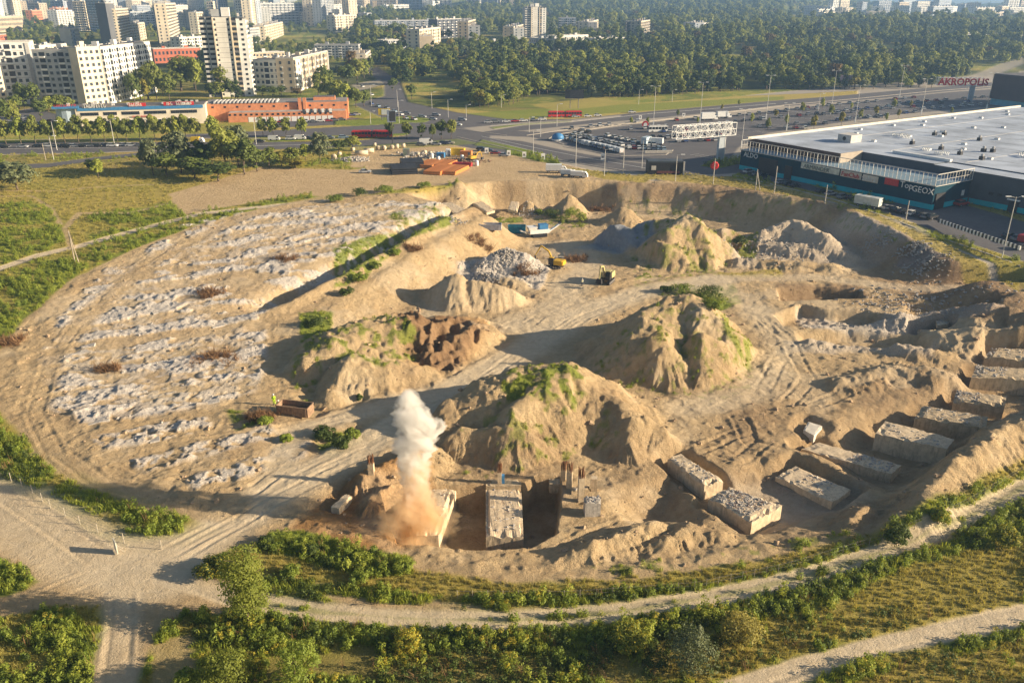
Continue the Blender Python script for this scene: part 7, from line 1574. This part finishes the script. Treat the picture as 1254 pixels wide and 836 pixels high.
# ---------------- the blast ----------------
def plume(name, prof, m, lab, seed, amp=.35):
    """closed billowing surface around a leaning axis of (x, y, z, radius)"""
    V = []; nu, nvv = 64, 110; R = len(prof); tt = np.linspace(0, 1, nvv); ks = np.linspace(0, 1, R); A = np.array(prof)
    for t in tt:
        x, y, z, r = [np.interp(t, ks, A[:, i]) for i in range(4)]
        r = r*math.sqrt(max(0, 1-max(0, (t-.93)/.07)**2))+.01
        for i in range(nu):
            a = 2*math.pi*i/nu; n_ = float(fbm(np.array([math.cos(a)*1.6+z*.55+seed]), np.array([math.sin(a)*1.6+z*.35]), 4)[0]); n2 = abs(float(fbm(np.array([math.cos(a)*4+z*1.2+seed]), np.array([math.sin(a)*4+z*.9]), 3)[0])); k = 1+n_*amp*3.4+n2*1.1-.15; V.append((x+math.cos(a)*r*k, y+math.sin(a)*r*k, z+n_*.5))
    Fc = [(j*nu+i, j*nu+(i+1) % nu, (j+1)*nu+(i+1) % nu, (j+1)*nu+i) for j in range(nvv-1) for i in range(nu)]+[tuple(reversed(range(nu))), tuple((nvv-1)*nu+i for i in range(nu))]
    me_ = bpy.data.meshes.new(name); me_.from_pydata(V, [], Fc); me_.update(); return link(name, me_, m, None, kind='stuff', label=lab, category='smoke')
def smoke(name, c, dens, sc, lo):
    m = bpy.data.materials.new(name); m.use_nodes = True; t = m.node_tree; t.nodes.remove(t.nodes['Principled BSDF']); v = t.nodes.new('ShaderNodeVolumePrincipled'); v.inputs['Color'].default_value = (*c, 1); v.inputs['Anisotropy'].default_value = .1
    tc = t.nodes.new('ShaderNodeTexCoord'); nz = t.nodes.new('ShaderNodeTexNoise'); nz.inputs['Scale'].default_value = sc; nz.inputs['Detail'].default_value = 4; mr = t.nodes.new('ShaderNodeMapRange'); mr.inputs[1].default_value = lo; mr.inputs[2].default_value = lo+.22; mr.inputs[4].default_value = dens
    t.links.new(tc.outputs['Object'], nz.inputs[0]); t.links.new(nz.outputs[0], mr.inputs[0]); t.links.new(mr.outputs[0], v.inputs['Density']); t.links.new(v.outputs[0], t.nodes['Material Output'].inputs['Volume']); return m
bx_, by_ = [float(v) for v in P(505, 645, -.6)]
def at(px, py, z0=None, dy=0.0):
    """point over the blast line at a picture row"""
    dx, d_y, dz = ray(px, py); t = (by_+dy)/float(d_y); return float(dx)*t, by_+dy, CH+float(dz)*t
pr = []
for px, py, w in [(508,672,64),(508,655,70),(508,640,64),(509,620,54),(509,600,46),(508,580,42),(507,562,48),(509,545,58),(510,528,60),(507,512,52),(504,498,40),(501,486,30),(500,476,20)]:
    x, y, z = at(px, py); r = w*.43*math.hypot(y, CH-z)/F; pr.append((x, y, z, r))
def dust(name, sc, dens, zlo, zhi):
    m = bpy.data.materials.new(name); m.use_nodes = True; t = m.node_tree; t.nodes.remove(t.nodes['Principled BSDF']); v = t.nodes.new('ShaderNodeVolumePrincipled'); v.inputs['Anisotropy'].default_value = .1
    tc = t.nodes.new('ShaderNodeTexCoord'); nz = t.nodes.new('ShaderNodeTexNoise'); nz.inputs['Scale'].default_value = sc; nz.inputs['Detail'].default_value = 6; nz.inputs['Roughness'].default_value = .6; nz.inputs['Distortion'].default_value = .6
    L = t.links.new; L(tc.outputs['Object'], nz.inputs[0]); sp = t.nodes.new('ShaderNodeSeparateXYZ'); L(tc.outputs['Object'], sp.inputs[0])
    h = t.nodes.new('ShaderNodeMapRange'); L(sp.outputs[2], h.inputs[0]); h.inputs[1].default_value = zlo; h.inputs[2].default_value = zhi
    ad = t.nodes.new('ShaderNodeMath'); ad.operation = 'MULTIPLY_ADD'; L(nz.outputs[0], ad.inputs[0]); ad.inputs[1].default_value = .5; ad.inputs[2].default_value = -.25; a2 = t.nodes.new('ShaderNodeMath'); a2.use_clamp = True; L(ad.outputs[0], a2.inputs[0]); L(h.outputs[0], a2.inputs[1])
    mx = t.nodes.new('ShaderNodeMix'); mx.data_type = 'RGBA'; L(a2.outputs[0], mx.inputs[0]); mx.inputs[6].default_value = (.88,.60,.28,1); mx.inputs[7].default_value = (.97,.95,.92,1); L(mx.outputs[2], v.inputs['Color'])
    mr = t.nodes.new('ShaderNodeMapRange'); mr.inputs[1].default_value = .40; mr.inputs[2].default_value = .60; mr.inputs[4].default_value = dens; L(nz.outputs[0], mr.inputs[0])
    d2 = t.nodes.new('ShaderNodeMapRange'); L(a2.outputs[0], d2.inputs[0]); d2.inputs[3].default_value = .28; d2.inputs[4].default_value = 1.0; mm = t.nodes.new('ShaderNodeMath'); mm.operation = 'MULTIPLY'; L(mr.outputs[0], mm.inputs[0]); L(d2.outputs[0], mm.inputs[1])
    L(mm.outputs[0], v.inputs['Density']); L(v.outputs[0], t.nodes['Material Output'].inputs['Volume']); return m
z1 = at(508, 640)[2]; z2 = at(508, 570)[2]
DUST = dust('blast_dust', .5, 1.5, z1, z2)
plume('dust_plume', pr, DUST, 'tall plume of dust, ochre at its foot and white above, rising from the blasted footing', 3, .3)
pr2 = [at(514,542,None,.3)+(.6,), at(521,534,None,.3)+(1.5,), at(528,524,None,.3)+(1.9,), at(532,514,None,.3)+(1.2,)]
plume('dust_puff', pr2, DUST, 'rounded puff bulging from the right of the plume', 5, .3)

dd_ = bpy.data.materials.new('thin_dust'); dd_.use_nodes = True; t_ = dd_.node_tree; t_.nodes.remove(t_.nodes['Principled BSDF']); v_ = t_.nodes.new('ShaderNodeVolumePrincipled'); v_.inputs['Color'].default_value = (.92,.72,.46,1)
tc_ = t_.nodes.new('ShaderNodeTexCoord'); n_ = t_.nodes.new('ShaderNodeTexNoise'); n_.inputs['Scale'].default_value = .45; n_.inputs['Detail'].default_value = 4; m_ = t_.nodes.new('ShaderNodeMapRange'); m_.inputs[1].default_value = .42; m_.inputs[2].default_value = .7; m_.inputs[4].default_value = .5
t_.links.new(tc_.outputs['Object'], n_.inputs[0]); t_.links.new(n_.outputs[0], m_.inputs[0]); t_.links.new(m_.outputs[0], v_.inputs['Density']); t_.links.new(v_.outputs[0], t_.nodes['Material Output'].inputs['Volume'])
plume('drifting_dust', [at(508,672)+(2.2,), at(507,655)+(4.6,), at(506,632)+(4.4,), at(507,605)+(3.4,), at(508,580)+(2.6,), at(509,560)+(2.2,)], dd_, 'thin ochre dust drifting low around the foot of the plume', 14, .4)
# ---------------- the air ----------------
hm = bpy.data.meshes.new('haze'); bm = bmesh.new(); bmesh.ops.create_cube(bm, size=1)
for v in bm.verts: v.co = Vector((v.co.x*9000, 3200+v.co.y*6700, 53+v.co.z*150))
bm.to_mesh(hm); bm.free()
hz = bpy.data.materials.new('air'); hz.use_nodes = True; ht = hz.node_tree; ht.nodes.remove(ht.nodes['Principled BSDF'])
pv = ht.nodes.new('ShaderNodeVolumePrincipled'); pv.inputs['Color'].default_value = (.36, .60, 1, 1); pv.inputs['Density'].default_value = 0.00018; pv.inputs['Anisotropy'].default_value = .2
ht.links.new(pv.outputs[0], ht.nodes['Material Output'].inputs['Volume'])
link('haze', hm, hz, kind='stuff')
